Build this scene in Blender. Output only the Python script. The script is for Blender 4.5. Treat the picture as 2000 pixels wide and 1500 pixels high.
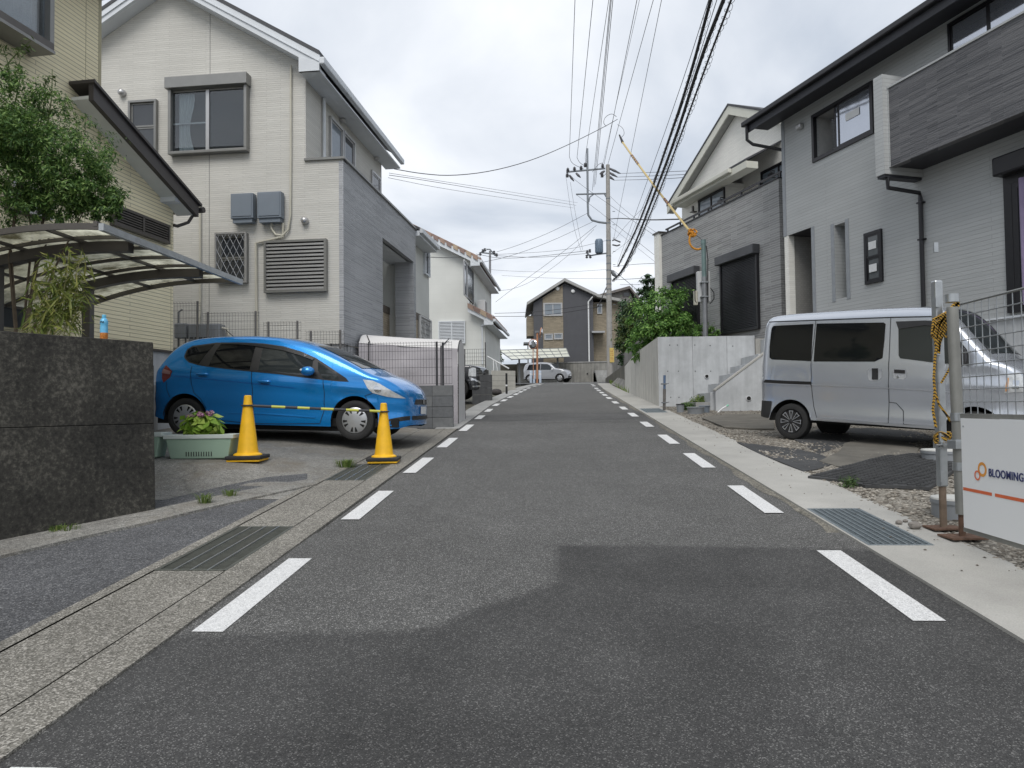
import bpy, bmesh, math, random
from math import sin, cos, pi, radians, sqrt, atan2
from mathutils import Vector, Matrix, noise
from mathutils.geometry import delaunay_2d_cdt
random.seed(7)
SC = bpy.context.scene
for o in list(bpy.data.objects): bpy.data.objects.remove(o)
COL = SC.collection

# ---------------------------------------------------------------- camera
CAM_H, FPX = 1.3, 1387.0
cam_d = bpy.data.cameras.new('camera'); cam = bpy.data.objects.new('camera', cam_d); COL.objects.link(cam)
cam_d.sensor_width = 36.0; cam_d.lens = FPX / 2000 * 36.0
cam_d.clip_start = 0.05; cam_d.clip_end = 3000
CROT = Matrix.Rotation(radians(90 + 1.78), 4, 'X') @ Matrix.Rotation(radians(-0.67), 4, 'Z')
cam.matrix_world = Matrix.Translation((0, 0, CAM_H)) @ CROT
SC.camera = cam

# ---------------------------------------------------------------- sky and sun (overcast)
SUN_EL, SUN_AZ = radians(52), radians(191)      # azimuth clockwise from +Y (sun high, behind the camera)
W = bpy.data.worlds.new('World'); SC.world = W; W.use_nodes = True
nt = W.node_tree; nt.nodes.clear()
def nn(t, **k):
    n = nt.nodes.new(t)
    for a, b in k.items(): setattr(n, a, b)
    return n
out = nn('ShaderNodeOutputWorld'); bg = nn('ShaderNodeBackground'); bg.inputs['Strength'].default_value = 0.112
sky = nn('ShaderNodeTexSky', sky_type='NISHITA'); sky.sun_disc = False
sky.sun_elevation = SUN_EL; sky.sun_rotation = SUN_AZ; sky.air_density = 1.0; sky.dust_density = 2.0
tc = nn('ShaderNodeTexCoord'); sep = nn('ShaderNodeSeparateXYZ'); nt.links.new(tc.outputs['Generated'], sep.inputs[0])
mz = nn('ShaderNodeMath', operation='MAXIMUM'); mz.inputs[1].default_value = 0.0; nt.links.new(sep.outputs['Z'], mz.inputs[0])
az = nn('ShaderNodeMath', operation='ADD'); az.inputs[1].default_value = 0.22; nt.links.new(mz.outputs[0], az.inputs[0])
dx = nn('ShaderNodeMath', operation='DIVIDE'); nt.links.new(sep.outputs['X'], dx.inputs[0]); nt.links.new(az.outputs[0], dx.inputs[1])
dy = nn('ShaderNodeMath', operation='DIVIDE'); nt.links.new(sep.outputs['Y'], dy.inputs[0]); nt.links.new(az.outputs[0], dy.inputs[1])
cmb = nn('ShaderNodeCombineXYZ'); nt.links.new(dx.outputs[0], cmb.inputs[0]); nt.links.new(dy.outputs[0], cmb.inputs[1])
n1 = nn('ShaderNodeTexNoise'); n1.inputs['Scale'].default_value = 1.15; n1.inputs['Detail'].default_value = 7; n1.inputs['Roughness'].default_value = 0.5
n1.inputs['Distortion'].default_value = 0.4
nt.links.new(cmb.outputs[0], n1.inputs['Vector'])
rmp = nn('ShaderNodeValToRGB'); e = rmp.color_ramp.elements
e[0].position = 0.38; e[0].color = (3.75, 4.15, 4.75, 1); e[1].position = 0.62; e[1].color = (7.0, 7.15, 7.4, 1)
nt.links.new(n1.outputs['Fac'], rmp.inputs[0])
mix = nn('ShaderNodeMix', data_type='RGBA'); mix.inputs['Factor'].default_value = 0.93
nt.links.new(sky.outputs[0], mix.inputs['A']); nt.links.new(rmp.outputs[0], mix.inputs['B'])
nt.links.new(mix.outputs['Result'], bg.inputs['Color']); nt.links.new(bg.outputs[0], out.inputs['Surface'])

sl = bpy.data.lights.new('sun', 'SUN'); sl.energy = 1.5; sl.angle = radians(32); sl.color = (1.0, 0.965, 0.92)
sun = bpy.data.objects.new('sun', sl); COL.objects.link(sun)
sd = Vector((sin(SUN_AZ) * cos(SUN_EL), cos(SUN_AZ) * cos(SUN_EL), sin(SUN_EL)))
sun.rotation_euler = sd.to_track_quat('Z', 'Y').to_euler(); sun.location = (0, -20, 40)
VS = SC.view_settings
VS.view_transform = 'Standard'; VS.look = 'None'; VS.gamma = 1; VS.use_curve_mapping = False; VS.exposure = 0.5
SC.cycles.max_bounces = 6; SC.cycles.diffuse_bounces = 3; SC.cycles.glossy_bounces = 3; SC.cycles.transparent_max_bounces = 8

# ---------------------------------------------------------------- pixels, road frame
CP = Vector((0, 0, CAM_H)); CR3 = CROT.to_3x3()
def ray(px, py): return CR3 @ Vector(((px - 1000) / FPX, -(py - 750) / FPX, -1))
def atd(px, py, d):
    r = ray(px, py); return CP + r * (d / r.y)
RD = Vector((0.0588, 0.99827)); SL = 0.06568          # road direction and rise
RN = Vector((RD.y, -RD.x))                             # to the right of the road
def prof(a):
    if a < -40: return SL * -40 + 0.01 * (a + 40) if a > -80 else SL * -40 - 0.4
    if a < 30: return SL * a
    a = min(a, 66); return SL * a - 0.0009 * (a - 30) ** 2
def RC(a, c, h=0.0):
    p = RD * a + RN * c; return Vector((p.x, p.y, prof(a) + h))
def rc(p): return RD.x * p[0] + RD.y * p[1], RN.x * p[0] + RN.y * p[1]
def gz(x, y): return prof(RD.x * x + RD.y * y)
def gnd(px, py, h=0.0):
    r = ray(px, py); best = (9e9, 5.0); t = 0.8; hit = None
    while t < 60:
        p = CP + r * t; g = (p.z - gz(p.x, p.y) - h) / t
        if g <= 0: hit = t; break
        if g < best[0]: best = (g, t)
        t += 0.1
    if hit:
        lo, hi = hit - .1, hit
        for _ in range(30):
            t = (lo + hi) / 2; p = CP + r * t
            if p.z > gz(p.x, p.y) + h: lo = t
            else: hi = t
    else: t = best[1]
    p = CP + r * t; p.z = gz(p.x, p.y) + h
    return p
def interp(x, pts):
    if x <= pts[0][0]: return pts[0][1]
    for (a, b), (c, d) in zip(pts, pts[1:]):
        if x <= c: return b + (d - b) * (x - a) / (c - a) if c > a else d
    return pts[-1][1]
def smooth(x, pts):
    if x <= pts[0][0]: return pts[0][1]
    if x >= pts[-1][0]: return pts[-1][1]
    n = len(pts)
    for i in range(n - 1):
        if x <= pts[i + 1][0]: break
    x0, y0 = pts[i]; x1, y1 = pts[i + 1]; h = x1 - x0; t = (x - x0) / h
    def slope(k):
        if k == 0: return (pts[1][1] - pts[0][1]) / (pts[1][0] - pts[0][0])
        if k == n - 1: return (pts[-1][1] - pts[-2][1]) / (pts[-1][0] - pts[-2][0])
        a = (pts[k][1] - pts[k - 1][1]) / (pts[k][0] - pts[k - 1][0]); b = (pts[k + 1][1] - pts[k][1]) / (pts[k + 1][0] - pts[k][0])
        return 0 if a * b <= 0 else 2 * a * b / (a + b)
    m0, m1 = slope(i) * h, slope(i + 1) * h
    return (2*t**3 - 3*t*t + 1) * y0 + (t**3 - 2*t*t + t) * m0 + (-2*t**3 + 3*t*t) * y1 + (t**3 - t*t) * m1

# ---------------------------------------------------------------- materials
MATS = {}
def mat(name, col, rough=0.6, metal=0.0, ns=6.0, na=0.12, bs=0.0, bump=0.0, spec=0.5, coat=0.0, fine=0.0, fs=200.0, stain=0.0, alpha=1.0, streak=0.0):
    """principled material whose colour varies by procedural noise; object coordinates in metres"""
    if name in MATS: return MATS[name]
    m = bpy.data.materials.new(name); m.use_nodes = True; MATS[name] = m
    N, L = m.node_tree.nodes, m.node_tree.links
    b = N['Principled BSDF']
    b.inputs['Roughness'].default_value = rough; b.inputs['Metallic'].default_value = metal
    b.inputs['Specular IOR Level'].default_value = spec
    if coat: b.inputs['Coat Weight'].default_value = coat; b.inputs['Coat Roughness'].default_value = 0.04
    tc = N.new('ShaderNodeTexCoord')
    def noise_n(sc, det=4, ro=0.6, vec=None):
        n = N.new('ShaderNodeTexNoise'); n.inputs['Scale'].default_value = sc; n.inputs['Detail'].default_value = det; n.inputs['Roughness'].default_value = ro
        L.new(vec or tc.outputs['Object'], n.inputs['Vector']); return n
    cur = None
    def mul(cur, fac_out, amt, centre=0.5):
        mr = N.new('ShaderNodeMapRange'); mr.inputs[1].default_value = 0.25; mr.inputs[2].default_value = 0.75
        mr.inputs[3].default_value = 1 - amt; mr.inputs[4].default_value = 1 + amt; L.new(fac_out, mr.inputs[0])
        mx = N.new('ShaderNodeMix'); mx.data_type = 'RGBA'; mx.blend_type = 'MULTIPLY'; mx.inputs['Factor'].default_value = 1
        if cur is None: mx.inputs['A'].default_value = (*col, 1)
        else: L.new(cur, mx.inputs['A'])
        cc = N.new('ShaderNodeCombineColor')
        for i in range(3): L.new(mr.outputs[0], cc.inputs[i])
        L.new(cc.outputs[0], mx.inputs['B']); return mx.outputs['Result']
    if na: cur = mul(cur, noise_n(ns).outputs['Fac'], na)
    if stain: cur = mul(cur, noise_n(0.9, 6, 0.65).outputs['Fac'], stain)
    if streak:
        mp = N.new('ShaderNodeMapping'); mp.inputs['Scale'].default_value = (5, 5, 0.35); L.new(tc.outputs['Object'], mp.inputs[0])
        cur = mul(cur, noise_n(1.6, 5, 0.6, mp.outputs[0]).outputs['Fac'], streak)
    if fine: cur = mul(cur, noise_n(fs, 2, 0.7).outputs['Fac'], fine)
    if cur is None: b.inputs['Base Color'].default_value = (*col, 1)
    else: L.new(cur, b.inputs['Base Color'])
    if bump:
        bn = N.new('ShaderNodeBump'); bn.inputs['Strength'].default_value = bump; bn.inputs['Distance'].default_value = 0.01
        L.new(noise_n(bs, 5).outputs['Fac'], bn.inputs['Height']); L.new(bn.outputs[0], b.inputs['Normal'])
    if alpha < 1: b.inputs['Alpha'].default_value = alpha
    return m

def siding(name, col, row=0.06, brick=0.4, dark=0.55, var=0.12, rough=0.75, mortar=0.006, bump=0.5, tint=None, smooth_m=0.3):
    """clapboard / thin stone-strip cladding: rows run along x+y, height z (object coordinates)"""
    if name in MATS: return MATS[name]
    m = bpy.data.materials.new(name); m.use_nodes = True; MATS[name] = m
    N, L = m.node_tree.nodes, m.node_tree.links; b = N['Principled BSDF']; b.inputs['Roughness'].default_value = rough
    b.inputs['Specular IOR Level'].default_value = 0.3
    tc = N.new('ShaderNodeTexCoord'); sp = N.new('ShaderNodeSeparateXYZ'); L.new(tc.outputs['Object'], sp.inputs[0])
    ad = N.new('ShaderNodeMath'); ad.operation = 'ADD'; L.new(sp.outputs[0], ad.inputs[0]); L.new(sp.outputs[1], ad.inputs[1])
    cb = N.new('ShaderNodeCombineXYZ'); L.new(ad.outputs[0], cb.inputs[0]); L.new(sp.outputs[2], cb.inputs[1])
    br = N.new('ShaderNodeTexBrick'); L.new(cb.outputs[0], br.inputs['Vector'])
    br.inputs['Scale'].default_value = 1.0; br.inputs['Brick Width'].default_value = brick; br.inputs['Row Height'].default_value = row
    br.inputs['Mortar Size'].default_value = mortar; br.inputs['Mortar Smooth'].default_value = smooth_m; br.offset = 0.37
    c2 = tint or tuple(min(1, c * (1 + var)) for c in col)
    br.inputs['Color1'].default_value = (*[c * (1 - var) for c in col], 1); br.inputs['Color2'].default_value = (*c2, 1)
    br.inputs['Mortar'].default_value = (*[c * dark for c in col], 1)  # above one, the factor turns joints into painted edge highlights
    n = N.new('ShaderNodeTexNoise'); n.inputs['Scale'].default_value = 0.7; n.inputs['Detail'].default_value = 5; L.new(tc.outputs['Object'], n.inputs['Vector'])
    mr = N.new('ShaderNodeMapRange'); mr.inputs[1].default_value = .3; mr.inputs[2].default_value = .7; mr.inputs[3].default_value = .93; mr.inputs[4].default_value = 1.05; L.new(n.outputs['Fac'], mr.inputs[0])
    vm = N.new('ShaderNodeVectorMath'); vm.operation = 'SCALE'; L.new(br.outputs['Color'], vm.inputs[0]); L.new(mr.outputs[0], vm.inputs['Scale'])
    L.new(vm.outputs[0], b.inputs['Base Color'])
    n2 = N.new('ShaderNodeTexNoise'); n2.inputs['Scale'].default_value = 1; n2.inputs['Detail'].default_value = 3
    mp = N.new('ShaderNodeMapping'); mp.inputs['Scale'].default_value = (5, 40, 1); L.new(cb.outputs[0], mp.inputs[0]); L.new(mp.outputs[0], n2.inputs['Vector'])
    iv = N.new('ShaderNodeMath'); iv.operation = 'MULTIPLY_ADD'; L.new(br.outputs['Fac'], iv.inputs[0]); iv.inputs[1].default_value = -1; L.new(n2.outputs['Fac'], iv.inputs[2])
    bn = N.new('ShaderNodeBump'); bn.inputs['Strength'].default_value = bump; bn.inputs['Distance'].default_value = 0.012
    L.new(iv.outputs[0], bn.inputs['Height']); L.new(bn.outputs[0], b.inputs['Normal'])
    return m

def leafmat(name, c1, c2, c3, trans=0.25, rough=0.5):
    if name in MATS: return MATS[name]
    m = bpy.data.materials.new(name); m.use_nodes = True; MATS[name] = m
    N, L = m.node_tree.nodes, m.node_tree.links; b = N['Principled BSDF']; b.inputs['Roughness'].default_value = rough
    b.inputs['Specular IOR Level'].default_value = 0.35
    g = N.new('ShaderNodeNewGeometry'); r = N.new('ShaderNodeValToRGB'); L.new(g.outputs['Random Per Island'], r.inputs[0])
    r.color_ramp.elements[0].color = (*c1, 1); r.color_ramp.elements[1].color = (*c3, 1); r.color_ramp.elements.new(0.55).color = (*c2, 1)
    L.new(r.outputs[0], b.inputs['Base Color'])
    t = N.new('ShaderNodeBsdfTranslucent'); L.new(r.outputs[0], t.inputs[0]); mx = N.new('ShaderNodeMixShader'); mx.inputs[0].default_value = trans
    L.new(b.outputs[0], mx.inputs[1]); L.new(t.outputs[0], mx.inputs[2]); L.new(mx.outputs[0], N['Material Output'].inputs[0])
    return m

def speckle(name, base, light, dark, sc=160, rough=0.85, big=0.15, bump=0.5, thr=0.62, cracks=0.0, warm=None):
    """aggregate surface: asphalt, washed concrete, gravel bed"""
    if name in MATS: return MATS[name]
    m = bpy.data.materials.new(name); m.use_nodes = True; MATS[name] = m
    N, L = m.node_tree.nodes, m.node_tree.links; b = N['Principled BSDF']; b.inputs['Roughness'].default_value = rough; b.inputs['Specular IOR Level'].default_value = 0.35
    tc = N.new('ShaderNodeTexCoord')
    v = N.new('ShaderNodeTexVoronoi'); v.inputs['Scale'].default_value = sc; v.inputs['Randomness'].default_value = 1; L.new(tc.outputs['Object'], v.inputs['Vector'])
    r = N.new('ShaderNodeValToRGB'); L.new(v.outputs['Color'], r.inputs[0]) 
    sp = N.new('ShaderNodeSeparateColor'); L.new(v.outputs['Color'], sp.inputs[0]); L.new(sp.outputs[0], r.inputs[0])
    r.color_ramp.elements[0].color = (*dark, 1); r.color_ramp.elements[1].color = (*light, 1); r.color_ramp.elements[1].position = 1.0
    e2 = r.color_ramp.elements.new(thr); e2.color = (*base, 1); e3 = r.color_ramp.elements.new(0.2); e3.color = (*[ (a+b_)/2 for a, b_ in zip(base, dark)], 1)
    cur = r.outputs[0]
    for scale, amt, det in ((0.45, big, 6), (3.5, big * 0.6, 5), (28, big * 0.8, 3)):
        n = N.new('ShaderNodeTexNoise'); n.inputs['Scale'].default_value = scale; n.inputs['Detail'].default_value = det; n.inputs['Roughness'].default_value = .6; L.new(tc.outputs['Object'], n.inputs['Vector'])
        mr = N.new('ShaderNodeMapRange'); mr.inputs[1].default_value = .3; mr.inputs[2].default_value = .7; mr.inputs[3].default_value = 1 - amt; mr.inputs[4].default_value = 1 + amt; L.new(n.outputs['Fac'], mr.inputs[0])
        vm = N.new('ShaderNodeVectorMath'); vm.operation = 'SCALE'; L.new(cur, vm.inputs[0]); L.new(mr.outputs[0], vm.inputs['Scale']); cur = vm.outputs[0]
    if warm:
        n = N.new('ShaderNodeTexNoise'); n.inputs['Scale'].default_value = 1.1; n.inputs['Detail'].default_value = 7; n.inputs['Roughness'].default_value = .7; L.new(tc.outputs['Object'], n.inputs['Vector'])
        mr = N.new('ShaderNodeMapRange'); mr.inputs[1].default_value = .5; mr.inputs[2].default_value = .72; L.new(n.outputs['Fac'], mr.inputs[0])
        mx = N.new('ShaderNodeMix'); mx.data_type = 'RGBA'; L.new(mr.outputs[0], mx.inputs['Factor']); L.new(cur, mx.inputs['A']); mx.inputs['B'].default_value = (*warm, 1); cur = mx.outputs['Result']
    if cracks:
        n = N.new('ShaderNodeTexNoise'); n.inputs['Scale'].default_value = 1.6; n.inputs['Detail'].default_value = 5; L.new(tc.outputs['Object'], n.inputs['Vector'])
        mv = N.new('ShaderNodeMix'); mv.data_type = 'VECTOR'; mv.inputs['Factor'].default_value = .35; L.new(tc.outputs['Object'], mv.inputs['A']); L.new(n.outputs['Color'], mv.inputs['B'])
        vc = N.new('ShaderNodeTexVoronoi'); vc.feature = 'DISTANCE_TO_EDGE'; vc.inputs['Scale'].default_value = cracks; L.new(mv.outputs['Result'], vc.inputs['Vector'])
        mr = N.new('ShaderNodeMapRange'); mr.inputs[1].default_value = 0.0; mr.inputs[2].default_value = .006; mr.inputs[3].default_value = .72; mr.inputs[4].default_value = 1; L.new(vc.outputs['Distance'], mr.inputs[0])
        vm = N.new('ShaderNodeVectorMath'); vm.operation = 'SCALE'; L.new(cur, vm.inputs[0]); L.new(mr.outputs[0], vm.inputs['Scale']); cur = vm.outputs[0]
    L.new(cur, b.inputs['Base Color'])
    bn = N.new('ShaderNodeBump'); bn.inputs['Strength'].default_value = bump; bn.inputs['Distance'].default_value = 0.004; L.new(v.outputs['Distance'], bn.inputs['Height']); L.new(bn.outputs[0], b.inputs['Normal'])
    return m

def glassmat(name, col=(0.02, 0.024, 0.028), rough=0.03, spec=0.6):
    return mat(name, col, rough, ns=0.8, na=0.25, spec=spec)

def ropemat(name):
    m = bpy.data.materials.new(name); m.use_nodes = True; N, L = m.node_tree.nodes, m.node_tree.links; b = N['Principled BSDF']; b.inputs['Roughness'].default_value = .8
    tc = N.new('ShaderNodeTexCoord'); w = N.new('ShaderNodeTexWave'); w.inputs['Scale'].default_value = 26; w.inputs['Distortion'].default_value = 2.5; w.bands_direction = 'DIAGONAL'; L.new(tc.outputs['Object'], w.inputs[0])
    r = N.new('ShaderNodeValToRGB'); r.color_ramp.interpolation = 'CONSTANT'; r.color_ramp.elements[0].color = (.03, .022, .015, 1); r.color_ramp.elements[1].color = (.52, .30, .035, 1); r.color_ramp.elements[1].position = .45
    L.new(w.outputs[0], r.inputs[0]); L.new(r.outputs[0], b.inputs['Base Color']); MATS[name] = m; return m

# ---------------------------------------------------------------- mesh builder
class B:
    def __init__(s): s.v = []; s.f = []; s.m = []
    def add(s, vs, fs, mi=0):
        k = len(s.v); s.v += [tuple(v) for v in vs]; s.f += [tuple(k + i for i in f) for f in fs]; s.m += [mi] * len(fs)
        return s
    def box(s, a, b, mi=0, M=None):
        x0, y0, z0 = a; x1, y1, z1 = b
        x0, x1 = min(x0, x1), max(x0, x1); y0, y1 = min(y0, y1), max(y0, y1); z0, z1 = min(z0, z1), max(z0, z1)
        vs = [Vector(p) for p in ((x0,y0,z0),(x1,y0,z0),(x1,y1,z0),(x0,y1,z0),(x0,y0,z1),(x1,y0,z1),(x1,y1,z1),(x0,y1,z1))]
        if M: vs = [M @ v for v in vs]
        return s.add(vs, [(3,2,1,0),(4,5,6,7),(0,1,5,4),(1,2,6,5),(2,3,7,6),(3,0,4,7)], mi)
    def obox(s, o, U, V, Wd, mi=0):
        o, U, V, Wd = Vector(o), Vector(U), Vector(V), Vector(Wd)
        vs = [o, o+U, o+U+V, o+V, o+Wd, o+U+Wd, o+U+V+Wd, o+V+Wd]
        fs = [(3,2,1,0),(4,5,6,7),(0,1,5,4),(1,2,6,5),(2,3,7,6),(3,0,4,7)]
        if U.cross(V).dot(Wd) < 0: fs = [f[::-1] for f in fs]
        return s.add(vs, fs, mi)
    def prism(s, pts, ext, mi=0):
        n = len(pts); pts = [Vector(p) for p in pts]; ext = Vector(ext)
        nrm = Vector((0, 0, 0))
        for i in range(n): nrm += pts[i].cross(pts[(i+1) % n])
        fl = nrm.dot(ext) > 0
        vs = pts + [p + ext for p in pts]
        fs = [tuple(range(n))[::-1], tuple(range(n, 2*n))] + [(i, (i+1) % n, n + (i+1) % n, n + i) for i in range(n)]
        if not fl: fs = [f[::-1] for f in fs]
        return s.add(vs, fs, mi)
    def tube(s, pts, r, n=6, mi=0, caps=True, closed=False):
        pts = [Vector(p) for p in pts]; m = len(pts); rs = r if isinstance(r, (list, tuple)) else [r] * m
        rings = []; up = None
        for i, p in enumerate(pts):
            if closed: t = pts[(i+1) % m] - pts[i-1]
            else: t = (pts[min(i+1, m-1)] - pts[max(i-1, 0)])
            if t.length < 1e-9: t = Vector((0, 0, 1))
            t.normalize()
            if up is None:
                up = Vector((0, 0, 1)) if abs(t.z) < .9 else Vector((1, 0, 0))
            a = up - t * up.dot(t)
            if a.length < 1e-6: a = t.orthogonal()
            a.normalize(); up = a; b = t.cross(a)
            rings.append([p + (a * cos(2*pi*k/n) + b * sin(2*pi*k/n)) * rs[i] for k in range(n)])
        vs = [v for ring in rings for v in ring]; fs = []
        for i in range(m - 1 + (1 if closed else 0)):
            j = (i + 1) % m
            fs += [(i*n + k, i*n + (k+1) % n, j*n + (k+1) % n, j*n + k) for k in range(n)]
        if caps and not closed: fs += [tuple(range(n))[::-1], tuple((m-1)*n + k for k in range(n))]
        return s.add(vs, fs, mi)
    def cyl(s, p, q, r, n=12, r2=None, mi=0): return s.tube([p, q], [r, r if r2 is None else r2], n, mi)
    def lathe(s, prof_, n=20, M=None, mi=0):
        M = M or Matrix.Identity(4); vs = []
        for r, z in prof_:
            vs += [M @ Vector((r * cos(2*pi*k/n), r * sin(2*pi*k/n), z)) for k in range(n)]
        m = len(prof_); fs = []
        for i in range(m - 1): fs += [(i*n + k, i*n + (k+1) % n, (i+1)*n + (k+1) % n, (i+1)*n + k) for k in range(n)]
        if prof_[0][0] > 1e-4: fs.append(tuple(range(n))[::-1])
        if prof_[-1][0] > 1e-4: fs.append(tuple((m-1)*n + k for k in range(n)))
        return s.add(vs, fs, mi)
    def ball(s, c, r, n=8, m=5, sc=(1, 1, 1), mi=0, jit=0.0):
        c = Vector(c); pr = [(max(1e-5, r * sin(pi * i / m)), -r * cos(pi * i / m)) for i in range(m + 1)]
        M = Matrix.Translation(c) @ Matrix.Diagonal((*sc, 1)); k = len(s.v)
        s.lathe(pr, n, M, mi)
        if jit:
            for i in range(k, len(s.v)):
                v = Vector(s.v[i]); s.v[i] = tuple(c + (v - c) * (1 + random.uniform(-jit, jit)))
        return s
    def grid(s, pts, mi=0):
        h, w = len(pts), len(pts[0])
        return s.add([p for row in pts for p in row], [(i*w + j, i*w + j + 1, (i+1)*w + j + 1, (i+1)*w + j) for i in range(h-1) for j in range(w-1)], mi)
    def xf(s, M): s.v = [tuple(M @ Vector(v)) for v in s.v]; return s
    def mesh(s, name, mats=None, smooth=False, ang=None):
        me = bpy.data.meshes.new(name); me.from_pydata(s.v, [], s.f)
        for m in (mats or []): me.materials.append(m)
        if s.m and max(s.m) > 0: me.polygons.foreach_set('material_index', s.m)
        if smooth:
            me.polygons.foreach_set('use_smooth', [True] * len(me.polygons))
            if ang:
                me.update()
                bm = bmesh.new(); bm.from_mesh(me)
                for e_ in bm.edges:
                    if len(e_.link_faces) == 2 and e_.calc_face_angle(0) > ang: e_.smooth = False
                bm.to_mesh(me); bm.free()
        me.update(); return me

def fixn(me):
    bm = bmesh.new(); bm.from_mesh(me); bmesh.ops.recalc_face_normals(bm, faces=bm.faces); bm.to_mesh(me); bm.free(); return me
def obj(name, b, m, parent=None, smooth=False, ang=radians(40), bevel=0.0, fix=False):
    mats = m if isinstance(m, (list, tuple)) else [m]
    me = b.mesh(name, mats, smooth, ang) if isinstance(b, B) else b
    if fix: fixn(me)
    o = bpy.data.objects.new(name, me); COL.objects.link(o)
    if parent: o.parent = parent
    if bevel:
        md = o.modifiers.new('bevel', 'BEVEL'); md.width = bevel; md.segments = 2; md.limit_method = 'ANGLE'
    return o
def tag(o, label=None, cat=None, group=None, kind=None):
    if label: o['label'] = label
    if cat: o['category'] = cat
    if group: o['group'] = group
    if kind: o['kind'] = kind
    return o
def thing(name, label, cat, loc=(0, 0, 0), group=None, rotz=0.0, M=None):
    o = bpy.data.objects.new(name, None); COL.objects.link(o); o.empty_display_size = 0.2
    if M is not None: o.matrix_world = M
    else: o.location = loc; o.rotation_euler = (0, 0, rotz)
    return tag(o, label, cat, group)
def struct(name, b, m, parent=None, smooth=False, **k):
    o = obj(name, b, m, parent, smooth, **k)
    if not parent: o['kind'] = 'structure'
    return o
def copy_tree(o, parent=None):
    c = o.copy(); COL.objects.link(c); c.parent = parent
    for ch in o.children: copy_tree(ch, c)
    return c

class Fr:
    """local frame: matrix M; hit() intersects a pixel's ray with a local plane"""
    def __init__(s, M): s.M = M; s.I = M.inverted()
    def hit(s, px, py, axis, off):
        o = s.I @ CP; d = s.I.to_3x3() @ ray(px, py); i = 'xyz'.index(axis)
        return o + d * ((off - o[i]) / d[i])
def frame(x, y, z, yaw):      # local x points along the given heading (clockwise from +Y), local y to its left
    return Fr(Matrix.Translation((x, y, z)) @ Matrix.Rotation(pi / 2 - radians(yaw), 4, 'Z'))
class Face:
    """vertical face of a local frame: (s, n, z) with s along, n outward"""
    def __init__(s, fr, axis, off, sgn): s.fr, s.axis, s.off, s.sgn = fr, axis, off, sgn
    def px(s, px, py, n=0.0):
        h = s.fr.hit(px, py, s.axis, s.off + n * s.sgn); return (h.x if s.axis == 'y' else h.y), h.z
    def p(s, a, n, z):
        q = s.off + n * s.sgn
        return Vector((a, q, z)) if s.axis == 'y' else Vector((q, a, z))
    def box(s, b, a0, a1, n0, n1, z0, z1, mi=0):
        return b.box(s.p(a0, n0, z0), s.p(a1, n1, z1), mi)
    def rect(s, p0, p1, n=0.0):     # two pixels, opposite corners
        a, z = s.px(*p0, n); b, y = s.px(*p1, n); return min(a, b), max(a, b), min(z, y), max(z, y)
    def pxs(s, pts, n=0.0): return [s.p(*( (q := s.px(*p, n))[0], n, q[1])) for p in pts]
# ================================================================ GROUND, ROAD
A_ASPH = speckle('asphalt_worn', (.108,.107,.103), (.36,.355,.34), (.036,.036,.035), sc=215, big=.14, bump=.6, thr=.83)
A_NEW = speckle('asphalt_new', (.082,.081,.079), (.25,.245,.235), (.030,.030,.029), sc=225, big=.2, bump=.6, thr=.85)
A_MID = speckle('asphalt_mid', (.095,.097,.10), (.2,.2,.2), (.045,.046,.048), sc=150, big=.12, bump=.4, thr=.8)
A_SIDE = speckle('asphalt_side', (.09,.092,.097), (.22,.22,.22), (.035,.036,.038), sc=140, big=.2, bump=.5, thr=.75)
C_WASH = speckle('washed_concrete', (.20,.19,.165), (.42,.40,.36), (.07,.066,.056), sc=150, big=.18, bump=.6, thr=.66)
C_DRIVE = speckle('old_concrete', (.20,.195,.18), (.34,.33,.30), (.10,.098,.09), sc=170, big=.28, bump=.35, thr=.6, cracks=.35, warm=(.15,.13,.10))
C_NEW = mat('new_concrete', (.37,.362,.335), .85, ns=2.2, na=.10, stain=.14, fine=.16, fs=130, bs=60, bump=.12)
C_FORM = mat('formed_concrete', (.45,.465,.475), .8, ns=3, na=.14, stain=.16, streak=.12, fine=.06, fs=90, bs=30, bump=.12)
C_GREY = mat('grey_concrete', (.30,.30,.29), .85, ns=2.5, na=.14, stain=.16, streak=.16, fine=.08, fs=90, bs=40, bump=.2)
P_WHITE = speckle('road_paint', (.72,.725,.72), (.78,.78,.77), (.30,.30,.30), sc=190, big=.06, bump=.4, thr=.10, rough=.75)
DIRT = speckle('dirt_gravel', (.19,.172,.143), (.34,.32,.28), (.07,.063,.052), sc=60, big=.25, bump=1.0, thr=.6)
SOIL = mat('earth', (.10,.095,.075), .95, ns=1.2, na=.3, fine=.25, fs=40, bs=12, bump=.4)
METAL = mat('galvanised_steel', (.42,.44,.45), .38, .85, ns=14, na=.14, stain=.08)
METALD = mat('dull_grey_metal', (.20,.21,.22), .5, .5, ns=9, na=.15)
RUST = mat('rusty_steel', (.13,.075,.05), .8, .2, ns=18, na=.4, bs=60, bump=.3)
BLACKP = mat('black_plastic', (.018,.018,.019), .5, ns=8, na=.2)
WHITEP = mat('white_plastic', (.70,.71,.71), .45, ns=6, na=.04)
GREYP = mat('grey_plastic', (.23,.245,.26), .45, ns=6, na=.06)

aa = [-600,-200,-80,-60,-40,-20,-10,-5] + list(range(0, 68, 3)) + [75,100,200,600,1500]
cc = [-900,-300,-80,-30,-12,-6,-3,0,3,6,12,30,80,300,900]
b = B(); b.grid([[RC(a, c, -.10) for a in aa] for c in cc][::-1]); struct('ground', b, SOIL)

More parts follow.
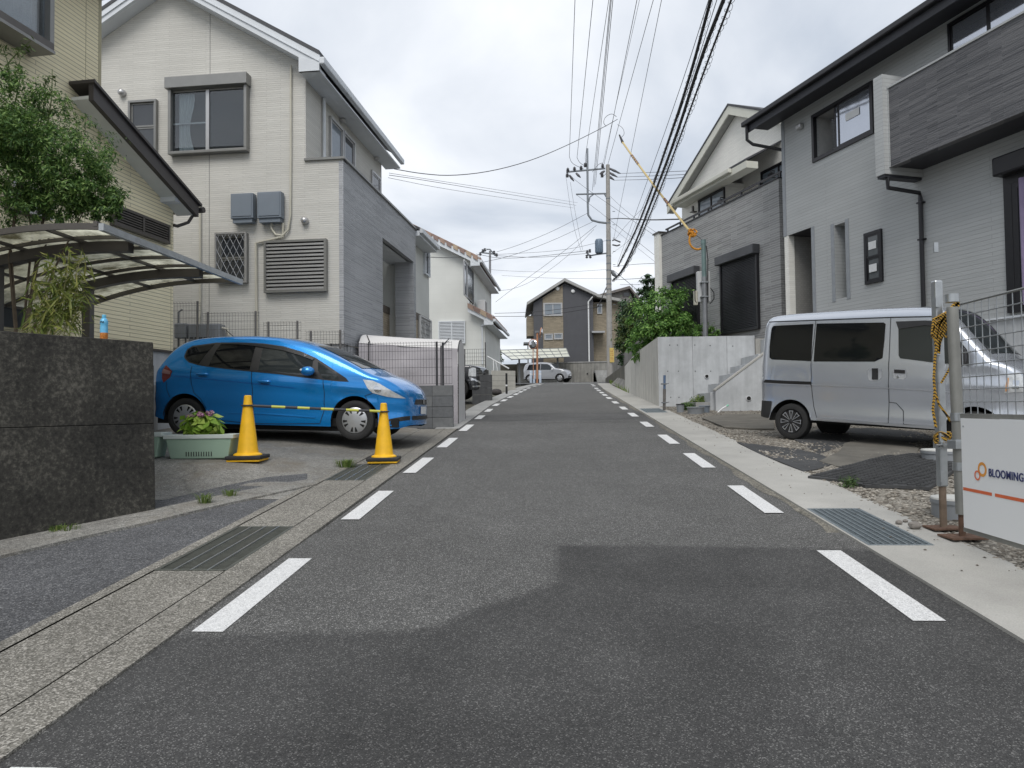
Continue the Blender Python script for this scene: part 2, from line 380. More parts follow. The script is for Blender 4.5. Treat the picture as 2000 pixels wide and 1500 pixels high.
eL = [(-14,-1.83),(20,-1.80),(24,-1.66),(28,-1.46),(32,-1.26),(37,-.85),(42,-.35),(45,-.2)]
eR = [(-14,2.07),(24,2.03),(30,2.06),(36,2.2),(40,2.45),(45,3.2)]
def strip(h, a0, a1, cl, cr, n=40, nc=6, skirt=0.0):
    b = B(); rows = []
    for i in range(n + 1):
        a = a0 + (a1 - a0) * i / n; l = cl(a) if callable(cl) else cl; r = cr(a) if callable(cr) else cr
        rows.append([RC(a, l + (r - l) * j / nc, h) for j in range(nc + 1)])
    b.grid(rows[::-1])
    if skirt:
        dn = Vector((0, 0, -skirt)); b.grid([[r[-1], r[-1] + dn] for r in rows][::-1]); b.grid([[r[0] + dn, r[0]] for r in rows][::-1])
    return b
road = struct('road', strip(0, -14, 45, lambda a: interp(a, eL), lambda a: interp(a, eR), 60, 8), A_ASPH, smooth=True)
struct('cross_road', strip(-.006, 40.5, 50.5, -40, 45, 14, 30), A_MID, smooth=True)

def dash(a0, a1, c0, c1, h=.008, name='edge_dash', off=None):
    o = off or 0
    b = B(); n = 3; k = .05
    rows = []
    for i in range(n + 1):
        t = i / n; rows.append([RC(a0 + (a1 - a0) * t + o, c0, h) if o else RC(a0 + (a1 - a0) * t, c0, h), RC(a0 + (a1 - a0) * t, c1, h)])
    b.grid(rows[::-1]); return obj(name, b, P_WHITE, road)
for k, a in enumerate([1.6,4.0,6.4,8.78,11.15,13.55,16.0,18.15,20.35,22.5,24.5,26.45,28.2,30.0,32.0,34.5,36.8]):
    L_ = 1.26 if a < 15 else 1.0; e0 = interp(a, eL); dl = interp(a + .5, eL) - interp(a - .5, eL)
    b = B(); b.add([RC(a - L_/2, e0 + .05 - dl*L_/2, .008), RC(a - L_/2, e0 + .205 - dl*L_/2, .008), RC(a + L_/2, e0 + .205 + dl*L_/2, .008), RC(a + L_/2, e0 + .05 + dl*L_/2, .008)], [(0,1,2,3)]); obj('edge_dash', b, P_WHITE, road)
for a in [1.8,4.2,6.6,9.03,11.35,13.9,16.25,18.4,20.8,23.1,25.05,26.8,28.75,30.6,33.8,36.1]:
    L_ = 1.26 if a < 13 else 1.05; e0 = interp(a, eR) - .18
    b = B(); b.add([RC(a - L_/2, e0 - .155, .008), RC(a - L_/2, e0, .008), RC(a + L_/2, e0, .008), RC(a + L_/2, e0 - .155, .008)], [(0,1,2,3)]); obj('edge_dash', b, P_WHITE, road)
b = B(); b.add([RC(39.0,.5,.008), RC(39.0,2.1,.008), RC(39.45,2.1,.008), RC(39.45,.5,.008)], [(0,1,2,3)]); obj('stop_line', b, P_WHITE, road)
def chaikin(p, n=2, closed=True):
    for _ in range(n):
        q = []
        for i in range(len(p) if closed else len(p) - 1):
            a, b_ = p[i], p[(i+1) % len(p)]; q += [a * .75 + b_ * .25, a * .25 + b_ * .75]
        p = q if closed else [p[0]] + q + [p[-1]]
    return p
def sheet(name, pts, h, m, parent=None, thick=0.0, step=.25, kind='structure'):
    """ground-hugging sheet from road-frame (a, c) outline, subdivided so that it follows the slope"""
    poly = [Vector((a, c)) for a, c in pts]
    vs, _, fs, *_r = delaunay_2d_cdt([p for p in poly], [], [tuple(range(len(poly)))], 1, 1e-4)
    b = B()
    top = [RC(v.x, v.y, h(v.x, v.y) if callable(h) else h) for v in vs]
    fs2 = []
    for f in fs:
        q = [top[i] for i in f]; n = (q[1]-q[0]).cross(q[2]-q[0]); fs2.append(f if n.z > 0 else f[::-1])
    b.add(top, fs2)
    if thick:
        pt = [RC(v.x, v.y, h(v.x, v.y) if callable(h) else h) for v in poly]; n = len(pt)
        b.add(pt + [p - Vector((0,0,thick)) for p in pt], [(i, (i+1) % n, n + (i+1) % n, n + i) for i in range(n)])
    o = obj(name, b, m, parent)
    if not parent and kind: o['kind'] = kind
    return o
def pix_rc(pts, h=0.0): return [rc(gnd(x, y, h)) for x, y in pts]
# dark resurfaced patch in front, mid patch behind
edge = pix_rc([(372,1243),(600,1238),(800,1233),(868,1219),(900,1200),(960,1180),(1025,1162),(1088,1137),(1087,1066),(1250,1067),(1450,1070),(1640,1075)])
edge[0] = (edge[0][0], -1.79); edge[-1] = (edge[-1][0], 2.03)
fr_ = [(edge[0][0], -1.825)] + edge + [(edge[-1][0], 2.065)]
# resurfaced patch whose tar edge fades out over the old surface (coverage stored per vertex)
def soft(src, name, k=.5, add=.012):
    """old surface turning into the newer one where 'cover' (stored per vertex) is high"""
    m = src.copy(); m.name = name; MATS[name] = m; N, L = m.node_tree.nodes, m.node_tree.links; bs = N['Principled BSDF']; old = bs.inputs['Base Color'].links[0].from_socket
    at = N.new('ShaderNodeAttribute'); at.attribute_name = 'cover'; nz = N.new('ShaderNodeTexNoise'); nz.inputs['Scale'].default_value = 30; nz.inputs['Detail'].default_value = 7; nz.inputs['Roughness'].default_value = .75
    tc = N.new('ShaderNodeTexCoord'); L.new(tc.outputs['Object'], nz.inputs['Vector'])
    ma = N.new('ShaderNodeMath'); ma.operation = 'MULTIPLY_ADD'; ma.inputs[1].default_value = .9; ma.inputs[2].default_value = -.45; L.new(nz.outputs['Fac'], ma.inputs[0])
    ad = N.new('ShaderNodeMath'); ad.operation = 'ADD'; L.new(at.outputs['Fac'], ad.inputs[0]); L.new(ma.outputs[0], ad.inputs[1])
    mr = N.new('ShaderNodeMapRange'); mr.interpolation_type = 'SMOOTHSTEP'; mr.inputs[1].default_value = .15; mr.inputs[2].default_value = .85; L.new(ad.outputs[0], mr.inputs[0])
    sc = N.new('ShaderNodeVectorMath'); sc.operation = 'MULTIPLY_ADD'; L.new(old, sc.inputs[0]); sc.inputs[1].default_value = (k, k, k); sc.inputs[2].default_value = (add, add, add * 1.05)
    big = N.new('ShaderNodeTexNoise'); big.inputs['Scale'].default_value = .9; big.inputs['Detail'].default_value = 6; L.new(tc.outputs['Object'], big.inputs['Vector']); br = N.new('ShaderNodeMapRange'); br.inputs[1].default_value = .3; br.inputs[2].default_value = .7; br.inputs[3].default_value = .8; br.inputs[4].default_value = 1.25; L.new(big.outputs['Fac'], br.inputs[0])
    s2 = N.new('ShaderNodeVectorMath'); s2.operation = 'SCALE'; L.new(sc.outputs[0], s2.inputs[0]); L.new(br.outputs[0], s2.inputs['Scale'])
    mx = N.new('ShaderNodeMix'); mx.data_type = 'RGBA'; L.new(mr.outputs[0], mx.inputs['Factor']); L.new(old, mx.inputs['A']); L.new(s2.outputs[0], mx.inputs['B']); L.new(mx.outputs['Result'], bs.inputs['Base Color']); return m
def soft_patch(poly, a0, a1, c0, c1, m, h, wid, step):
    na, nc = int((a1-a0)/step), int((c1-c0)/step); b = B(); cov = []; rows = []
    segs_ = [(Vector(p), Vector(q)) for p, q in zip(poly, poly[1:])]
    def inp(a, c):
        r = False
        for (x0, y0), (x1, y1) in zip(poly, poly[1:] + poly[:1]):
            if (y0 > c) != (y1 > c) and a < (x1-x0)*(c-y0)/(y1-y0) + x0: r = not r
        return r
    for i in range(na + 1):
        row = []
        for j in range(nc + 1):
            a, c = a0 + (a1-a0)*i/na, c0 + (c1-c0)*j/nc; P = Vector((a, c)); d = 9
            for p, q in segs_:
                u = q - p; t_ = max(0, min(1, (P - p).dot(u) / max(1e-9, u.length_squared))); d = min(d, (P - p - u*t_).length)
            d = d if inp(a, c) else -d
            cov.append(max(0, min(1, .5 + d / wid))); row.append(RC(a, c, h))
        rows.append(row)
    b.grid(rows[::-1]); cov = [v for r in [cov[k*(nc+1):(k+1)*(nc+1)] for k in range(na+1)][::-1] for v in r]
    o = struct('road_patch', b, m, smooth=True); at = o.data.attributes.new('cover', 'FLOAT', 'POINT'); at.data.foreach_set('value', cov); return o
aMx = max(p[0] for p in edge) + .35
soft_patch([(-20, -2.5), (edge[0][0], -2.5)] + edge + [(edge[-1][0], 2.9), (-20, 2.9)], 1.0, aMx, -1.824, 2.064, soft(A_ASPH, 'asphalt_resurfaced', .46, .009), .004, .17, .04)
soft_patch([(-20, -2.5), (4, -2.5), (4, 2.9), (-20, 2.9)], -13.5, 1.0, -1.824, 2.064, MATS['asphalt_resurfaced'], .004, .4, .6)
eb = pix_rc([(372,1243),(600,1238),(800,1233),(868,1219),(900,1200),(960,1180),(1025,1162),(1088,1137)])
soft_patch([(14.8,-2.4),(14.9,0),(15.0,2.6),(16.9,2.6),(17.0,0),(16.7,-2.4),(14.8,-2.4)], 14.5, 17.4, -1.79, 2.03, soft(A_ASPH, 'asphalt_band', .6, .018), .004, .3, .12)

# grates
GR = {}
def rcbox(pts):
    q = pix_rc(pts); return min(p[0] for p in q), max(p[0] for p in q), min(p[1] for p in q), max(p[1] for p in q)
g1 = rcbox([(308,1118),(455,1118),(584,1032),(487,1032)]); g1 = (g1[0], g1[1], -2.50, -2.06)
g2 = rcbox([(636,940),(727,940),(771,909),(680,909)]); g2 = (g2[0], g2[1], -2.50, -2.06)
g3 = rcbox([(1581,1000),(1672,998),(1822,1071),(1697,1069)]); print('g3', g3, 'g1', g1); g3 = (g3[0], g3[1], g3[2], g3[3])
g4 = rcbox([(1247,801),(1272,800),(1290,806),(1266,807)]); g4 = (g4[0]-.1, g4[1]+.1, 2.13, 2.62)

# left gutter: kerb strip, outer strip, cover slabs as pieces
lg = struct('gutter_left', strip(.016, -13, 13.3, -2.045, -1.826, 30, 2, skirt=.06), C_WASH)
lg2 = B(); lg2.v, lg2.f, lg2.m = [], [], []
obj('outer_edge', strip(.016, -13, 13.3, -2.60, -2.515, 30, 1), C_WASH, lg)
obj('channel', strip(-.07, -13, 13.3, -2.53, -2.03, 20, 1), mat('dark_channel', (.03,.03,.028), .7), lg)  # near-black floor below the cover slabs, reused for the grate pits
a = -13.0; cuts = []
stops = sorted([(g1[0], g1[1]), (g2[0], g2[1])])
segs = []
p = -13.0
for s0, s1 in stops: segs.append((p, s0)); p = s1
segs.append((p, 13.3))
for s0, s1 in segs:
    n = max(1, round((s1 - s0) / 2.6)); d = (s1 - s0) / n
    for i in range(n):
        x0, x1 = s0 + d*i + .006, s0 + d*(i+1) - .006
        b = strip(.012, x0, x1, -2.506, -2.06, 3, 1)
        obj('cover_slab', b, C_WASH, lg)
struct('gutter_left', strip(.016, 13.3, 40, lambda a: interp(a, eL) - .45, lambda a: interp(a, eL) + .004, 30, 2, skirt=.05), C_GREY)
def grate(label, g, m, nbar, ncross, h, deep=True, twist=False, wlong=.011):
    t = thing('drain_grate', label, 'drain grate', RC((g[0]+g[1])/2, (g[2]+g[3])/2, h)); T = Matrix.Translation(-t.location)
    b = B()
    for c in (g[2], g[3]):
        b.obox(RC(g[0], c - .012, h - .03), RC(g[1], c - .012, h-.03) - RC(g[0], c - .012, h-.03), RC(0, .024) - RC(0, 0), (0,0,.03))
    for a in (g[0], g[1] - .02): b.obox(RC(a, g[2], h - .03), RC(a, g[3], h-.03) - RC(a, g[2], h-.03), RC(.02,0) - RC(0,0), (0,0,.031))
    obj('frame', b.xf(T), m, t)
    b = B()
    for i in range(1, ncross):
        a = g[0] + (g[1] - g[0]) * i / ncross
        b.obox(RC(a - .003, g[2], h - .03), RC(a, g[3]) - RC(a, g[2]), RC(.006,0) - RC(0,0), (0,0,.026))
    obj('cross_bars', b.xf(T), m, t)
    for i in range(1, nbar):
        c = g[2] + (g[3] - g[2]) * i / nbar; b = B()
        b.obox(RC(g[0], c - wlong/2, h - .02), RC(g[1], c) - RC(g[0], c), RC(0, wlong) - RC(0,0), (0,0,.0215)); obj('bearing_bar', b.xf(T), METAL if twist else m, t)
    b = B(); b.add([RC(g[0], g[2], h - .05), RC(g[0], g[3], h - .05), RC(g[1], g[3], h - .05), RC(g[1], g[2], h - .05)], [(0,1,2,3)]); obj('pit', b.xf(T), MATS['dark_channel'], t)
GRM = mat('weathered_grate', (.11,.115,.10), .6, .4, ns=20, na=.25)
GRB = mat('blue_grey_grate', (.27,.31,.33), .45, .6, ns=20, na=.15)
grate('weathered grey drain grate in the left gutter nearest the camera', g1, GRM, 4, 42, .016, twist=True)
grate('grey drain grate in the left gutter beside the right hand cone', g2, GRM, 4, 50, .016, twist=True)
# right concrete strip
rs = struct('gutter_right', strip(.02, -13, g3[0], 2.066, 2.75, 16, 2, skirt=.06), C_NEW)
obj('strip_edge', strip(.02, g3[0], g3[1], 2.066, g3[2], 4, 1, skirt=.06), C_NEW, rs); obj('strip_edge', strip(.02, g3[0], g3[1], g3[3], 2.75, 4, 1), C_NEW, rs)
obj('strip_slab', strip(.02, g3[1], g4[0], 2.066, 2.75, 16, 2, skirt=.06), C_NEW, rs)
obj('strip_edge', strip(.02, g4[0], g4[1], 2.066, g4[2], 2, 1, skirt=.06), C_NEW, rs); obj('strip_edge', strip(.02, g4[0], g4[1], g4[3], 2.75, 2, 1), C_NEW, rs)
obj('strip_slab', strip(.02, g4[1], 30, 2.066, 2.75, 16, 2, skirt=.06), C_NEW, rs); obj('strip_slab', strip(.02, 30, 38, lambda a: interp(a, eR)+.005, lambda a: interp(a, eR) + .65, 8, 1), C_NEW, rs)
obj('dirt_edge', strip(.003, -13, 30, lambda a: 1.985 + .03 * sin(a * 2.3) + .02 * sin(a * 7), 2.072, 160, 1), speckle('dirt_line', (.155,.145,.12), (.28,.26,.22), (.06,.058,.05), sc=90, big=.3), road)
grate('blue grey steel drain grate in the right concrete strip by the fence posts', g3, GRB, 8, 30, .022)
grate('small blue grey drain grate in the right strip by the concrete wall', g4, GRB, 7, 22, .022)

# left: side road, wall gutter, driveway
def dh(a, c):
    k = interp(-c, [(2.6,.016),(3.2,.07),(4.0,.15),(5.5,.19),(9,.2)])
    return .012 + (k - .012) * max(0, min(1, (a - 6.9 - .12 * (-c - 2.6)) / .9))
def gridsheet(name, a0, a1, c0, c1, h, m, na=30, nc=20, kind='structure'):
    b = B(); b.grid([[RC(a0 + (a1-a0)*i/na, c0 + (c1-c0)*j/nc, h(a0 + (a1-a0)*i/na, c0 + (c1-c0)*j/nc)) for j in range(nc+1)] for i in range(na+1)][::-1])
    o = obj(name, b, m, smooth=True); o['kind'] = kind; return o
gridsheet('side_road', -13, 6.6, -16, -2.602, lambda a, c: .008, A_SIDE, 20, 16)
gridsheet('driveway', 6.6, 13.42, -12, -2.602, dh, C_DRIVE, 60, 40)
w0 = pix_rc([(0,1062),(150,1033),(300,1003),(430,975),(520,957),(600,944)]); w1 = pix_rc([(0,1094),(150,1058),(300,1024),(430,992),(520,972),(620,950)])
ex = [(w0[0][0] + (w0[0][0]-w0[1][0])*4, w0[0][1] + (w0[0][1]-w0[1][1])*4)]; ex1 = [(w1[0][0] + (w1[0][0]-w1[1][0])*4, w1[0][1] + (w1[0][1]-w1[1][1])*4)]
dw = ex + [(a+.12, c) for a, c in w0]; dv = ex1 + w1
for i in range(len(dw) - 1):
    o = sheet('wall_gutter', [dw[i], dw[i+1], dv[i+1], dv[i]], .03, C_DRIVE, thick=.05)
w2 = pix_rc([(290,985),(430,955),(520,940),(600,930),(600,942),(430,970),(295,1000)], .01)
sheet('road_patch', w2, lambda a, c: dh(a, c) + .006, A_SIDE)

# right lot
gridsheet('gravel_lot', -13, 18.7, 2.752, 16, lambda a, c: .012 + .02 * noise.noise((a*1.3, c*1.3, 0)), DIRT, 70, 40)
C_SMALL = B()
rg = random.Random(3)
def stone(b, p, r, rg):
    k = len(b.v); vs = []
    for dz, rr, n in ((-.5,.7,4),(.15,1.0,5),(.6,.55,4)):
        pass
    base = [(1,0,0),(-1,0,0),(0,1,0),(0,-1,0),(0,0,.75),(0,0,-.6)]
    th = rg.uniform(0, pi); sx, sy, sz = rg.uniform(.7,1.3), rg.uniform(.6,1.0), rg.uniform(.4,.8)
    for x, y, z in base:
        x *= sx * rg.uniform(.8,1.2); y *= sy * rg.uniform(.8,1.2); z *= sz
        b.v.append((p.x + r*(x*cos(th) - y*sin(th)), p.y + r*(x*sin(th) + y*cos(th)), p.z + r*z))
    for f in ((0,2,4),(2,1,4),(1,3,4),(3,0,4),(2,0,5),(1,2,5),(3,1,5),(0,3,5)): b.f.append(tuple(k+i for i in f)); b.m.append(0)
gs = B()
for _ in range(15000):
    a = 2.0 + 16.4 * rg.random() ** 1.5; c = 2.72 + 3.6 * rg.random() ** 1.4
    if a > 12 and c > 2.9 and rg.random() < .5: continue
    p = RC(a, c, .012 + .02 * noise.noise((a*1.3, c*1.3, 0)) + .004); stone(gs, p, rg.uniform(.010,.028), rg)
for _ in range(260):
    a = rg.uniform(2.5, 15); c = 2.75 - .5 * rg.random() ** 3
    stone(gs, RC(a, c, .024), rg.uniform(.004,.013), rg)
STONEM = leafmat('gravel_stones', (.09,.08,.066), (.23,.205,.17), (.38,.355,.31), trans=0.0, rough=.85)
tag(obj('gravel', gs, STONEM), 'loose pale crushed stone spread over the right hand lot', 'gravel', kind='stuff')
for i, (x, y, r) in enumerate([(1756,1024,.024),(1787,1033,.042),(1768,1020,.018)]):
    b = B(); b.ball((0,0,r*.62), r, 8, 6, (1.15,.95,.72), jit=.1); o = obj('stone', b, mat('pebble', (.22,.20,.18), .85, ns=30, na=.2), smooth=True); o.location = gnd(x, y, .02)
    tag(o, ['flat grey pebble on the right concrete strip left of the round one', 'large round grey stone on the right concrete strip beyond the grate', 'smallest pebble at the inner edge of the right concrete strip'][i], 'stone', 'loose stones on the concrete strip')
# ================================================================ HOUSES
S_CREAM = siding('cream_siding', (.57,.56,.52), row=.042, brick=.8, dark=.78, var=.045, mortar=.004, bump=.4)
S_YEL = siding('yellow_siding', (.82,.75,.53), row=.062, brick=3.0, dark=.5, var=.04, mortar=.006, bump=.5)
S_GREYB = siding('grey_blue_siding', (.34,.35,.365), row=.046, brick=.7, dark=1.45, var=.10, mortar=.004, bump=.5, tint=(.40,.41,.425))  # joint lines paler than the strips: edge highlights put into the colour
S_RGREY = siding('light_grey_siding', (.42,.435,.435), row=.075, brick=4.0, dark=.8, var=.03, mortar=.006, bump=.4)
S_DARK = siding('dark_strip_cladding', (.105,.107,.115), row=.036, brick=.6, dark=1.8, var=.2, mortar=.0022, bump=.9, tint=(.155,.155,.16))  # pale joint lines paint the bright edges of the thin strips
S_TILE = siding('grey_tile_cladding', (.29,.292,.29), row=.062, brick=.75, dark=1.7, var=.16, mortar=.006, bump=.9, tint=(.36,.362,.36))  # joints brightened in colour to stand for highlights along the tile edges
S_WHITE = siding('white_siding', (.63,.64,.61), row=.45, brick=3.0, dark=.88, var=.02, mortar=.003, bump=.25)
S_TWHITE = siding('white_brick_siding', (.82,.81,.755), row=.05, brick=.3, dark=.85, var=.04, mortar=.004, bump=.5)
S_BEIGE = siding('beige_brick_siding', (.42,.36,.27), row=.06, brick=.22, dark=.75, var=.1, mortar=.006)
S_PORCH = siding('grey_small_tile', (.27,.265,.25), row=.05, brick=.09, dark=.8, var=.06, mortar=.004, bump=.3)
S_TAN = siding('tan_stone_siding', (.25,.215,.16), row=.09, brick=.3, dark=.75, var=.16, mortar=.006)
S_FDARK = mat('dark_wall', (.075,.077,.085), .8, ns=2, na=.08)
ALU = mat('grey_aluminium', (.235,.235,.225), .4, .5, ns=5, na=.06)
ALUL = mat('silver_aluminium', (.46,.46,.46), .35, .6, ns=5, na=.06)
ALUB = mat('black_aluminium', (.022,.022,.025), .38, .3, ns=5, na=.1)
BRONZE = mat('bronze_aluminium', (.10,.092,.085), .4, .5, ns=6, na=.1)
TRIMW = mat('white_trim', (.62,.65,.68), .5, ns=3, na=.05, stain=.05)
TRIMB = mat('brown_black_trim', (.052,.046,.045), .5, ns=3, na=.15, stain=.1)
SLATE = mat('slate_roof', (.06,.062,.068), .7, ns=10, na=.2)
CREAMP = mat('cream_pipe', (.50,.48,.40), .5, ns=4, na=.06)
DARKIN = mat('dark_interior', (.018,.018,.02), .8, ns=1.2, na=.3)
GLASS = glassmat('window_glass', (.035,.04,.046), .04, .8)
GLASSL = glassmat('pale_window_glass', (.16,.19,.22), .08, .8)
FROST = mat('frosted_glass', (.14,.15,.15), .25, ns=2, na=.1)
CURT = mat('curtain', (.45,.47,.48), .9, ns=3, na=.1)
BOXG = mat('blue_grey_box', (.17,.20,.235), .5, ns=3, na=.05)
def clearglass(name):
    m = bpy.data.materials.new(name); m.use_nodes = True; N, L = m.node_tree.nodes, m.node_tree.links
    t = N.new('ShaderNodeBsdfTransparent'); t.inputs[0].default_value = (.80,.84,.86,1); g = N.new('ShaderNodeBsdfGlossy'); g.inputs['Roughness'].default_value = .02
    lw = N.new('ShaderNodeLayerWeight'); lw.inputs[0].default_value = .25; mr = N.new('ShaderNodeMapRange'); mr.inputs[3].default_value = .06; mr.inputs[4].default_value = .7; L.new(lw.outputs['Fresnel'], mr.inputs[0])
    mx = N.new('ShaderNodeMixShader'); L.new(mr.outputs[0], mx.inputs[0]); L.new(t.outputs[0], mx.inputs[1]); L.new(g.outputs[0], mx.inputs[2]); L.new(mx.outputs[0], N['Material Output'].inputs[0]); MATS[name] = m; return m
CLEAR = clearglass('clear_glass')

def window(fc, r, parent, fm=ALU, gm=GLASS, d=.06, fw=.05, cols=1, rows=1, name='window', base=0.0, sash=None, cw=.035):
    a0, a1, z0, z1 = r; b = B()
    fc.box(b, a0, a1, base, d, z0, z0 + fw); fc.box(b, a0, a1, base, d, z1 - fw, z1)
    fc.box(b, a0, a0 + fw, base, d - .002, z0 + fw, z1 - fw); fc.box(b, a1 - fw, a1, base, d - .002, z0 + fw, z1 - fw)
    w = obj(name, b, fm, parent)
    A0, A1, Z0, Z1 = a0 + fw, a1 - fw, z0 + fw, z1 - fw
    for i in range(cols):
        for j in range(rows):
            p0, p1 = A0 + (A1-A0)*i/cols, A0 + (A1-A0)*(i+1)/cols; q0, q1 = Z0 + (Z1-Z0)*j/rows, Z0 + (Z1-Z0)*(j+1)/rows
            nb = base + .012 + (.012 if (i + j) % 2 else 0)
            s = B(); t = cw
            fc.box(s, p0, p1, nb, nb + .02, q0, q0 + t); fc.box(s, p0, p1, nb, nb + .02, q1 - t, q1); fc.box(s, p0, p0 + t, nb, nb + .019, q0 + t, q1 - t); fc.box(s, p1 - t, p1, nb, nb + .019, q0 + t, q1 - t)
            obj('sash', s, sash or fm, w)
            s = B(); fc.box(s, p0 + t, p1 - t, nb + .002, nb + .008, q0 + t, q1 - t); obj('pane', s, gm, w)
    return w
def lattice(fc, r, parent, m, step=.11, base=.07, name='window_grille', fw=.03):
    a0, a1, z0, z1 = r; b = B()
    for q in ((a0, a1, z0, z0+fw), (a0, a1, z1-fw, z1), (a0, a0+fw, z0+fw, z1-fw), (a1-fw, a1, z0+fw, z1-fw)): fc.box(b, q[0], q[1], base - .03, base + .012, q[2], q[3])
    w = a1 - a0; h = z1 - z0; k = 1.9
    for sg in (1, -1):
        o = -h / k
        while o < w + h / k:
            # line: a = a0 + o + t/k , z = z0 + t  (steep diagonals)
            t0 = max(0, -o * k) if sg > 0 else max(0, (o - w) * k); t1 = min(h, (w - o) * k) if sg > 0 else min(h, o * k)
            if t1 - t0 > .03:
                P = [fc.p(a0 + o + sg * t / k, base + (0 if sg > 0 else .006), z0 + t) for t in (t0, t1)]
                b.tube(P, .0055, 4)
            o += step
    return obj(name, b, m, parent)
def louvre(fc, r, parent, fm, sm, n, d=.09, fw=.045, cols=1, name='louvre_window', tilt=.6):
    a0, a1, z0, z1 = r; b = B()
    fc.box(b, a0, a1, 0, d, z0, z0 + fw); fc.box(b, a0, a1, 0, d, z1 - fw, z1); fc.box(b, a0, a0 + fw, 0, d - .002, z0 + fw, z1 - fw); fc.box(b, a1 - fw, a1, 0, d - .002, z0 + fw, z1 - fw)
    for i in range(1, cols):
        am = a0 + (a1-a0)*i/cols; fc.box(b, am - fw/2, am + fw/2, 0, d - .002, z0 + fw, z1 - fw)
    w = obj(name, b, fm, parent)
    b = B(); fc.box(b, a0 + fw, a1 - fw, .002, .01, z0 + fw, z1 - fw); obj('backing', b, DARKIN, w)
    hs = (z1 - z0 - 2*fw) / n
    for i in range(n):
        z = z0 + fw + hs * i; s = B()
        s.prism([fc.p(a0 + fw + .004, d*.25, z + hs*.98), fc.p(a0 + fw + .004, d*.85, z + hs*.62), fc.p(a0 + fw + .004, d*.85, z + hs*.10), fc.p(a0 + fw + .004, d*.7, z + hs*.10), fc.p(a0 + fw + .004, d*.7, z+hs*.5), fc.p(a0 + fw + .004, d*.15, z + hs*.85)],
                fc.p(a1 - fw - .004, 0, 0) - fc.p(a0 + fw + .004, 0, 0)); obj('slat', s, sm, w, fix=True)
    return w
def hood(fc, a, z, parent, r=.075, m=None, name='vent_cap'):
    b = B(); c = fc.p(a, 0, z); nrm = fc.p(0, 1, 0) - fc.p(0, 0, 0)
    M = Matrix.Translation(c) @ nrm.to_track_quat('Z', 'Y').to_matrix().to_4x4()
    b.lathe([(r*.8, 0), (r, .015), (r, .06), (r*.85, .1), (r*.45, .125), (1e-5, .13)], 14, M); return obj(name, b, m or ALUL, parent, smooth=True)
def ppipe(pts, r, m, parent, name='downpipe', n=8): return obj(name, B().tube(pts, r, n), m, parent, smooth=True)
def poly_wall(fc, pts, inward, m, parent, name='wall'):
    """pts: (s, z); extruded inward"""
    P = [fc.p(a, 0, z) for a, z in pts]; ext = fc.p(0, -inward, 0) - fc.p(0, 0, 0)
    return obj(name, B().prism(P, ext), m, parent)
def cells(fc, r, holes, m, parent, name='wall', reveal=.12, rm=None):
    """wall face with rectangular openings, with reveals running inward"""
    a0, a1, z0, z1 = r; A = sorted({a0, a1} | {max(a0, min(a1, h[i])) for h in holes for i in (0, 1)}); Z = sorted({z0, z1} | {max(z0, min(z1, h[i])) for h in holes for i in (2, 3)})
    b = B(); inside = lambda a, z: any(h[0] < a < h[1] and h[2] < z < h[3] for h in holes)
    for i in range(len(A) - 1):
        for j in range(len(Z) - 1):
            if not inside((A[i]+A[i+1])/2, (Z[j]+Z[j+1])/2):
                q = [fc.p(A[i], 0, Z[j]), fc.p(A[i+1], 0, Z[j]), fc.p(A[i+1], 0, Z[j+1]), fc.p(A[i], 0, Z[j+1])]
                n = (q[1]-q[0]).cross(q[2]-q[0]); o = fc.p(0,1,0) - fc.p(0,0,0); b.add(q, [(0,1,2,3) if n.dot(o) > 0 else (3,2,1,0)])
    o = obj(name, b, m, parent)
    for h in holes:
        b = B(); x0, x1, y0, y1 = max(a0, h[0]), min(a1, h[1]), max(z0, h[2]), min(z1, h[3]); rv = h[4] if len(h) > 4 else reveal
        for q in (((x0,y0),(x0,y1)), ((x1,y0),(x1,y1)), ((x0,y0),(x1,y0)), ((x0,y1),(x1,y1))):
            b.add([fc.p(q[0][0], 0, q[0][1]), fc.p(q[1][0], 0, q[1][1]), fc.p(q[1][0], -rv, q[1][1]), fc.p(q[0][0], -rv, q[0][1])], [(0,1,2,3)])
        obj('reveal', b, rm or m, o)
    return o

# ---------------------------------------------------------------- yellow house (left, nearest)
P = atd(338, 685, 12.5); fy = frame(P.x, P.y, 1.62, 9.0); Y = thing('yellow_house', 'yellow clapboard house with dark brown lean-to roof at the left edge', 'house', M=fy.M)
f = Face(fy, 'y', 0, -1)
zb = f.px(338, 685)[1]; su = f.px(196, 80)[0]; zt = f.px(195, -22)[1]
poly_wall(f, [(-9, zb), (su, zb), (su, zt + .05), (-9, zt + .05)], 5.0, S_YEL, Y)
T1 = f.px(183, 163, .38); T2 = f.px(388, 403, .38)
sl_ = (T2[1] - T1[1]) / (T2[0] - T1[0]); lz = lambda s: T1[1] + sl_ * (s - T1[0])
poly_wall(f, [(su + .001, zb), (0, zb), (0, lz(0) - .17), (su + .001, lz(su) - .17)], 4.6, S_YEL, Y, 'side_wall')
b = B(); th = .24
b.prism([f.p(T1[0], .38, T1[1]), f.p(T2[0], .38, T2[1]), f.p(T2[0], .38, T2[1] - th*.8), f.p(T1[0], .38, T1[1] - th)], f.p(0, .30, 0) - f.p(0, .38, 0)); obj('barge_board', b, TRIMB, Y)
b = B(); b.prism([f.p(T1[0] - .03, .42, T1[1] + .05), f.p(T2[0] + .05, .42, T2[1] + .05), f.p(T2[0] + .05, .42, T2[1] + .005), f.p(T1[0] - .03, .42, T1[1] + .005)], f.p(0, -4.8, 0) - f.p(0, .42, 0)); obj('roof', b, TRIMB, Y)
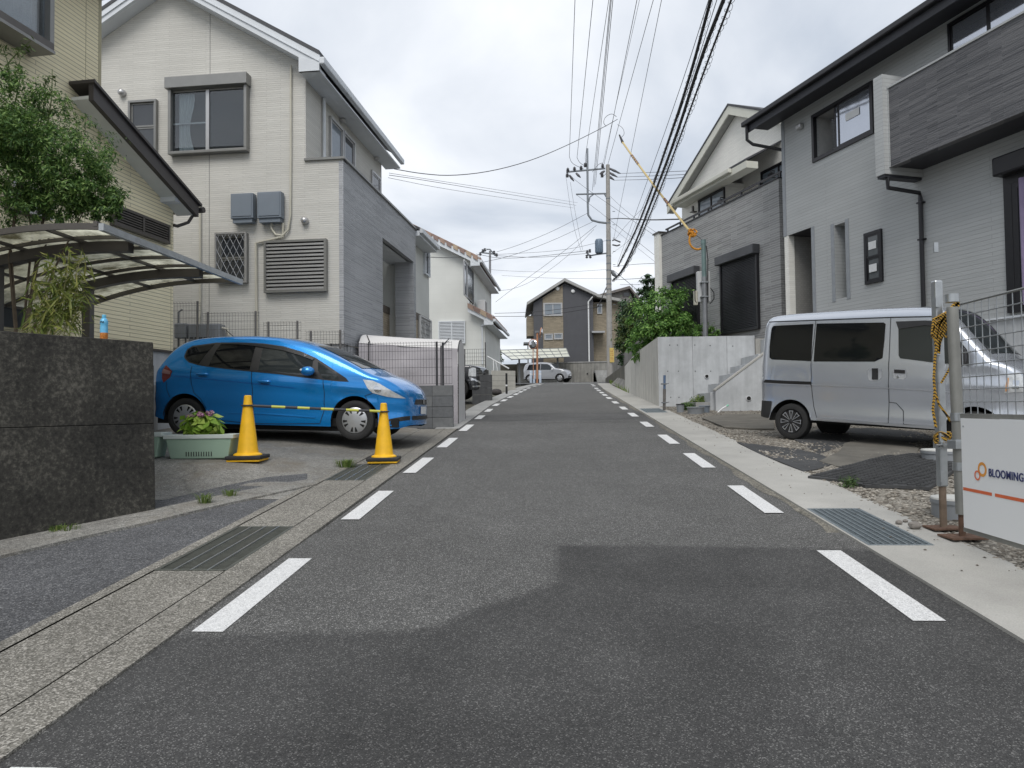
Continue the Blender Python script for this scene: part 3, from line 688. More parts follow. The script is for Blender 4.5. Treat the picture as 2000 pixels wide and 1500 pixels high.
b = B(); b.prism([f.p(T1[0] + .02, .299, T1[1] - .16), f.p(T2[0] - .05, .299, T2[1] - .13), f.p(T2[0] - .05, .299, T2[1] - .17), f.p(T1[0] + .02, .299, T1[1] - .21)], f.p(0, -.01, 0) - f.p(0, .299, 0)); obj('soffit', b, mat('soffit_white', (.70,.71,.68), .7, ns=3, na=.06), Y)
b = B(); eb_ = f.px(343, 393, .28); f.box(b, eb_[0] - .02, eb_[0] + .16, .0, .28, eb_[1], eb_[1] + .2); obj('eave_box', b, TRIMW, Y)
b = B(); b.tube([f.p(T2[0] + .1, .42, T2[1] - .04), f.p(T2[0] + .1, -4.5, T2[1] - .04)], .055, 8); obj('gutter', b, TRIMB, Y, smooth=True)
ppipe([f.p(.16, .3, lz(.16)-.12), f.p(.13, .2, lz(0)-.36), f.p(.04, .05, lz(0)-.44), f.p(-.03, .03, lz(0)-.44)], .03, TRIMB, Y)
b = B(); f.box(b, -9, 0, -4.5, -.02, -1.2, zb - .045); obj('foundation', b, C_FORM, Y)
b = B(); f.box(b, -9, .02, -.02, .03, zb - .045, zb - .005); obj('drip_edge', b, BRONZE, Y)
b = B(); f.box(b, su - .04, su + .02, 0, .004, zb + 1.0, zt); f.box(b, -.07, -.06, 0, .003, zb, lz(0) - .4); f.box(b, su - .30, su - .292, 0, .003, zb, zt); obj('corner_trim', b, mat('yellow_trim', (.42,.385,.26), .7), Y)
# bay window above
q = f.px(106, 86, .36); qt = f.px(106, -60, .36); q2 = f.px(-160, 0, .36)
b = B(); f.box(b, q[0] - 2.6, q[0], 0, .36, q[1] - .10, q[1]); w = obj('bay_window', b, BRONZE, Y)
b = B(); f.box(b, q[0] - .07, q[0], 0, .36, q[1], q[1] + 1.5); f.box(b, q[0] - 1.25, q[0] - 1.17, .24, .36, q[1], q[1] + 1.5); f.box(b, q[0] - 2.6, q[0], .0, .36, q[1] + 1.5, q[1] + 1.6); obj('frame', b, ALU, w)
b = B(); f.box(b, q[0] - 2.55, q[0] - .07, .26, .275, q[1], q[1] + 1.5); obj('pane', b, CLEAR, w)
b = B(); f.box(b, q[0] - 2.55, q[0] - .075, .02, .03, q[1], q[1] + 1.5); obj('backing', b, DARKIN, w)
b = B(); pts = [(q[0] - .12 - .02 * i, .12 + .035 * sin(i * .9)) for i in range(80)]
b.grid([[f.p(s, n, z) for s, n in pts] for z in (q[1] + .03, q[1] + 1.5)]); obj('curtain', b, mat('grey_curtain', (.16,.19,.22), .9), w, smooth=True)
b = B(); f.box(b, q[0] - 2.62, q[0] + .01, .0, .37, q[1] - .14, q[1] - .10); obj('sill', b, ALU, w)
# eave above, at the right end
e0 = f.px(262, 6, .55); b = B()
f.box(b, su - 8, su + .12, -4.6, .62, zt + .05, zt + .17); obj('upper_eave', b, mat('eave_board', (.24,.24,.23), .7), Y)
b = B(); f.box(b, su - 8, su + .18, .62, .74, zt + .04, zt + .15); obj('upper_gutter', b, TRIMB, Y)
ppipe([f.p(su + .08, .55, zt + .04), f.p(su + .06, .3, zt - .06), f.p(su + .03, -.05, zt - .12)], .035, TRIMB, Y)
r = f.rect((8, 352), (86, 432)); window(f, r, Y, BRONZE, FROST, cols=2); lattice(f, r, Y, ALUL, step=.13, base=.13)
r = f.rect((214, 427), (324, 478)); r = (r[0], r[1], f.px(324, 478)[1], f.px(324, 452)[1] + .10); louvre(f, r, Y, BRONZE, BRONZE, 6, cols=2)
b = B(); s0 = f.px(0, 640)[0]; s1 = f.px(40, 640)[0]; f.box(b, s0 - 1, s1, 0, .05, zb + .05, zb + .5); obj('low_door', b, mat('dark_door', (.03,.035,.04), .4), Y)

# ---------------------------------------------------------------- cream house (left, behind the blue car)
P = atd(671, 500, 14.0); fl = frame(P.x, P.y, 2.2, 6.62); L_ = thing('cream_house', 'cream two-storey gabled house with grey porch wall behind the blue car', 'house', M=fl.M)
g = Face(fl, 'x', 0, -1); s = Face(fl, 'y', 0, -1)
ap = g.px(331, -19); ev = g.px(557, 101); yr = g.px(597, 200)[0]; zc = g.px(671, 311)[1]; zb = g.px(671, 672)[1]
k_ = (ap[1] - ev[1]) / (ap[0] - ev[0]); yl = 2 * ap[0] - yr; zr = ap[1] - k_ * (ap[0] - yr)
Mside = Face(fl, 'y', yr, -1); xe = Mside.px(745, 314)[0]
poly_wall(g, [(yr, zb), (yl, zb), (yl, zr), (ap[0], ap[1]), (yr, zr)], xe, S_CREAM, L_)
b = B(); g.box(b, .05, yl - .03, -xe + .05, -.03, -1.6, zb - .002); obj('foundation', b, C_FORM, L_)
# roof slabs with white barge boards
ov, oh, th = .42, .34, .13
for sg, nm in ((1, 'roof'), (-1, 'roof')):
    ye = ap[0] + sg * (yl - ap[0] + ov); ze = ap[1] - k_ * (yl - ap[0] + ov)
    b = B(); b.prism([(-oh, ap[0], ap[1] + .30), (-oh, ye, ze + .30), (-oh, ye, ze + .22), (-oh, ap[0], ap[1] + .22)], (xe + oh + .4, 0, 0)); ro = obj(nm, b, SLATE, L_)
    b = B(); b.prism([(-oh + .01, ap[0], ap[1] + .219), (-oh + .01, ye, ze + .219), (-oh + .01, ye, ze - .06), (-oh + .01, ap[0], ap[1] - .02)], (.05, 0, 0)); obj('barge_board', b, TRIMW, ro)
    b = B(); b.prism([(-oh - .015, ap[0], ap[1] + .10), (-oh - .015, ye, ze + .09), (-oh - .015, ye, ze + .07), (-oh - .015, ap[0], ap[1] + .08)], (.02, 0, 0)); obj('barge_strip', b, TRIMW, ro)
    b = B(); b.prism([(-oh + .06, ap[0], ap[1] - .01), (-oh + .06, ye, ze - .04), (-oh + .06, ye, ze - .06), (-oh + .06, ap[0], ap[1] - .03)], (oh - .065, 0, 0)); obj('soffit', b, TRIMW, ro)
    yi = ap[0] + sg * (yl - ap[0])
    b = B(); b.box((-oh + .012, min(ye, yi), ze - .10), (xe + .38, max(ye, yi), ze - .062)); obj('eave_soffit', b, TRIMW, ro)
    b = B(); b.prism([(-oh + .0, yi, zr - .06), (-oh + .0, ye, ze + .1), (-oh + .0, ye, ze - .10), (-oh + .0, yi, ze - .10)], (.05, 0, 0)); obj('eave_return', b, TRIMW, ro)
    b = B(); b.box((-oh - .02, ye - (.0 if sg > 0 else .11), ze + .02), (xe + .42, ye + (.11 if sg > 0 else 0), ze + .16)); obj('gutter', b, TRIMW, ro, bevel=.02)
hs = B(); hs.box((xe*.33, yr - .30, zr - .175), (xe*.33 + .8, yr - .20, zr - .165)); 
# windows on the gable face
r = g.rect((336, 178), (488, 298)); zt_ = r[3]
r0 = (r[0], r[1], r[2], r[3]); b = B(); fw = .06
for qd in ((r[0], r[1], r[2], r[2]+fw), (r[0], r[0]+fw, r[2]+fw, r[3]), (r[1]-fw, r[1], r[2]+fw, r[3])): g.box(b, qd[0], qd[1], 0, .15, qd[2], qd[3])
w = obj('shutter_window', b, ALU, L_, bevel=.008)
b = B(); g.box(b, r[0] - .03, r[1] + .04, 0, .21, r[3] - .03, r[3] + .20); obj('shutter_box', b, ALU, w, bevel=.01)
b = B(); g.box(b, r[0] + fw, r[1] - fw, .04, .06, r[3] - .07, r[3] - .035); obj('head_rail', b, ALUL, w)
m_ = (r[0] + r[1]) / 2 + .02
b = B(); g.box(b, m_ - .035, m_ + .035, .05, .09, r[2] + fw, r[3] - .05); obj('meeting_stile', b, ALUL, w)
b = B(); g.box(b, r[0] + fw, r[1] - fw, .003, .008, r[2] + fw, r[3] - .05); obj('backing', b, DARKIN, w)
for i, (x0, x1) in enumerate(((r[0] + fw, m_ - .035), (m_ + .035, r[1] - fw))):
    b = B(); g.box(b, x0, x1, .062, .068, r[2] + fw, r[3] - .07); obj('pane', b, CLEAR, w)
b = B(); x1 = r[1] - fw - .12
b.grid([[g.p(x1 - (.34 - .10 * sin(pi * min(1, tz * 1.25)) ) * i / 24, .03 + .012 * sin(i * 1.4), r[2] + fw + (r[3] - r[2] - .16) * tz) for i in range(25)] for tz in [k/8 for k in range(9)]]); obj('curtain', b, CURT, w, smooth=True)
b = B(); g.box(b, m_ + .04, r[1] - fw, .045, .056, (r[2]+r[3])/2 - .05, (r[2]+r[3])/2 - .02); obj('rail', b, ALUL, w)
r = g.rect((255, 200), (309, 300)); window(g, r, L_, ALU, GLASS, d=.09, rows=2, fw=.045)
r = g.rect((427, 459), (486, 553)); window(g, r, L_, ALU, GLASS, d=.07, rows=2); lattice(g, (r[0]-.01, r[1]+.01, r[2]-.01, r[3]+.01), L_, ALUL, step=.135, base=.13)
r = g.rect((520, 473), (641, 570)); louvre(g, r, L_, ALU, ALUL, 13, d=.12)
r1 = g.rect((460, 384), (503, 438)); r2 = g.rect((511, 381), (557, 437))
for r in (r1, r2):
    b = B(); g.box(b, r[0], r[1], .03, .20, r[2] + .08, r[3]); bx_ = obj('meter_box', b, BOXG, L_, bevel=.01)
    b = B(); g.box(b, r[0] + .03, r[1] - .03, .2, .212, r[2] + .12, r[3] - .03); obj('cover', b, BOXG, bx_, bevel=.004)
    b = B(); g.box(b, r[0] + .03, r[1] - .03, .02, .17, r[2], r[2] + .08); obj('base', b, BOXG, bx_)
def gp(x, y, n): a, z = g.px(x, y, n); return g.p(a, n, z)
ppipe([gp(568, 128, .04), gp(568, 300, .04), gp(567, 420, .04), gp(563, 448, .05), gp(552, 460, .06), gp(538, 458, .07), gp(530, 446, .07), gp(530, 436, .07)], .022, CREAMP, L_, 'conduit')
ppipe([gp(553, 436, .05), gp(553, 462, .05), gp(500, 475, .04), gp(501, 600, .04), gp(501, 668, .04)], .028, CREAMP, L_, 'conduit')
ppipe([gp(391, 400, .04), gp(391, 520, .04), gp(391, 610, .04), gp(388, 640, .04)], .022, CREAMP, L_, 'conduit')
for x, y in ((597, 432), (241, 183)): a, z = g.px(x, y); hood(g, a, z, L_, .075)
b = B()
for x, y0, y1 in ((410.5, 20, 158), (409, 300, 640)):
    a0, z0 = g.px(x, y0); a1, z1 = g.px(x, y1); g.box(b, a0 - .006, a0 + .006, 0, .003, z1, z0)
obj('panel_joint', b, mat('joint', (.22,.22,.21), .8), L_)
# porch block: cream front panel, grey side wall with opening, coping
xw = s.px(812, 520)[0]; o0 = s.px(747.5, 520)[0]; o1 = s.px(807.5, 520)[0]; oz = s.px(747.5, 464)[1]
b = B(); b.add([(-.001, 0, zb), (-.001, yr, zb), (-.001, yr, zc), (-.001, 0, zc)], [(0,3,2,1)]); obj('porch_front', b, S_CREAM, L_)
b = B(); b.box((-.012, -.005, zb), (.25, .085, zc - .03)); obj('porch_corner', b, S_GREYB, L_)
cells(s, (.25, xw, zb, zc), [(o0, o1, zb - 1, oz)], S_GREYB, L_, 'porch_wall', reveal=.16)
b = B(); b.box((-.05, -.045, zc), (xw + .03, .15, zc + .045)); b.box((-.05, .15, zc), (.12, yr + .02, zc + .0449)); obj('coping', b, ALU, L_)
b = B(); b.box((.02, .12, oz), (xw, yr, oz + .1)); obj('porch_ceiling', b, TRIMW, L_)
b = B(); b.box((.3, .10, zb), (.45, yr, zc)); obj('porch_back', b, S_CREAM, L_)
jy = Face(fl, 'x', o1, -1).px(772, 560)[0]
b = B(); b.box((o1, .16, zb - .6), (o1 + .14, jy, oz)); obj('porch_pillar', b, S_GREYB, L_)
zm = s.px(770, 582)[1]
b = B(); b.box((.46, yr - .006, zb - .6), (xw + 3.1, yr - .004, zm - .12)); obj('lower_cladding', b, S_BEIGE, L_)
b = B(); b.box((.46, yr - .02, zm - .12), (xw + 3.1, yr - .004, zm + .08)); obj('belt_course', b, mat('brown_band', (.13,.11,.09), .7), L_)
b = B(); b.box((.3, .02, -1.5), (xw, yr, zb - .01)); obj('porch_floor', b, C_FORM, L_)
ppipe([s.p(o0 + .15, -.3, zb + .95), s.p(o0 + 1.2, -.3, zb + .35), s.p(o0 + 1.2, -.3, zb - .2)], .02, METALD, L_, 'handrail')
# upper side: downpipe, windows, vents
def sp(x, y, n=0.0): return Mside.px(x, y, n)
a, z = sp(633, 205, .05); a2, z2 = sp(633, 309, .05); ppipe([Mside.p(a, .05, z + .15), Mside.p(a, .05, zc)], .035, TRIMW, L_)
r = Mside.rect((642, 232), (667, 308)); z0, z1 = zc - .4, Mside.px(642, 226)[1]
window(Mside, (r[0], r[1], z0, z1), L_, ALUL, GLASSL, d=.06)
r = Mside.rect((668, 258), (690, 315)); window(Mside, (r[0], r[1], z0, z1), L_, ALUL, GLASS, d=.06)
r = Mside.rect((724, 331), (741, 365)); window(Mside, (r[0], r[1], zc - .1, Mside.px(724, 331)[1]), L_, ALUL, GLASS, d=.05)
for x, y in ((665, 235), (732, 308)): a, z = sp(x, y); hood(Mside, a, z, L_, .07)
# rear wing with low eave
wy = .30; wg = Face(fl, 'y', wy, -1); wx = wg.px(838, 560)[0]; wz = wg.px(814, 470)[1]
b = B(); b.box((xw + .02, wy, -.6), (wx, yr + 2.5, wz + .35)); obj('rear_wing', b, S_WHITE, L_)
b = B(); b.box((xw + .021, wy - .012, -.6), (wx + .01, wy - .002, zm - .12)); obj('lower_cladding', b, S_BEIGE, L_)
b = B(); b.box((xw + .021, wy - .025, zm - .12), (wx + .01, wy - .002, zm + .08)); obj('belt_course', b, MATS['brown_band'], L_)
zz = Face(fl, 'y', -.05, -1).px(812, 443)[1]; xg = Face(fl, 'y', -.05, -1).px(850, 477)[0]
b = B(); b.prism([(xw + .02, -.12, zz + .03), (xw + .02, 1.9, zz + .9), (xw + .02, 1.9, zz + .82), (xw + .02, -.12, zz - .05)], (xg - xw, 0, 0)); obj('wing_roof', b, SLATE, L_)
b = B(); b.box((xw + .02, -.11, zz - .2), (xg, wy - .002, zz - .06)); obj('wing_soffit', b, TRIMW, L_)
b = B(); b.box((xw + .021, -.2, zz - .12), (xg + .03, -.115, zz)); obj('wing_gutter', b, TRIMW, L_)
r = wg.rect((832, 490), (840, 545)); window(wg, (wx - .75, wx - .1, r[2], r[3] + .1), L_, TRIMW, GLASS, d=.08)
r = wg.rect((820, 618), (838, 657)); r = (wx - 1.55, wx - .12, r[2] - .5, Face(fl,'y',wy,-1).px(820,618)[1]); window(wg, r, L_, ALUL, GLASS); lattice(wg, r, L_, WHITEP, step=.16, base=.1)

# ---------------------------------------------------------------- white house with tiled roof (left, far)
P = atd(947, 640, 34); fw_ = frame(P.x, P.y, 2.7, 5.0); Wh = thing('white_house', 'white rendered house with brown tiled verges beyond the grey fabric shelter', 'house', M=fw_.M)
g = Face(fw_, 'x', 0, -1); s = Face(fw_, 'y', 0, -1)
y2 = g.px(921, 520)[0]; z1f = g.px(947, 622)[1]; z2f = g.px(921, 508)[1]
S2 = Face(fw_, 'y', y2, -1)
kk = .52
zr2 = z2f + kk * 4.6
poly_wall(g, [(y2, -1.2), (y2 + 8, -1.2), (y2 + 8, z2f), (y2 + 4.3, z2f + kk*4.3), (y2, z2f)], 8, S_WHITE, Wh)
poly_wall(g, [(0, -1.2), (y2 - .002, -1.2), (y2 - .002, z1f + kk * y2), (0, z1f)], 7, S_WHITE, Wh, 'front_bay')
TILE = [mat('roof_tile_a', (.33,.23,.18), .8, ns=14, na=.15), mat('roof_tile_b', (.25,.175,.15), .8, ns=14, na=.15), mat('roof_tile_c', (.40,.31,.22), .8, ns=14, na=.15)]
def tiled(name, ya, za, yb_, zb_, depth):
    b = B(); b.prism([(-.4, ya, za), (-.4, yb_, zb_), (-.4, yb_, zb_ - .06), (-.4, ya, za - .06)], (depth, 0, 0)); ro = obj(name, b, TILE[0], Wh)
    n = int(abs(ya - yb_) / .30)
    for i in range(n):
        t0, t1 = i / n, (i + 1) / n - .02; pa = Vector((-.45, ya + (yb_-ya)*t0, za + (zb_-za)*t0 + .06)); pb = Vector((-.45, ya + (yb_-ya)*t1, za + (zb_-za)*t1 + .03))
        b = B(); b.prism([pa, pb, pb - Vector((0,0,.22)), pa - Vector((0,0,.22))], (.24, 0, 0)); obj('tile', b, TILE[(i * 7 + i // 3) % 3], ro)
    b = B(); b.prism([(-.39, ya, za - .061), (-.39, yb_, zb_ - .061), (-.39, yb_, zb_ - .36), (-.39, ya, za - .36)], (.05, 0, 0)); obj('barge_board', b, TRIMW, ro)
    b = B()
    nr = int(depth / .28)
    for i in range(nr):
        x = -.2 + i * .28; b.tube([(x, ya, za + .03), (x, yb_, zb_ + .03)], .055, 5)
    r_ = obj('tile_rolls', b, TILE[1], ro)
    return ro
oy = -.45
r_ = tiled('roof', y2 + 4.3, z2f + kk*4.3 + .25, y2 + oy, z2f + kk * oy + .25, 8.6); tiled('roof', y2 + 4.3, z2f + kk*4.3 + .25, y2 + 8.6, z2f - .2 + .25, 8.6)
for y_, z_, xl in ((y2, z2f, 8.2), (0, z1f, 6.9)):
    b = B(); b.box((-.38, y_ + oy, z_ + kk*oy - .12), (xl, y_ - .001, z_ + kk*oy - .09)); obj('soffit', b, TRIMW, Wh)
    b = B(); b.box((-.40, y_ + oy - .12, z_ + kk*oy + .03), (xl, y_ + oy - .001, z_ + kk*oy + .16)); obj('gutter', b, TRIMW, Wh, bevel=.02)
    b = B(); b.box((-.385, y_ + oy, z_ + kk*oy - .09), (-.34, y_ - .001, z_ + .1)); obj('eave_box', b, TRIMW, Wh)
    ppipe([(-.2, y_ + oy + .05, z_ + kk*oy), (-.08, y_ - .06 + .2, z_ - .35), (-.07, y_ + .12, z_ - .45), (-.07, y_ + .12, z_ - 2.2)], .04, TRIMW, Wh)
tiled('roof', y2 + .15, z1f + kk*(y2+.15) + .25, oy, z1f + kk * oy + .25, 7.2)
r = g.rect((857, 628), (909, 671)); louvre(g, r, Wh, TRIMW, TRIMW, 14, cols=2, d=.1)
for x0, x1 in ((899, 905), (907, 911)):
    a0 = S2.px(x0, 530)[0]; a1 = S2.px(x1, 530)[0]; window(S2, (a0 if a0 > .3 else .3, a1, z2f - 2.1, z2f - .5), Wh, ALUL, GLASSL, d=.06)
b = B(); zac = z1f + kk*(y2 - .45) + .34; b.box((.9, y2 - .52, zac), (1.7, y2 - .16, zac + .62)); ac = obj('air_conditioner', b, WHITEP, Wh, bevel=.03)
b = B()
for i in range(9): b.box((.95 + i*.08, y2 - .534, zac + .06), (.99 + i*.08, y2 - .521, zac + .56))
obj('fan_grille', b, mat('grille_grey', (.28,.28,.28), .6), ac)
b = B(); s0 = B(); b.box((.02, .02, -2.2), (7, 7.5, -1.2)); obj('foundation', b, C_GREY, Wh)

# ---------------------------------------------------------------- grey house (right, nearest)
P = atd(1526, 222, 17.3); fr = frame(P.x, P.y, .9, -15.8); R = thing('grey_house', 'grey siding two-storey house with dark balcony behind the silver van', 'house', M=fr.M)
f = Face(fr, 'y', 0, 1)
ze = f.px(1526, 226)[1]; zb = f.px(1970, 618)[1]
pr = f.rect((1531, 463), (1585, 442)); pz = f.px(1531, 463)[1]; px1 = f.px(1532, 500)[0]; px0 = f.px(1586, 500)[0]
sl0 = f.px(1631, 500)[0]; sl1 = f.px(1652, 500)[0]; slz0 = f.px(1640, 583)[1]; slz1 = f.px(1640, 437)[1]
bw = f.rect((1589, 314), (1703, 161)); bw = (f.px(1703, 200)[0], f.px(1589, 250)[0], f.px(1589, 314)[1], f.px(1589, 228)[1])
uw = (f.px(2120, 40)[0], f.px(1854, 60)[0], f.px(1856, 103)[1] - .6, f.px(1854, 48)[1])
sw = (f.px(1725, 500)[0], f.px(1691, 500)[0], f.px(1694, 556)[1], f.px(1690, 457)[1])
dw = (f.px(2250, 500)[0], f.px(1968, 500)[0], zb + .05, f.px(1970, 345)[1])
xn = -11.0
cells(f, (xn, 0, zb, ze), [(px0, 5, zb - 1, pz, .02), (min(sl0, sl1), max(sl0, sl1), slz0, slz1, .35), (bw[0], bw[1], bw[2], bw[3], .14)], S_RGREY, R, 'wall')
b = B(); b.add([f.p(0,0,pz), f.p(0,0,ze), f.p(0,-8,ze), f.p(0,-8,pz)], [(0,1,2,3)]); b.add([f.p(0,-8,zb),f.p(0,-8,ze),f.p(xn,-8,ze),f.p(xn,-8,zb)], [(0,1,2,3)]); b.add([f.p(xn,0,zb),f.p(xn,0,ze),f.p(xn,-8,ze),f.p(xn,-8,zb)], [(3,2,1,0)]); obj('wall', b, S_RGREY, R)
b = B(); f.box(b, xn, px0, -8, -.04, 0, zb - .03); obj('foundation', b, C_FORM, R)
b = B(); f.box(b, xn, px0, -.04, .02, zb - .03, zb - .004); obj('drip_edge', b, TRIMW, R)
# porch recess at the far corner: soffit, back wall, white corner post
b = B(); f.box(b, px0, 0, -2.2, -.03, pz, pz + .04); obj('porch_ceiling', b, mat('dark_soffit', (.03,.03,.034), .7), R)
b = B(); f.box(b, px0 + .01, .02, -2.3, -2.1, .6, pz - .001); obj('porch_back_wall', b, S_PORCH, R)
b = B(); f.box(b, -.13, -.01, -2.1, -.17, .3, pz - .001); obj('porch_end_wall', b, S_PORCH, R)
b = B(); f.box(b, px0 - .1, px0 + .001, -2.2, -.03, .6, pz - .001); obj('porch_side_wall', b, S_RGREY, R)
b = B(); f.box(b, -.15, .0, -.169, -.002, .3, pz - .002); obj('porch_post', b, S_TWHITE, R)
b = B(); f.box(b, px0, .3, -2.3, 0.0, .2, .6); obj('porch_floor', b, C_FORM, R)
b = B(); f.box(b, min(sl0, sl1) - .6, max(sl0, sl1) + .3, -.38, -.352, slz0 - .2, slz1 + .2); obj('slit_back', b, S_TILE, R)
# open sliding window, first floor windows
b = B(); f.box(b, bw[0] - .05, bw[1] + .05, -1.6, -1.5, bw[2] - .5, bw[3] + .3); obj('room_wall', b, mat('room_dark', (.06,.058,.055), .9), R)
b = B(); f.box(b, bw[0] - .02, bw[1] + .02, -1.5, -.141, bw[3], bw[3] + .02); f.box(b, bw[0]-.02, bw[1]+.02, -1.5, -.141, bw[2]-.02, bw[2]); f.box(b, bw[1]+.001, bw[1] + .03, -.5, -.02, bw[2], bw[3]); obj('room_lining', b, mat('room_lining', (.42,.42,.41), .8), R)
fw2 = .05
b = B()
for q in ((bw[0]-.04, bw[1]+.04, bw[2]-.05, bw[2]+.03), (bw[0]-.04, bw[1]+.04, bw[3]-.03, bw[3]+.04), (bw[0]-.04, bw[0]+.03, bw[2]+.03, bw[3]-.03), (bw[1]-.03, bw[1]+.04, bw[2]+.03, bw[3]-.03)): f.box(b, q[0], q[1], -.06, .035, q[2], q[3])
w = obj('window', b, ALUB, R)
mid = bw[0] + (bw[1]-bw[0]) * .56
for x0, x1, n in ((bw[0]+.03, mid, -.02), (bw[0] + .18, mid + .14, -.05)):
    b = B()
    for q in ((x0, x1, bw[2]+.03, bw[2]+.07), (x0, x1, bw[3]-.07, bw[3]-.03), (x0, x0+.04, bw[2]+.07, bw[3]-.07), (x1-.04, x1, bw[2]+.07, bw[3]-.07)): f.box(b, q[0], q[1], n, n + .025, q[2], q[3])
    obj('sash', b, ALUB, w); b = B(); f.box(b, x0+.04, x1-.04, n+.008, n+.014, bw[2]+.07, bw[3]-.07); obj('pane', b, mat('mirror_glass', (.45,.48,.54), .06, .75, ns=2, na=.05), w)
b = B(); f.box(b, bw[0]+.35, bw[0]+.75, .006, .008, (bw[2]+bw[3])/2 + .0, (bw[2]+bw[3])/2 + .16); obj('window_sticker', b, WHITEP, w)
for i in range(6):
    b = B()
def rwin(r, rows=1, cols=1, gm=GLASS, **k): return window(f, r, R, ALUB, gm, d=.05, rows=rows, cols=cols, **k)
w = rwin(sw, rows=2, gm=mat('grey_glass', (.11,.12,.125), .12), fw=.06)
for t in (.28, .72):
    b = B(); zc_ = sw[2] + (sw[3]-sw[2]) * t; f.box(b, sw[0] + .13, sw[1] - .13, .046, .048, zc_ - .07, zc_ + .09); obj('paper_notice', b, WHITEP, w)
rwin(uw, cols=3, gm=MATS['mirror_glass'])
w = rwin(dw, cols=2, fw=.14, cw=.10)
zsh = dw[3]; b = B(); f.box(b, dw[0], dw[1] + .04, 0, .24, zsh, zsh + .32); obj('shutter_box', b, ALUB, R, bevel=.03)
b = B(); b.grid([[f.p(dw[1] - .28 - .018*i, .062 + .01*sin(i*1.1), z) for i in range(16)] for z in (dw[2]+.1, dw[3]-.1)]); obj('curtain', b, mat('purple_curtain', (.27,.22,.34), .9), w, smooth=True)
# roof
b = B(); b.prism([f.p(.55, .62, ze - .02), f.p(.55, -8.4, ze + 3.4), f.p(.55, -8.4, ze + 3.3), f.p(.55, .62, ze - .12)], f.p(xn - .5, 0, 0) - f.p(.55, 0, 0)); obj('roof', b, mat('dark_roof', (.035,.037,.045), .6, ns=8, na=.15), R)
b = B(); f.box(b, xn - .5, .54, 0.002, .60, ze - .16, ze - .121); obj('soffit', b, mat('black_soffit', (.03,.031,.038), .6), R)
b = B(); f.box(b, xn - .5, .56, .601, .64, ze - .30, ze - .03); obj('fascia', b, MATS['dark_roof'], R)
b = B(); f.box(b, xn - .5, .60, .641, .75, ze - .14, ze - .02); obj('gutter', b, ALUB, R, bevel=.02)
ppipe([f.p(.45, .68, ze - .1), f.p(.45, .68, ze - .5), f.p(.40, .55, ze - .62), f.p(.05, -.25, ze - .85)], .04, ALUB, R)
# balcony: wing wall, dark clad panel, black underside
x0, zw = f.px(1803, 352); q = Face(fr, 'x', x0, -1).px(1728, 339); Pn = q[0]; zwb = q[1]
zwt = Face(fr, 'x', x0, -1).px(1722, 144)[1]; q1 = Face(fr, 'x', x0, -1).px(1733, 174); q2 = Face(fr, 'x', x0, -1).px(1738, 327)
xa = Face(fr, 'y', Pn, 1).px(1708, 250)[0]
b = B(); b.box((x0, 0.002, zwb), (xa, Pn, zwt)); obj('balcony_wing_wall', b, S_RGREY, R)
b = B(); b.box((x0 + .02, .01, zwb - .05), (xa - .02, Pn - .02, zwb - .001)); obj('wing_wall_base', b, MATS['black_soffit'], R)
b = B(); b.box((xn, q1[0] - .14, q2[1]), (x0 - .001, q1[0], q1[1])); obj('balcony_panel', b, S_DARK, R)
b = B(); b.box((xn, q1[0] - .17, q1[1]), (x0 - .001, q1[0] + .02, q1[1] + .035)); b.box((x0 - .03, q1[0] + .0005, q2[1]), (x0 - .0005, q1[0] + .01, q1[1])); obj('balcony_coping', b, S_RGREY, R)
b = B(); b.box((xn, .003, q2[1] + .02), (x0 - .002, q1[0] - .141, q2[1] + .12)); obj('balcony_floor', b, MATS['black_soffit'], R)
d0 = Face(fr, 'x', x0 + .04, -1).px(1735, 350)
ppipe([(x0 + .06, Pn - .12, zwb - .05), (x0 + .06, Pn - .12, zwb - .24), (x0 + .02, .08, zwb - .30), (x0 + .02, .06, zwb - .40), (x0 + .02, .06, .8)], .04, ALUB, R)
b = B()
for z in (zwb - 1.2, zwb - 2.6, zwb - .5): b.box((x0 - .04, 0, z), (x0 + .08, .10, z + .03))
obj('pipe_clamp', b, ALUB, R)
a, z = f.px(1566, 250); b = B(); f.box(b, a - .09, a + .09, 0, .12, z - .04, z + .10); M_ = obj('vent_cap', b, ALUL, R, bevel=.04)
b = B()
for aa_ in (px0 - .05, max(sl0, sl1) + .06, min(sl0, sl1) - .06):
    f.box(b, aa_ - .05, aa_ + .05, 0, .012, zb if aa_ == px0 - .05 else slz0 - .05, pz if aa_ == px0 - .05 else slz1 + .05)
f.box(b, -.10, .012, 0, .012, pz, ze - .17)
obj('corner_trim', b, mat('grey_trim', (.27,.29,.31), .6), R)

# ---------------------------------------------------------------- terrace house (right, second)
P = atd(1523, 347, 18.2); ft = frame(P.x, P.y, 3.1, -15.8); T = thing('terrace_house', 'white gabled house with dark tiled terrace wall and two roller shutters', 'house', M=ft.M)
f = Face(ft, 'y', 0, 1)
zp = f.px(1523, 347)[1]; xl = f.px(1293, 520)[0]; xf = f.px(1283.5, 520)[0]
b = B(); f.box(b, .05, xl, -6, 0, -1.5, zp); obj('terrace_wall', b, S_TILE, T)
b = B(); f.box(b, xl + .001, xf, -.3, .10, -1.5, zp + .10); obj('corner_pier', b, S_TWHITE, T)
b = B(); f.box(b, xl - .05, xf + .05, -.35, .14, zp + .10, zp + .15); obj('pier_cap', b, BRONZE, T)
b = B(); f.box(b, .05, xl, -.25, .03, zp, zp + .035); obj('parapet_cap', b, ALUB, T)
b = B(); f.box(b, .06, xl - .15, -.12, -.07, zp + .16, zp + .21)
for i in range(8):
    x = .12 + i * (xl - .4) / 7; f.box(b, x - .03, x + .03, -.115, -.075, zp + .036, zp + .16)
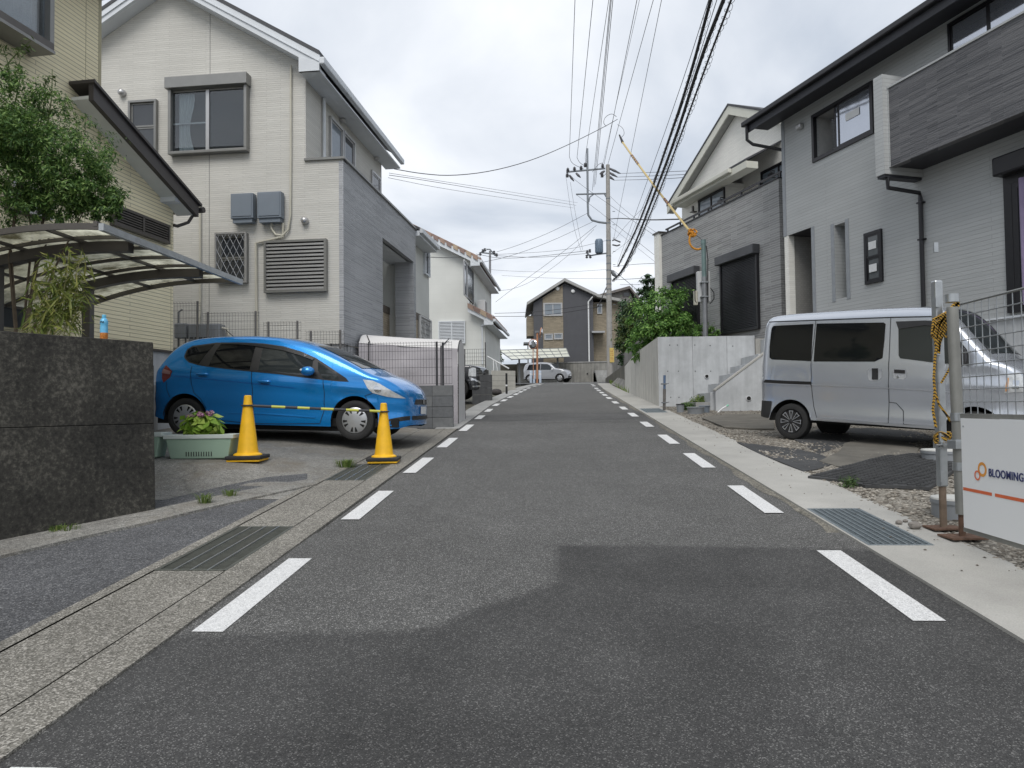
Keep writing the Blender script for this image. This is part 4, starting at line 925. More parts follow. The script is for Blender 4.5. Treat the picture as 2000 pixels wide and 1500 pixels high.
obj('railing', b, ALUB, T)
for (xa_, xb_, zt0, zt1) in ((f.px(1484, 560)[0], f.px(1411, 580)[0], f.px(1411, 655)[1], f.px(1411, 520)[1]), (f.px(1367, 600)[0], f.px(1316, 600)[0], f.px(1411, 655)[1], f.px(1411, 520)[1])):
    b = B(); f.box(b, xa_, xa_ + .06, 0, .09, zt0, zt1); f.box(b, xb_ - .06, xb_, 0, .09, zt0, zt1); f.box(b, xa_ + .06, xb_ - .06, 0, .09, zt0, zt0 + .05); w = obj('roller_shutter', b, ALUB, T)
    b = B(); f.box(b, xa_ - .04, xb_ + .04, 0, .23, zt1, zt1 + .26); obj('shutter_box', b, mat('shutter_box_grey', (.07,.073,.08), .4, .3), w, bevel=.02)
    n = 44; hh = (zt1 - zt0 - .05) / n
    for i in range(n):
        b = B(); z = zt0 + .05 + i * hh
        b.prism([f.p(xa_ + .06, .03, z), f.p(xa_ + .06, .058, z + hh*.25), f.p(xa_ + .06, .058, z + hh*.7), f.p(xa_ + .06, .03, z + hh*.96)], f.p(xb_ - .06, 0, 0) - f.p(xa_ + .06, 0, 0)); obj('slat', b, mat('shutter_slat', (.05,.052,.058), .4, .4), w, fix=True)
# upper storey: bay in front, gabled main wall behind
by, my = -.9, -1.7; fb = Face(ft, 'y', by, 1); fm_ = Face(ft, 'y', my, 1)
bx0 = fb.px(1410, 370)[0]; bx1 = fb.px(1332, 420)[0]; bz = fb.px(1332, 398)[1]
b = B(); fb.box(b, bx0, bx1, my - by - 3, 0, zp - .5, bz); obj('upper_bay', b, S_TWHITE, T)
ap = fm_.px(1437, 225); lf = fm_.px(1345, 372); kt = (ap[1] - lf[1]) / (lf[0] - ap[0])
hw = (lf[0] - ap[0]) + .25
poly_wall(fm_, [(ap[0] - hw - 1, zp - .5), (ap[0] + hw, zp - .5), (ap[0] + hw, ap[1] - kt*hw), (ap[0], ap[1]), (ap[0] - hw - 1, ap[1] - kt*(hw + 1))], 7, S_TWHITE, T, 'upper_wall')
CRT = mat('pale_trim', (.60,.60,.53), .6, ns=3, na=.05)
for sg in (1, -1):
    e_ = (ap[0] + sg * (hw + (.9 if sg > 0 else 1.6)), ap[1] - kt * (hw + (.9 if sg > 0 else 1.6)))
    b = B(); b.prism([fm_.p(ap[0], .30, ap[1] + .36), fm_.p(e_[0], .30, e_[1] + .36), fm_.p(e_[0], .30, e_[1] + .29), fm_.p(ap[0], .30, ap[1] + .29)], fm_.p(0, -7.3, 0) - fm_.p(0, .30, 0)); ro = obj('roof', b, SLATE, T)
    b = B(); b.prism([fm_.p(ap[0], .28, ap[1] + .289), fm_.p(e_[0], .28, e_[1] + .289), fm_.p(e_[0], .28, e_[1] + .0), fm_.p(ap[0], .28, ap[1] + .0)], fm_.p(0, .23, 0) - fm_.p(0, .28, 0)); obj('barge_board', b, CRT, ro)
    b = B(); b.prism([fm_.p(ap[0], .229, ap[1] + .05), fm_.p(e_[0], .229, e_[1] + .05), fm_.p(e_[0], .229, e_[1] + .02), fm_.p(ap[0], .229, ap[1] + .02)], fm_.p(0, .002, 0) - fm_.p(0, .229, 0)); obj('soffit', b, mat('grey_soffit', (.40,.40,.38), .8), ro)  # soffit in one even mid grey
gl0 = fb.px(1426, 328, .45); gl1 = fb.px(1313, 390, .45)
b = B(); fb.box(b, gl0[0], gl1[0], .40, .52, gl0[1] - .14, gl0[1] - .01); obj('bay_gutter', b, CRT, T, bevel=.02)
b = B(); b.prism([fb.p(gl0[0] - .75, .40, gl0[1] + .05), fb.p(gl0[0] - .75, -1.1, gl0[1] + .85), fb.p(gl0[0] - .75, -1.1, gl0[1] + .8), fb.p(gl0[0] - .75, .40, gl0[1] - .01)], fb.p(gl1[0], 0, 0) - fb.p(gl0[0] - .75, 0, 0)); obj('bay_roof', b, SLATE, T)
b = B(); fb.box(b, gl0[0] - .74, gl1[0] - .02, .001, .399, gl0[1] - .22, gl0[1] - .02); obj('bay_fascia', b, CRT, T)
r = (fb.px(1417, 390)[0], fb.px(1366, 400)[0], zp - .3, fb.px(1366, 392)[1]); window(fb, r, T, ALUB, GLASSL, cols=2, d=.06)
r = (fm_.px(1560, 330)[0], fm_.px(1488, 330)[0], zp - .3, fm_.px(1488, 337)[1]); window(fm_, r, T, ALUB, GLASSL, cols=2, d=.06)
for x, y, ff in ((1407, 392, fb), (1506, 340, fm_)):
    a, z = ff.px(x, y, .25); b = B(); b.tube([ff.p(a, .08, z - .1), ff.p(a, .25, z - .1), ff.p(a, .25, z + .1), ff.p(a, .12, z + .1)], .018, 5); ff.box(b, a - .1, a + .1, .2, .3, z - .05, z + .02); obj('laundry_bracket', b, ALUB, T)
a, z = fb.px(1354, 412, .1); b = B(); fb.box(b, a - .09, a + .09, 0, .18, z - .05, z - .02); fb.box(b, a - .04, a + .03, .08, .14, z - .02, z + .16); obj('wall_bracket', b, BRONZE, T)

# ---------------------------------------------------------------- far house at the end of the street
P = atd(1103, 708, 58); ff = Fr(Matrix.Translation((P.x, P.y, P.z - .2)) @ Matrix.Rotation(0, 4, 'Z')); Fh = thing('far_house', 'dark grey and tan gabled house at the end of the street', 'house', M=ff.M)
g = Face(ff, 'y', 0, -1)
lft = g.px(1042, 600); ap = g.px(1103, 553); rt = g.px(1158, 580); rt2 = g.px(1190, 600); base = -.6
zl = g.px(1042, 592)[1]; zr_ = g.px(1158, 578)[1]
poly_wall(g, [(lft[0], base), (rt[0], base), (rt[0], zr_), (ap[0], ap[1]), (lft[0], zl)], 8, S_FDARK, Fh)
for y0, y1, m in ((543, 0, 0),): pass
x0, x1 = g.px(1060, 600)[0], g.px(1099.5, 600)[0]; zt0 = zl + (ap[1]-zl) * (x0 - lft[0]) / (ap[0] - lft[0]); zt1 = zl + (ap[1]-zl) * (x1 - lft[0]) / (ap[0]-lft[0])
b = B(); b.prism([g.p(x0, .002, base), g.p(x1, .002, base), g.p(x1, .002, zt1 - .05), g.p(x0, .002, zt0 - .05)], g.p(0, .04, 0) - g.p(0, .002, 0)); obj('tan_panel', b, S_TAN, Fh)
r = g.rect((1061, 592), (1098.5, 617)); window(g, (r[0], r[1], r[2], r[3]), Fh, ALUL, GLASSL, cols=2, d=.12, base=.045, fw=.09)
for p0, p1 in (((1063, 652), (1080, 664)), ((1081.5, 651), (1099, 663))): window(g, g.rect(p0, p1), Fh, ALUL, GLASSL, d=.12, base=.045, fw=.08)
for sg, e in ((0, (1029, 590)), (1, (1166, 573))):
    q = g.px(*e, .4); at = g.px(1103, 543, .4)
    b = B(); b.prism([g.p(at[0], .4, at[1]), g.p(q[0], .4, q[1]), g.p(q[0], .4, q[1] - .22), g.p(at[0], .4, at[1] - .24)], g.p(0, -8.4, 0) - g.p(0, .4, 0)); obj('roof', b, mat('pale_roof_edge', (.33,.33,.32), .6, ns=3, na=.08), Fh)
for x, y in ((1089, 564), (1119, 569)): a, z = g.px(x, y); hood(g, a, z, Fh, .16, WHITEP)
a = g.px(1149, 600)[0]; ppipe([g.p(a + .35, .25, zr_ - .1), g.p(a, .1, zr_ - .5), g.p(a, .1, base + .3)], .06, WHITEP, Fh)
# right wing, balcony box, canopies
x2 = g.px(1190, 600)[0]; z2 = g.px(1175, 588)[1]
b = B(); g.box(b, rt[0] + .002, x2 + 1, -7, -.7, base - .3, z2); obj('side_wing', b, S_TAN, Fh)
g2_ = Face(ff, 'y', .7, -1); r = g2_.rect((1166, 594), (1176, 613)); window(g2_, r, Fh, ALUL, GLASSL, d=.08)
b = B(); q = g.px(1160, 567, .0); b.prism([g.p(rt[0], 0, zr_ + .25), g.p(x2 + 1.3, 0, z2 + .1), g.p(x2 + 1.3, 0, z2 - .12), g.p(rt[0], 0, zr_)], g.p(0, -7.5, 0) - g.p(0, 0, 0)); obj('wing_roof', b, MATS['pale_roof_edge'], Fh)
b = B(); zz = g.px(1165, 649)[1]; g.box(b, g.px(1155, 649)[0], g.px(1180, 649)[0], -.7, .5, zz - .08, zz + .06); obj('entrance_canopy', b, ALUL, Fh)
b = B(); r = g.rect((1029, 616), (1043, 655)); g.box(b, r[0], r[1], -3, -.5, r[2], r[3]); obj('balcony', b, S_TAN, Fh)
b = B(); r = g.rect((1023, 667), (1042, 670)); g.box(b, r[0], r[1], -2.4, -.6, r[2], r[3]); g.box(b, r[0] + .3, r[0] + .4, -.8, -.7, base, r[2]); obj('side_canopy', b, METALD, Fh)
# brown roofed house behind it
P2 = atd(1210, 640, 75); fb2 = Fr(Matrix.Translation((P2.x, P2.y, P2.z - 4))); Bh = thing('background_house', 'grey-brown house roof rising behind the trees right of the utility pole', 'house', M=fb2.M)
g = Face(fb2, 'y', 0, -1); q0 = g.px(1165, 580); q1 = g.px(1228, 560); q2 = g.px(1248, 590)
b = B(); b.prism([g.p(q0[0], 0, -2), g.p(q2[0] - .4, 0, -2), g.p(q2[0] - .4, 0, q2[1] - .3), g.p(q1[0], 0, q1[1] - .25), g.p(q0[0], 0, q0[1] - .2)], (0, 7, 0)); obj('wall', b, mat('brown_grey_wall', (.22,.21,.20), .8, ns=2, na=.1), Bh, fix=True)
b = B(); b.prism([g.p(q0[0] - .5, .6, q0[1]), g.p(q1[0], .6, q1[1]), g.p(q1[0], .6, q1[1] - .28), g.p(q0[0] - .5, .6, q0[1] - .25)], (0, 8, 0)); obj('roof', b, mat('brown_roof', (.15,.135,.125), .7, ns=5, na=.12), Bh, fix=True)
b = B(); b.prism([g.p(q1[0], .6, q1[1]), g.p(q2[0] + .3, .6, q2[1]), g.p(q2[0] + .3, .6, q2[1] - .28), g.p(q1[0], .6, q1[1] - .28)], (0, 8, 0)); obj('roof', b, MATS['brown_roof'], Bh, fix=True)
r = g.rect((1222, 570), (1226, 580)); window(g, (r[0] - .3, r[1] + .2, r[2], r[3]), Bh, BRONZE, GLASS)
b = B(); a, z = g.px(1241, 566); b.tube([g.p(a, -2, z - 1.2), g.p(a, -2, z + 1.0)], .03, 5); b.tube([g.p(a - 1.3, -2, z + .9), g.p(a + .9, -2, z + .9)], .02, 4); obj('aerial', b, METALD, Bh)
# ================================================================ LEFT SIDE: walls, carport, fence, shelter
def speck_wall(name, c1, c2, c3):
    m = bpy.data.materials.new(name); m.use_nodes = True; MATS[name] = m; N, L = m.node_tree.nodes, m.node_tree.links; b = N['Principled BSDF']; b.inputs['Roughness'].default_value = .95
    tc = N.new('ShaderNodeTexCoord')
    n1 = N.new('ShaderNodeTexNoise'); n1.inputs['Scale'].default_value = 26; n1.inputs['Detail'].default_value = 9; n1.inputs['Roughness'].default_value = .78; L.new(tc.outputs['Object'], n1.inputs[0])
    n2 = N.new('ShaderNodeTexNoise'); n2.inputs['Scale'].default_value = 1.7; n2.inputs['Detail'].default_value = 5; L.new(tc.outputs['Object'], n2.inputs[0])
    a = N.new('ShaderNodeMath'); a.operation = 'MULTIPLY_ADD'; L.new(n2.outputs[0], a.inputs[0]); a.inputs[1].default_value = .55; L.new(n1.outputs[0], a.inputs[2])
    r = N.new('ShaderNodeValToRGB'); L.new(a.outputs[0], r.inputs[0]); r.color_ramp.elements[0].position = .62; r.color_ramp.elements[0].color = (*c1, 1); r.color_ramp.elements[1].position = 1.0; r.color_ramp.elements[1].color = (*c3, 1); r.color_ramp.elements.new(.80).color = (*c2, 1)
    L.new(r.outputs[0], b.inputs['Base Color']); bn = N.new('ShaderNodeBump'); bn.inputs['Strength'].default_value = .6; bn.inputs['Distance'].default_value = .01; L.new(n1.outputs[0], bn.inputs['Height']); L.new(bn.outputs[0], b.inputs['Normal']); return m
MOSSY = speck_wall('blackened_concrete', (.014,.0135,.012), (.042,.040,.034), (.14,.132,.11))
c0 = gnd(297, 1000); cl = gnd(0, 1060); dr_ = (c0 - cl); dr_.z = 0; dr_.normalize()
ztop = atd(305, 668, c0.y).z
nrm = Vector((dr_.y, -dr_.x, 0))         # toward the camera side
t = thing('retaining_wall', 'blackened concrete retaining wall in the left foreground', 'wall', (c0.x, c0.y, c0.z)); 
O = Vector((0,0,0)); far = -dr_ * 7
seam = [0.0, .30, .62, .97, ztop - c0.z + .0]
zs = [-.6, .78, ztop - c0.z]
bat = .05
for i, (z0, z1) in enumerate(zip(zs, zs[1:])):
    g_ = .0015
    o0, o1 = bat * (1 - z0 / 1.5), bat * (1 - z1 / 1.5)
    in_ = -nrm * .22 + Vector((0,0,0)); d_ = Vector((-.30,.62,0)) * .36
    pts = [O + nrm*o0 + Vector((0,0,z0 + g_)), far + nrm*o0 + Vector((0,0,z0 - .5*(i==0))), far + in_ + Vector((0,0,z0)), O + d_ + Vector((0,0,z0 + g_))]
    pt2 = [O + nrm*o1 + Vector((0,0,z1 - .0015)), far + nrm*o1 + Vector((0,0,z1 - .0015)), far + in_ + Vector((0,0,z1 - .0015)), O + d_ + Vector((0,0,z1 - .0015))]
    b = B(); b.add(pts + pt2, [(3,2,1,0),(4,5,6,7),(0,1,5,4),(1,2,6,5),(2,3,7,6),(3,0,4,7)]); obj('concrete_lift', b, MOSSY, t, fix=True, bevel=.006)
b = B(); b.add([Vector(p) for p in ((.0,.03,-.5),(far.x,far.y+.05,-.5),(far.x,far.y+.05,1.3),(-.02,.06,1.3))], [(0,1,2,3)]); obj('core', b, MOSSY, t)
lotz = ztop - .18
struct('raised_lot', B().prism([(c0.x - .10, c0.y + .18, lotz), (-6.05, 12.0, lotz), (-6.2, 30, lotz), (-40, 30, lotz), (-40, c0.y, lotz), (far.x + c0.x, far.y + c0.y + .25, lotz)], (0,0,-2.4)), C_GREY)
# bottle on the wall
pb = atd(203, 661, c0.y + .02); 
wp = atd(203, 660, 6.12); t = thing('drink_bottle', 'clear blue drink bottle with orange label standing on the dark wall', 'bottle', (wp.x, wp.y, ztop - .004))
b = B(); b.lathe([(.026,0),(.031,.006),(.031,.07)], 16); obj('lower_label', b, mat('orange_label', (.55,.20,.04), .4, ns=60, na=.5), t, smooth=True)
b = B(); b.lathe([(.0312,.07),(.0312,.12),(.029,.14),(.033,.15),(.032,.17),(.024,.19),(.0145,.2)], 16); obj('body', b, mat('blue_drink', (.12,.42,.66), .15, ns=40, na=.2), t, smooth=True)
b = B(); b.lathe([(.0145,.2),(.0165,.203),(.0165,.225),(.014,.227)], 14); obj('cap', b, mat('light_blue_cap', (.16,.55,.80), .4), t, smooth=True)
b = B()
for i, (dx_, w_, z_) in enumerate(((-.016,.006,.155),(-.006,.006,.158),(.004,.005,.153),(.012,.004,.156))): b.box((dx_, -.0345, z_), (dx_ + w_, -.031, z_ + .012))
obj('print_mark', b, BLACKP, t)
# second level: blue car lot back wall, cream-house lot
fS = frame(*atd(885, 835, 13.6)[:2], 0, 93.37)     # local x right along the cross wall, y away from the camera
bw0 = gnd(885, 836); bd = Vector((-RN.x, -RN.y, 0))
t = thing('block_wall', 'low grey concrete block wall beside the bonnet of the blue car', 'wall', bw0)
BLK = [mat('block_grey_a', (.125,.13,.135), .95, ns=12, na=.16, stain=.2, fine=.1, bs=60, bump=.3), mat('block_grey_b', (.15,.155,.157), .95, ns=12, na=.16, stain=.2, fine=.1, bs=60, bump=.3)]
hb = (atd(885, 752, bw0.y).z - bw0.z) / 4
mb = {}
for r_ in range(-1, 4):
    for i in range(9):
        x0 = .40 * i - (0 if True else .2); k = ((i + r_) % 3 == 0)
        b = B(); b.obox(bd * (x0 + .004) + Vector((0,0,r_ * hb + .004)), bd * .392, Vector((RD.x, RD.y, 0)) * .12, (0,0,hb - .008)); obj('block', b, BLK[int(k)], t)
b = B(); b.obox(bd * .01 + Vector((RD.x, RD.y, 0)) * .012 + Vector((0,0,-.3)), bd * 3.58, Vector((RD.x, RD.y, 0)) * .096, (0,0,4*hb + .28)); obj('mortar', b, mat('mortar_dark', (.075,.077,.08), .95), t)
# retaining face and the cream lot behind
zl_ = 2.30
p0 = bw0 + bd * 3.2
b = B(); b.prism([(p0.x, p0.y + .06, zl_), (p0.x - 4.6, p0.y + .45, zl_), (p0.x - 4.6, p0.y + 14, zl_), (p0.x + 1.0, p0.y + 14, zl_), (p0.x + .25, p0.y + .6, zl_)], (0,0,-2.2)); struct('raised_lot', b, C_FORM)
# mesh fences
def mesh_fence(name, label, P0, P1, zb0, zt, posts, group, px_=.055, pz_=.14, m=None, pr=.022, wr=.0028, topw=True, bend=True):
    m = m or METALD
    t = thing(name, label, 'fence', P0, group); d = P1 - P0; Lh = d.length; d.normalize(); b = B(); H_ = zt - zb0
    n = int(Lh / px_)
    up = Vector((0,0,1)); back = Vector((-d.y, d.x, 0))
    for i in range(n + 1):
        q = d * (i * Lh / n); p_ = [q + up*(zb0 - P0.z), q + up*(zt - P0.z)]
        if bend: p_.append(q + up*(zt - P0.z + .02) - back*.03)
        b.tube(p_, wr, 4, caps=False)
    k = int(H_ / pz_)
    for j in range(k + 1):
        z = zb0 - P0.z + j * H_ / k; b.tube([up*z - back*.004, d*Lh + up*z - back*.004], wr * 1.15, 4)
        if bend and j == k: b.tube([up*z + back*.012 - up*.05, d*Lh + up*z + back*.012 - up*.05], wr*1.15, 4)
    obj('wire_mesh', b, m, t)
    for s_, hx in posts:
        b = B(); q = d*s_ - back*.035*(-1); b.tube([q + up*(zb0 - P0.z - .25), q + up*(zt - P0.z + hx)], pr, 8); obj('post', b, m, t, smooth=True)
    return t
def fpt(x, d=13.62): q = atd(x, 700, d); return Vector((q.x, q.y, 0))
def fz(x, y, d=13.62): return atd(x, y, d).z
FEN = mat('grey_brown_fence', (.17,.165,.16), .5, .4, ns=8, na=.1)
specs = [(300, 392, 592, 'mesh fence panel highest up, in front of the small outdoor unit'), (396, 506, 611, 'mesh fence panel above the roof of the blue car, second highest'), (515, 588, 630, 'mesh fence panel above the blue car windscreen, third step down'), (598, 672, 648, 'lowest mesh fence panel left of the grey fabric shelter')]
for i, (xa, xb, yt, lb) in enumerate(specs):
    A, Bp = fpt(xa), fpt(xb); zt = fz(xb, yt); A.z = zl_; Bp.z = zl_; W_ = (Bp - A).length
    mesh_fence('mesh_fence', 'grey ' + lb, A, Bp, zl_ - .25, zt, [(.08, .03), (W_ - .08, .04)], 'stepped mesh fence behind the blue car', m=FEN)
A = bw0 + bd * 2.9; Bp = bw0 + bd * .02; A.z = Bp.z = bw0.z + 4*hb
A = A + Vector((RD.x, RD.y, 0)) * .05; Bp = Bp + Vector((RD.x, RD.y, 0)) * .05
mesh_fence('mesh_fence', 'dark mesh fence on the block wall in front of the fabric shelter', A, Bp, A.z + .03, atd(885, 668, bw0.y).z, [(.5, .02), (2.58, .02), (2.70, 0)], 'stepped mesh fence behind the blue car', m=mat('dark_fence', (.07,.07,.075), .5, .3, ns=8, na=.1))
# outdoor unit behind fence
P = atd(400, 645, 13.95); t = thing('outdoor_unit', 'grey outdoor air conditioning unit behind the stepped mesh fence', 'air conditioner', (P.x, P.y, zl_ - .003))
b = B(); b.box((-.32, -.02, .06), (.3, .28, fz(400, 632, 13.95) - zl_)); obj('casing', b, GREYP, t, bevel=.02)
b = B()
for i in range(6): b.box((-.28 + i*.09, -.028, .40), (-.22 + i*.09, -.0205, .43))
obj('vent_slots', b, BLACKP, t)
b = B(); b.box((-.28, 0, 0), (-.2, .25, .06)); b.box((.18, 0, 0), (.26, .25, .06)); obj('foot', b, BLACKP, t)
hz = fz(400, 632, 13.95) - zl_
b = B(); b.tube([(.30, .1, hz - .08), (.40, .1, hz - .1), (.46, .1, hz - .3), (.47, .12, .1), (.5,.14,.02)], .03, 8); obj('hose', b, CREAMP, t, smooth=True)
P = atd(352, 640, 14.0); t = thing('gas_meter', 'small grey gas meter with pipes behind the highest fence panel', 'meter', (P.x, P.y, zl_ - .003))
b = B(); b.box((-.12,0,.42),(.12,.16,.72)); obj('body', b, GREYP, t, bevel=.02)
b = B(); b.tube([(-.07,.08,0),(-.07,.08,.95),(.0,.08,1.0)], .02, 6); b.tube([(.07,.08,0),(.07,.08,.45)], .02, 6); obj('pipe', b, METALD, t)

# fabric cycle shelter
FAB = mat('grey_fabric', (.42,.40,.42), .8, ns=3, na=.05, stain=.05, bs=5, bump=.15)
FABL = mat('pale_fabric', (.62,.61,.60), .8, ns=3, na=.04, bs=5, bump=.15)
dz = Vector((0,0,1)); rr = Vector((RN.x, RN.y, 0)); fwd = Vector((RD.x, RD.y, 0))
tb = gnd(893, 829); tb = tb + rr*.01 + fwd*.02
t = thing('cycle_shelter', 'grey fabric cycle shelter with black edging behind the mesh fence', 'shelter', tb)
Ht = atd(892, 662, tb.y + .3).z - tb.z; Lt = 2.05; Wt = 1.15
def tp(u, v, z): return -rr * u + fwd * v + dz * z     # u to the left, v away
he = Ht - .22
def sag(u, k): return .035 * sin(u * 5.0 + k) * sin(u * 1.5)
for nm, v0, v1 in (('front_panel', .0, 0),):
    rows = []
    for j in range(15):
        z = he * j / 14; row = []
        for i in range(31):
            u = Lt * i / 30; w_ = .02 * sin(u*6 + z*3) * (1 - j/14) + .018 * noise.noise((u*3, z*5, 1)) + .03*noise.noise((u*1.1 + z*2.2, z*.8, 4)); row.append(tp(u, .02 + w_ + .05*(j/14), z + (u/Lt)*.15*(j/14)))
        rows.append(row)
    b = B(); b.grid(rows); obj('front_panel', b, FAB, t, smooth=True)
b = B(); rows = []
for k in range(7):
    v = .07 + (Wt - .14) * k / 6; zz = he + .22 * sin(pi * min(1, max(0, k / 6)) ) ** .6 if 0 < k < 6 else he
    rows.append([tp(Lt*i/20 - .0, v, zz + .15*(Lt*i/20)/Lt - .015*sin(pi*i/20)) for i in range(21)])
b.grid(rows); obj('roof_panel', b, FABL, t, smooth=True)
b = B(); P_ = [tp(0, .0, 0), tp(0, .07, he), tp(0, .07 + (Wt-.14)/6, he + .145), tp(0, Wt/2, he + .22), tp(0, Wt - .07 - (Wt-.14)/6, he + .145), tp(0, Wt - .07, he), tp(0, Wt, 0)]
b.add([p + rr*.012 for p in P_], [tuple(range(7))[::-1]]); obj('door_panel', b, FABL, t)
b = B(); P_ = [tp(Lt, .0, 0), tp(Lt, .07, he + .15), tp(Lt, Wt/2, he + .37), tp(Lt, Wt - .07, he+.15), tp(Lt, Wt, 0)]
b.add(P_, [tuple(range(5))]); obj('back_panel', b, FAB, t)
b = B(); b.tube([p + rr*.014 for p in (tp(0,.0,.01), tp(0,.07,he), tp(0,.07 + (Wt-.14)/6, he+.145), tp(0, Wt/2, he+.22))], .006, 5); b.tube([tp(-.014,Wt-.02,.02), tp(-.014,Wt-.09,he-.05)], .006, 5); b.tube([tp(-.014,.02,.02), tp(-.014,Wt-.02,.02)], .007, 5); obj('edging', b, BLACKP, t)
b = B()
for u in (1.82, .33):
    pts = [tp(u, -.045, .55), tp(u, -.03, he + .02 + .15*u/Lt), tp(u + .0, .07, he + .03+ .15*u/Lt), tp(u - .12*(1 if u > 1 else -1)*-1, .3, he + .2 + .15*u/Lt)]
    for q0, q1 in zip(pts, pts[1:]): b.tube([q0, q1], .011, 4)
obj('strap', b, BLACKP, t)

# carport
pz = 3.12
def cpx(px, py, z=pz):
    r = ray(px, py); k = (z - CAM_H) / r.z; return CP + r * k
e0 = cpx(200, 437); e1 = cpx(468, 545); ed = (e1 - e0); ed.z = 0; Lc = ed.length; ed.normalize(); el = Vector((-ed.y, ed.x, 0))
t = thing('carport', 'bronze aluminium carport with curved clear roof above the dark wall', 'carport', (e0.x, e0.y, lotz))
base = Vector((0,0,pz - lotz)); Wc = 2.6
def cp(s_, w_, dz_=0): return base + ed * s_ + el * w_ + Vector((0,0, .10 * sin(min(1, w_/Wc) * pi * .55) * 1.0 - .55 * (max(0, w_) / Wc) ** 2 + dz_))
def arc(s_, w0=0.0, w1=Wc, n=14, dz_=0): return [cp(s_, w0 + (w1 - w0) * i / n, dz_) for i in range(n + 1)]
def ribbon(b, pts, w, h, ax):   # rectangular section swept along pts
    for q0, q1 in zip(pts, pts[1:]): b.obox(q0 - ax * w/2 - Vector((0,0,h)), q1 - q0, ax * w, (0,0,h))
b = B(); ribbon(b, [cp(-.02, 0), cp(Lc + .05, 0)], .05, .07, el); obj('front_beam', b, METAL, t)
b = B(); ribbon(b, [cp(-.02, .06, .02), cp(Lc + .05, .06, .02)], .04, .05, el); obj('gutter', b, BRONZE, t)
npan = 6
for i in range(npan + 1):
    s_ = Lc * i / npan; b = B(); ribbon(b, arc(s_, dz_=.0), .028, .036 if 0 < i < npan else .06, ed); obj('rib', b, BRONZE, t)
for w_ in (.65, 1.3, 1.95, 2.6):
    b = B(); ribbon(b, [cp(0, w_, -.002), cp(Lc, w_, -.002)], .04, .03, el); obj('purlin', b, BRONZE, t)
for i in range(npan):
    s0, s1 = Lc*i/npan + .018, Lc*(i+1)/npan - .018
    b = B(); A_, B_ = arc(s0, dz_=.006), arc(s1, dz_=.006); b.grid([A_, B_]); 
    o = obj('roof_panel', b, None, t); o.data.materials.clear()
    m = MATS.get('polycarbonate')
    if not m:
        m = bpy.data.materials.new('polycarbonate'); m.use_nodes = True; MATS['polycarbonate'] = m; N, Lk = m.node_tree.nodes, m.node_tree.links
        tc = N.new('ShaderNodeTexCoord'); n_ = N.new('ShaderNodeTexNoise'); n_.inputs['Scale'].default_value = 2.2; n_.inputs['Detail'].default_value = 8; n_.inputs['Roughness'].default_value = .7; Lk.new(tc.outputs['Object'], n_.inputs[0])
        r_ = N.new('ShaderNodeValToRGB'); r_.color_ramp.elements[0].position = .35; r_.color_ramp.elements[0].color = (.10,.095,.06,1); r_.color_ramp.elements[1].position = .6; r_.color_ramp.elements[1].color = (.80,.80,.68,1); Lk.new(n_.outputs[0], r_.inputs[0])
        tl = N.new('ShaderNodeBsdfTranslucent'); Lk.new(r_.outputs[0], tl.inputs[0]); tr = N.new('ShaderNodeBsdfTransparent'); Lk.new(r_.outputs[0], tr.inputs[0]); mx = N.new('ShaderNodeMixShader'); mx.inputs[0].default_value = .35; Lk.new(tl.outputs[0], mx.inputs[1]); Lk.new(tr.outputs[0], mx.inputs[2]); Lk.new(mx.outputs[0], N['Material Output'].inputs[0])
    o.data.materials.append(m)
BRD = mat('dark_bronze', (.055,.05,.046), .45, .4, ns=6, na=.1)
for s_ in (Lc * .22, Lc * .72):
    b = B(); pts = arc(s_, .12, 1.62, 10, -.03); ribbon(b, pts, .10, .11, ed); be = obj('main_beam', b, BRD if s_ < Lc/2 else BRONZE, t)
    b = B(); q = cp(s_, 1.62); b.box((q.x - .05, q.y - .05, 0), (q.x + .05, q.y + .05, q.z - .05)); obj('post', b, BRONZE, t)

# planters, hydrangea, cones
def foliage(b, P0, r, n, size, rg, sc=(1,1,1), shell=.55, asp=.5, droop=0.0, clump=0, csize=.3):
    cs = []
    if clump:
        for _ in range(clump):
            while True:
                q = Vector((rg.uniform(-1,1), rg.uniform(-1,1), rg.uniform(-1,1)))
                if q.length <= 1 and (q.length > shell * .8): break
            cs.append((q, rg.uniform(.6, 1.25) * csize))
    for _ in range(n):
        if cs:
            q, cr = rg.choice(cs); v = Vector((rg.gauss(0,1), rg.gauss(0,1), rg.gauss(0,1))); v = q + v.normalized() * cr * (rg.random() ** .4 if rg.random() < .86 else rg.uniform(1.0, 1.9)); nd = (v - q)
            nd = nd.normalized() * .6 + Vector((0,0,.5)) + q * .3
        else:
            v = Vector((rg.gauss(0,1), rg.gauss(0,1), rg.gauss(0,1))).normalized() * (shell + (1 - shell) * rg.random()); nd = v.copy() + Vector((0,0,.4))
        p = P0 + Vector((v.x * sc[0], v.y * sc[1], v.z * sc[2])) * r
        nd = (nd + Vector((rg.uniform(-.7,.7), rg.uniform(-.7,.7), rg.uniform(-.5,.7)))).normalized()
        L1 = nd.orthogonal().normalized(); L1.rotate(Matrix.Rotation(rg.uniform(0, 2*pi), 3, nd)); L2 = nd.cross(L1); s_ = size * rg.uniform(.6, 1.3)
        k = len(b.v)
        L1d = L1 - Vector((0,0,droop))
        b.v += [tuple(p - L1 * s_ * .1), tuple(p + L1d * s_ * .45 + L2 * s_ * asp * .5 - nd * s_ * .04), tuple(p + L1d * s_ - nd * s_ * .12), tuple(p + L1d * s_ * .45 - L2 * s_ * asp * .5 - nd * s_ * .04)]
        b.f.append((k, k+1, k+2, k+3)); b.m.append(0)
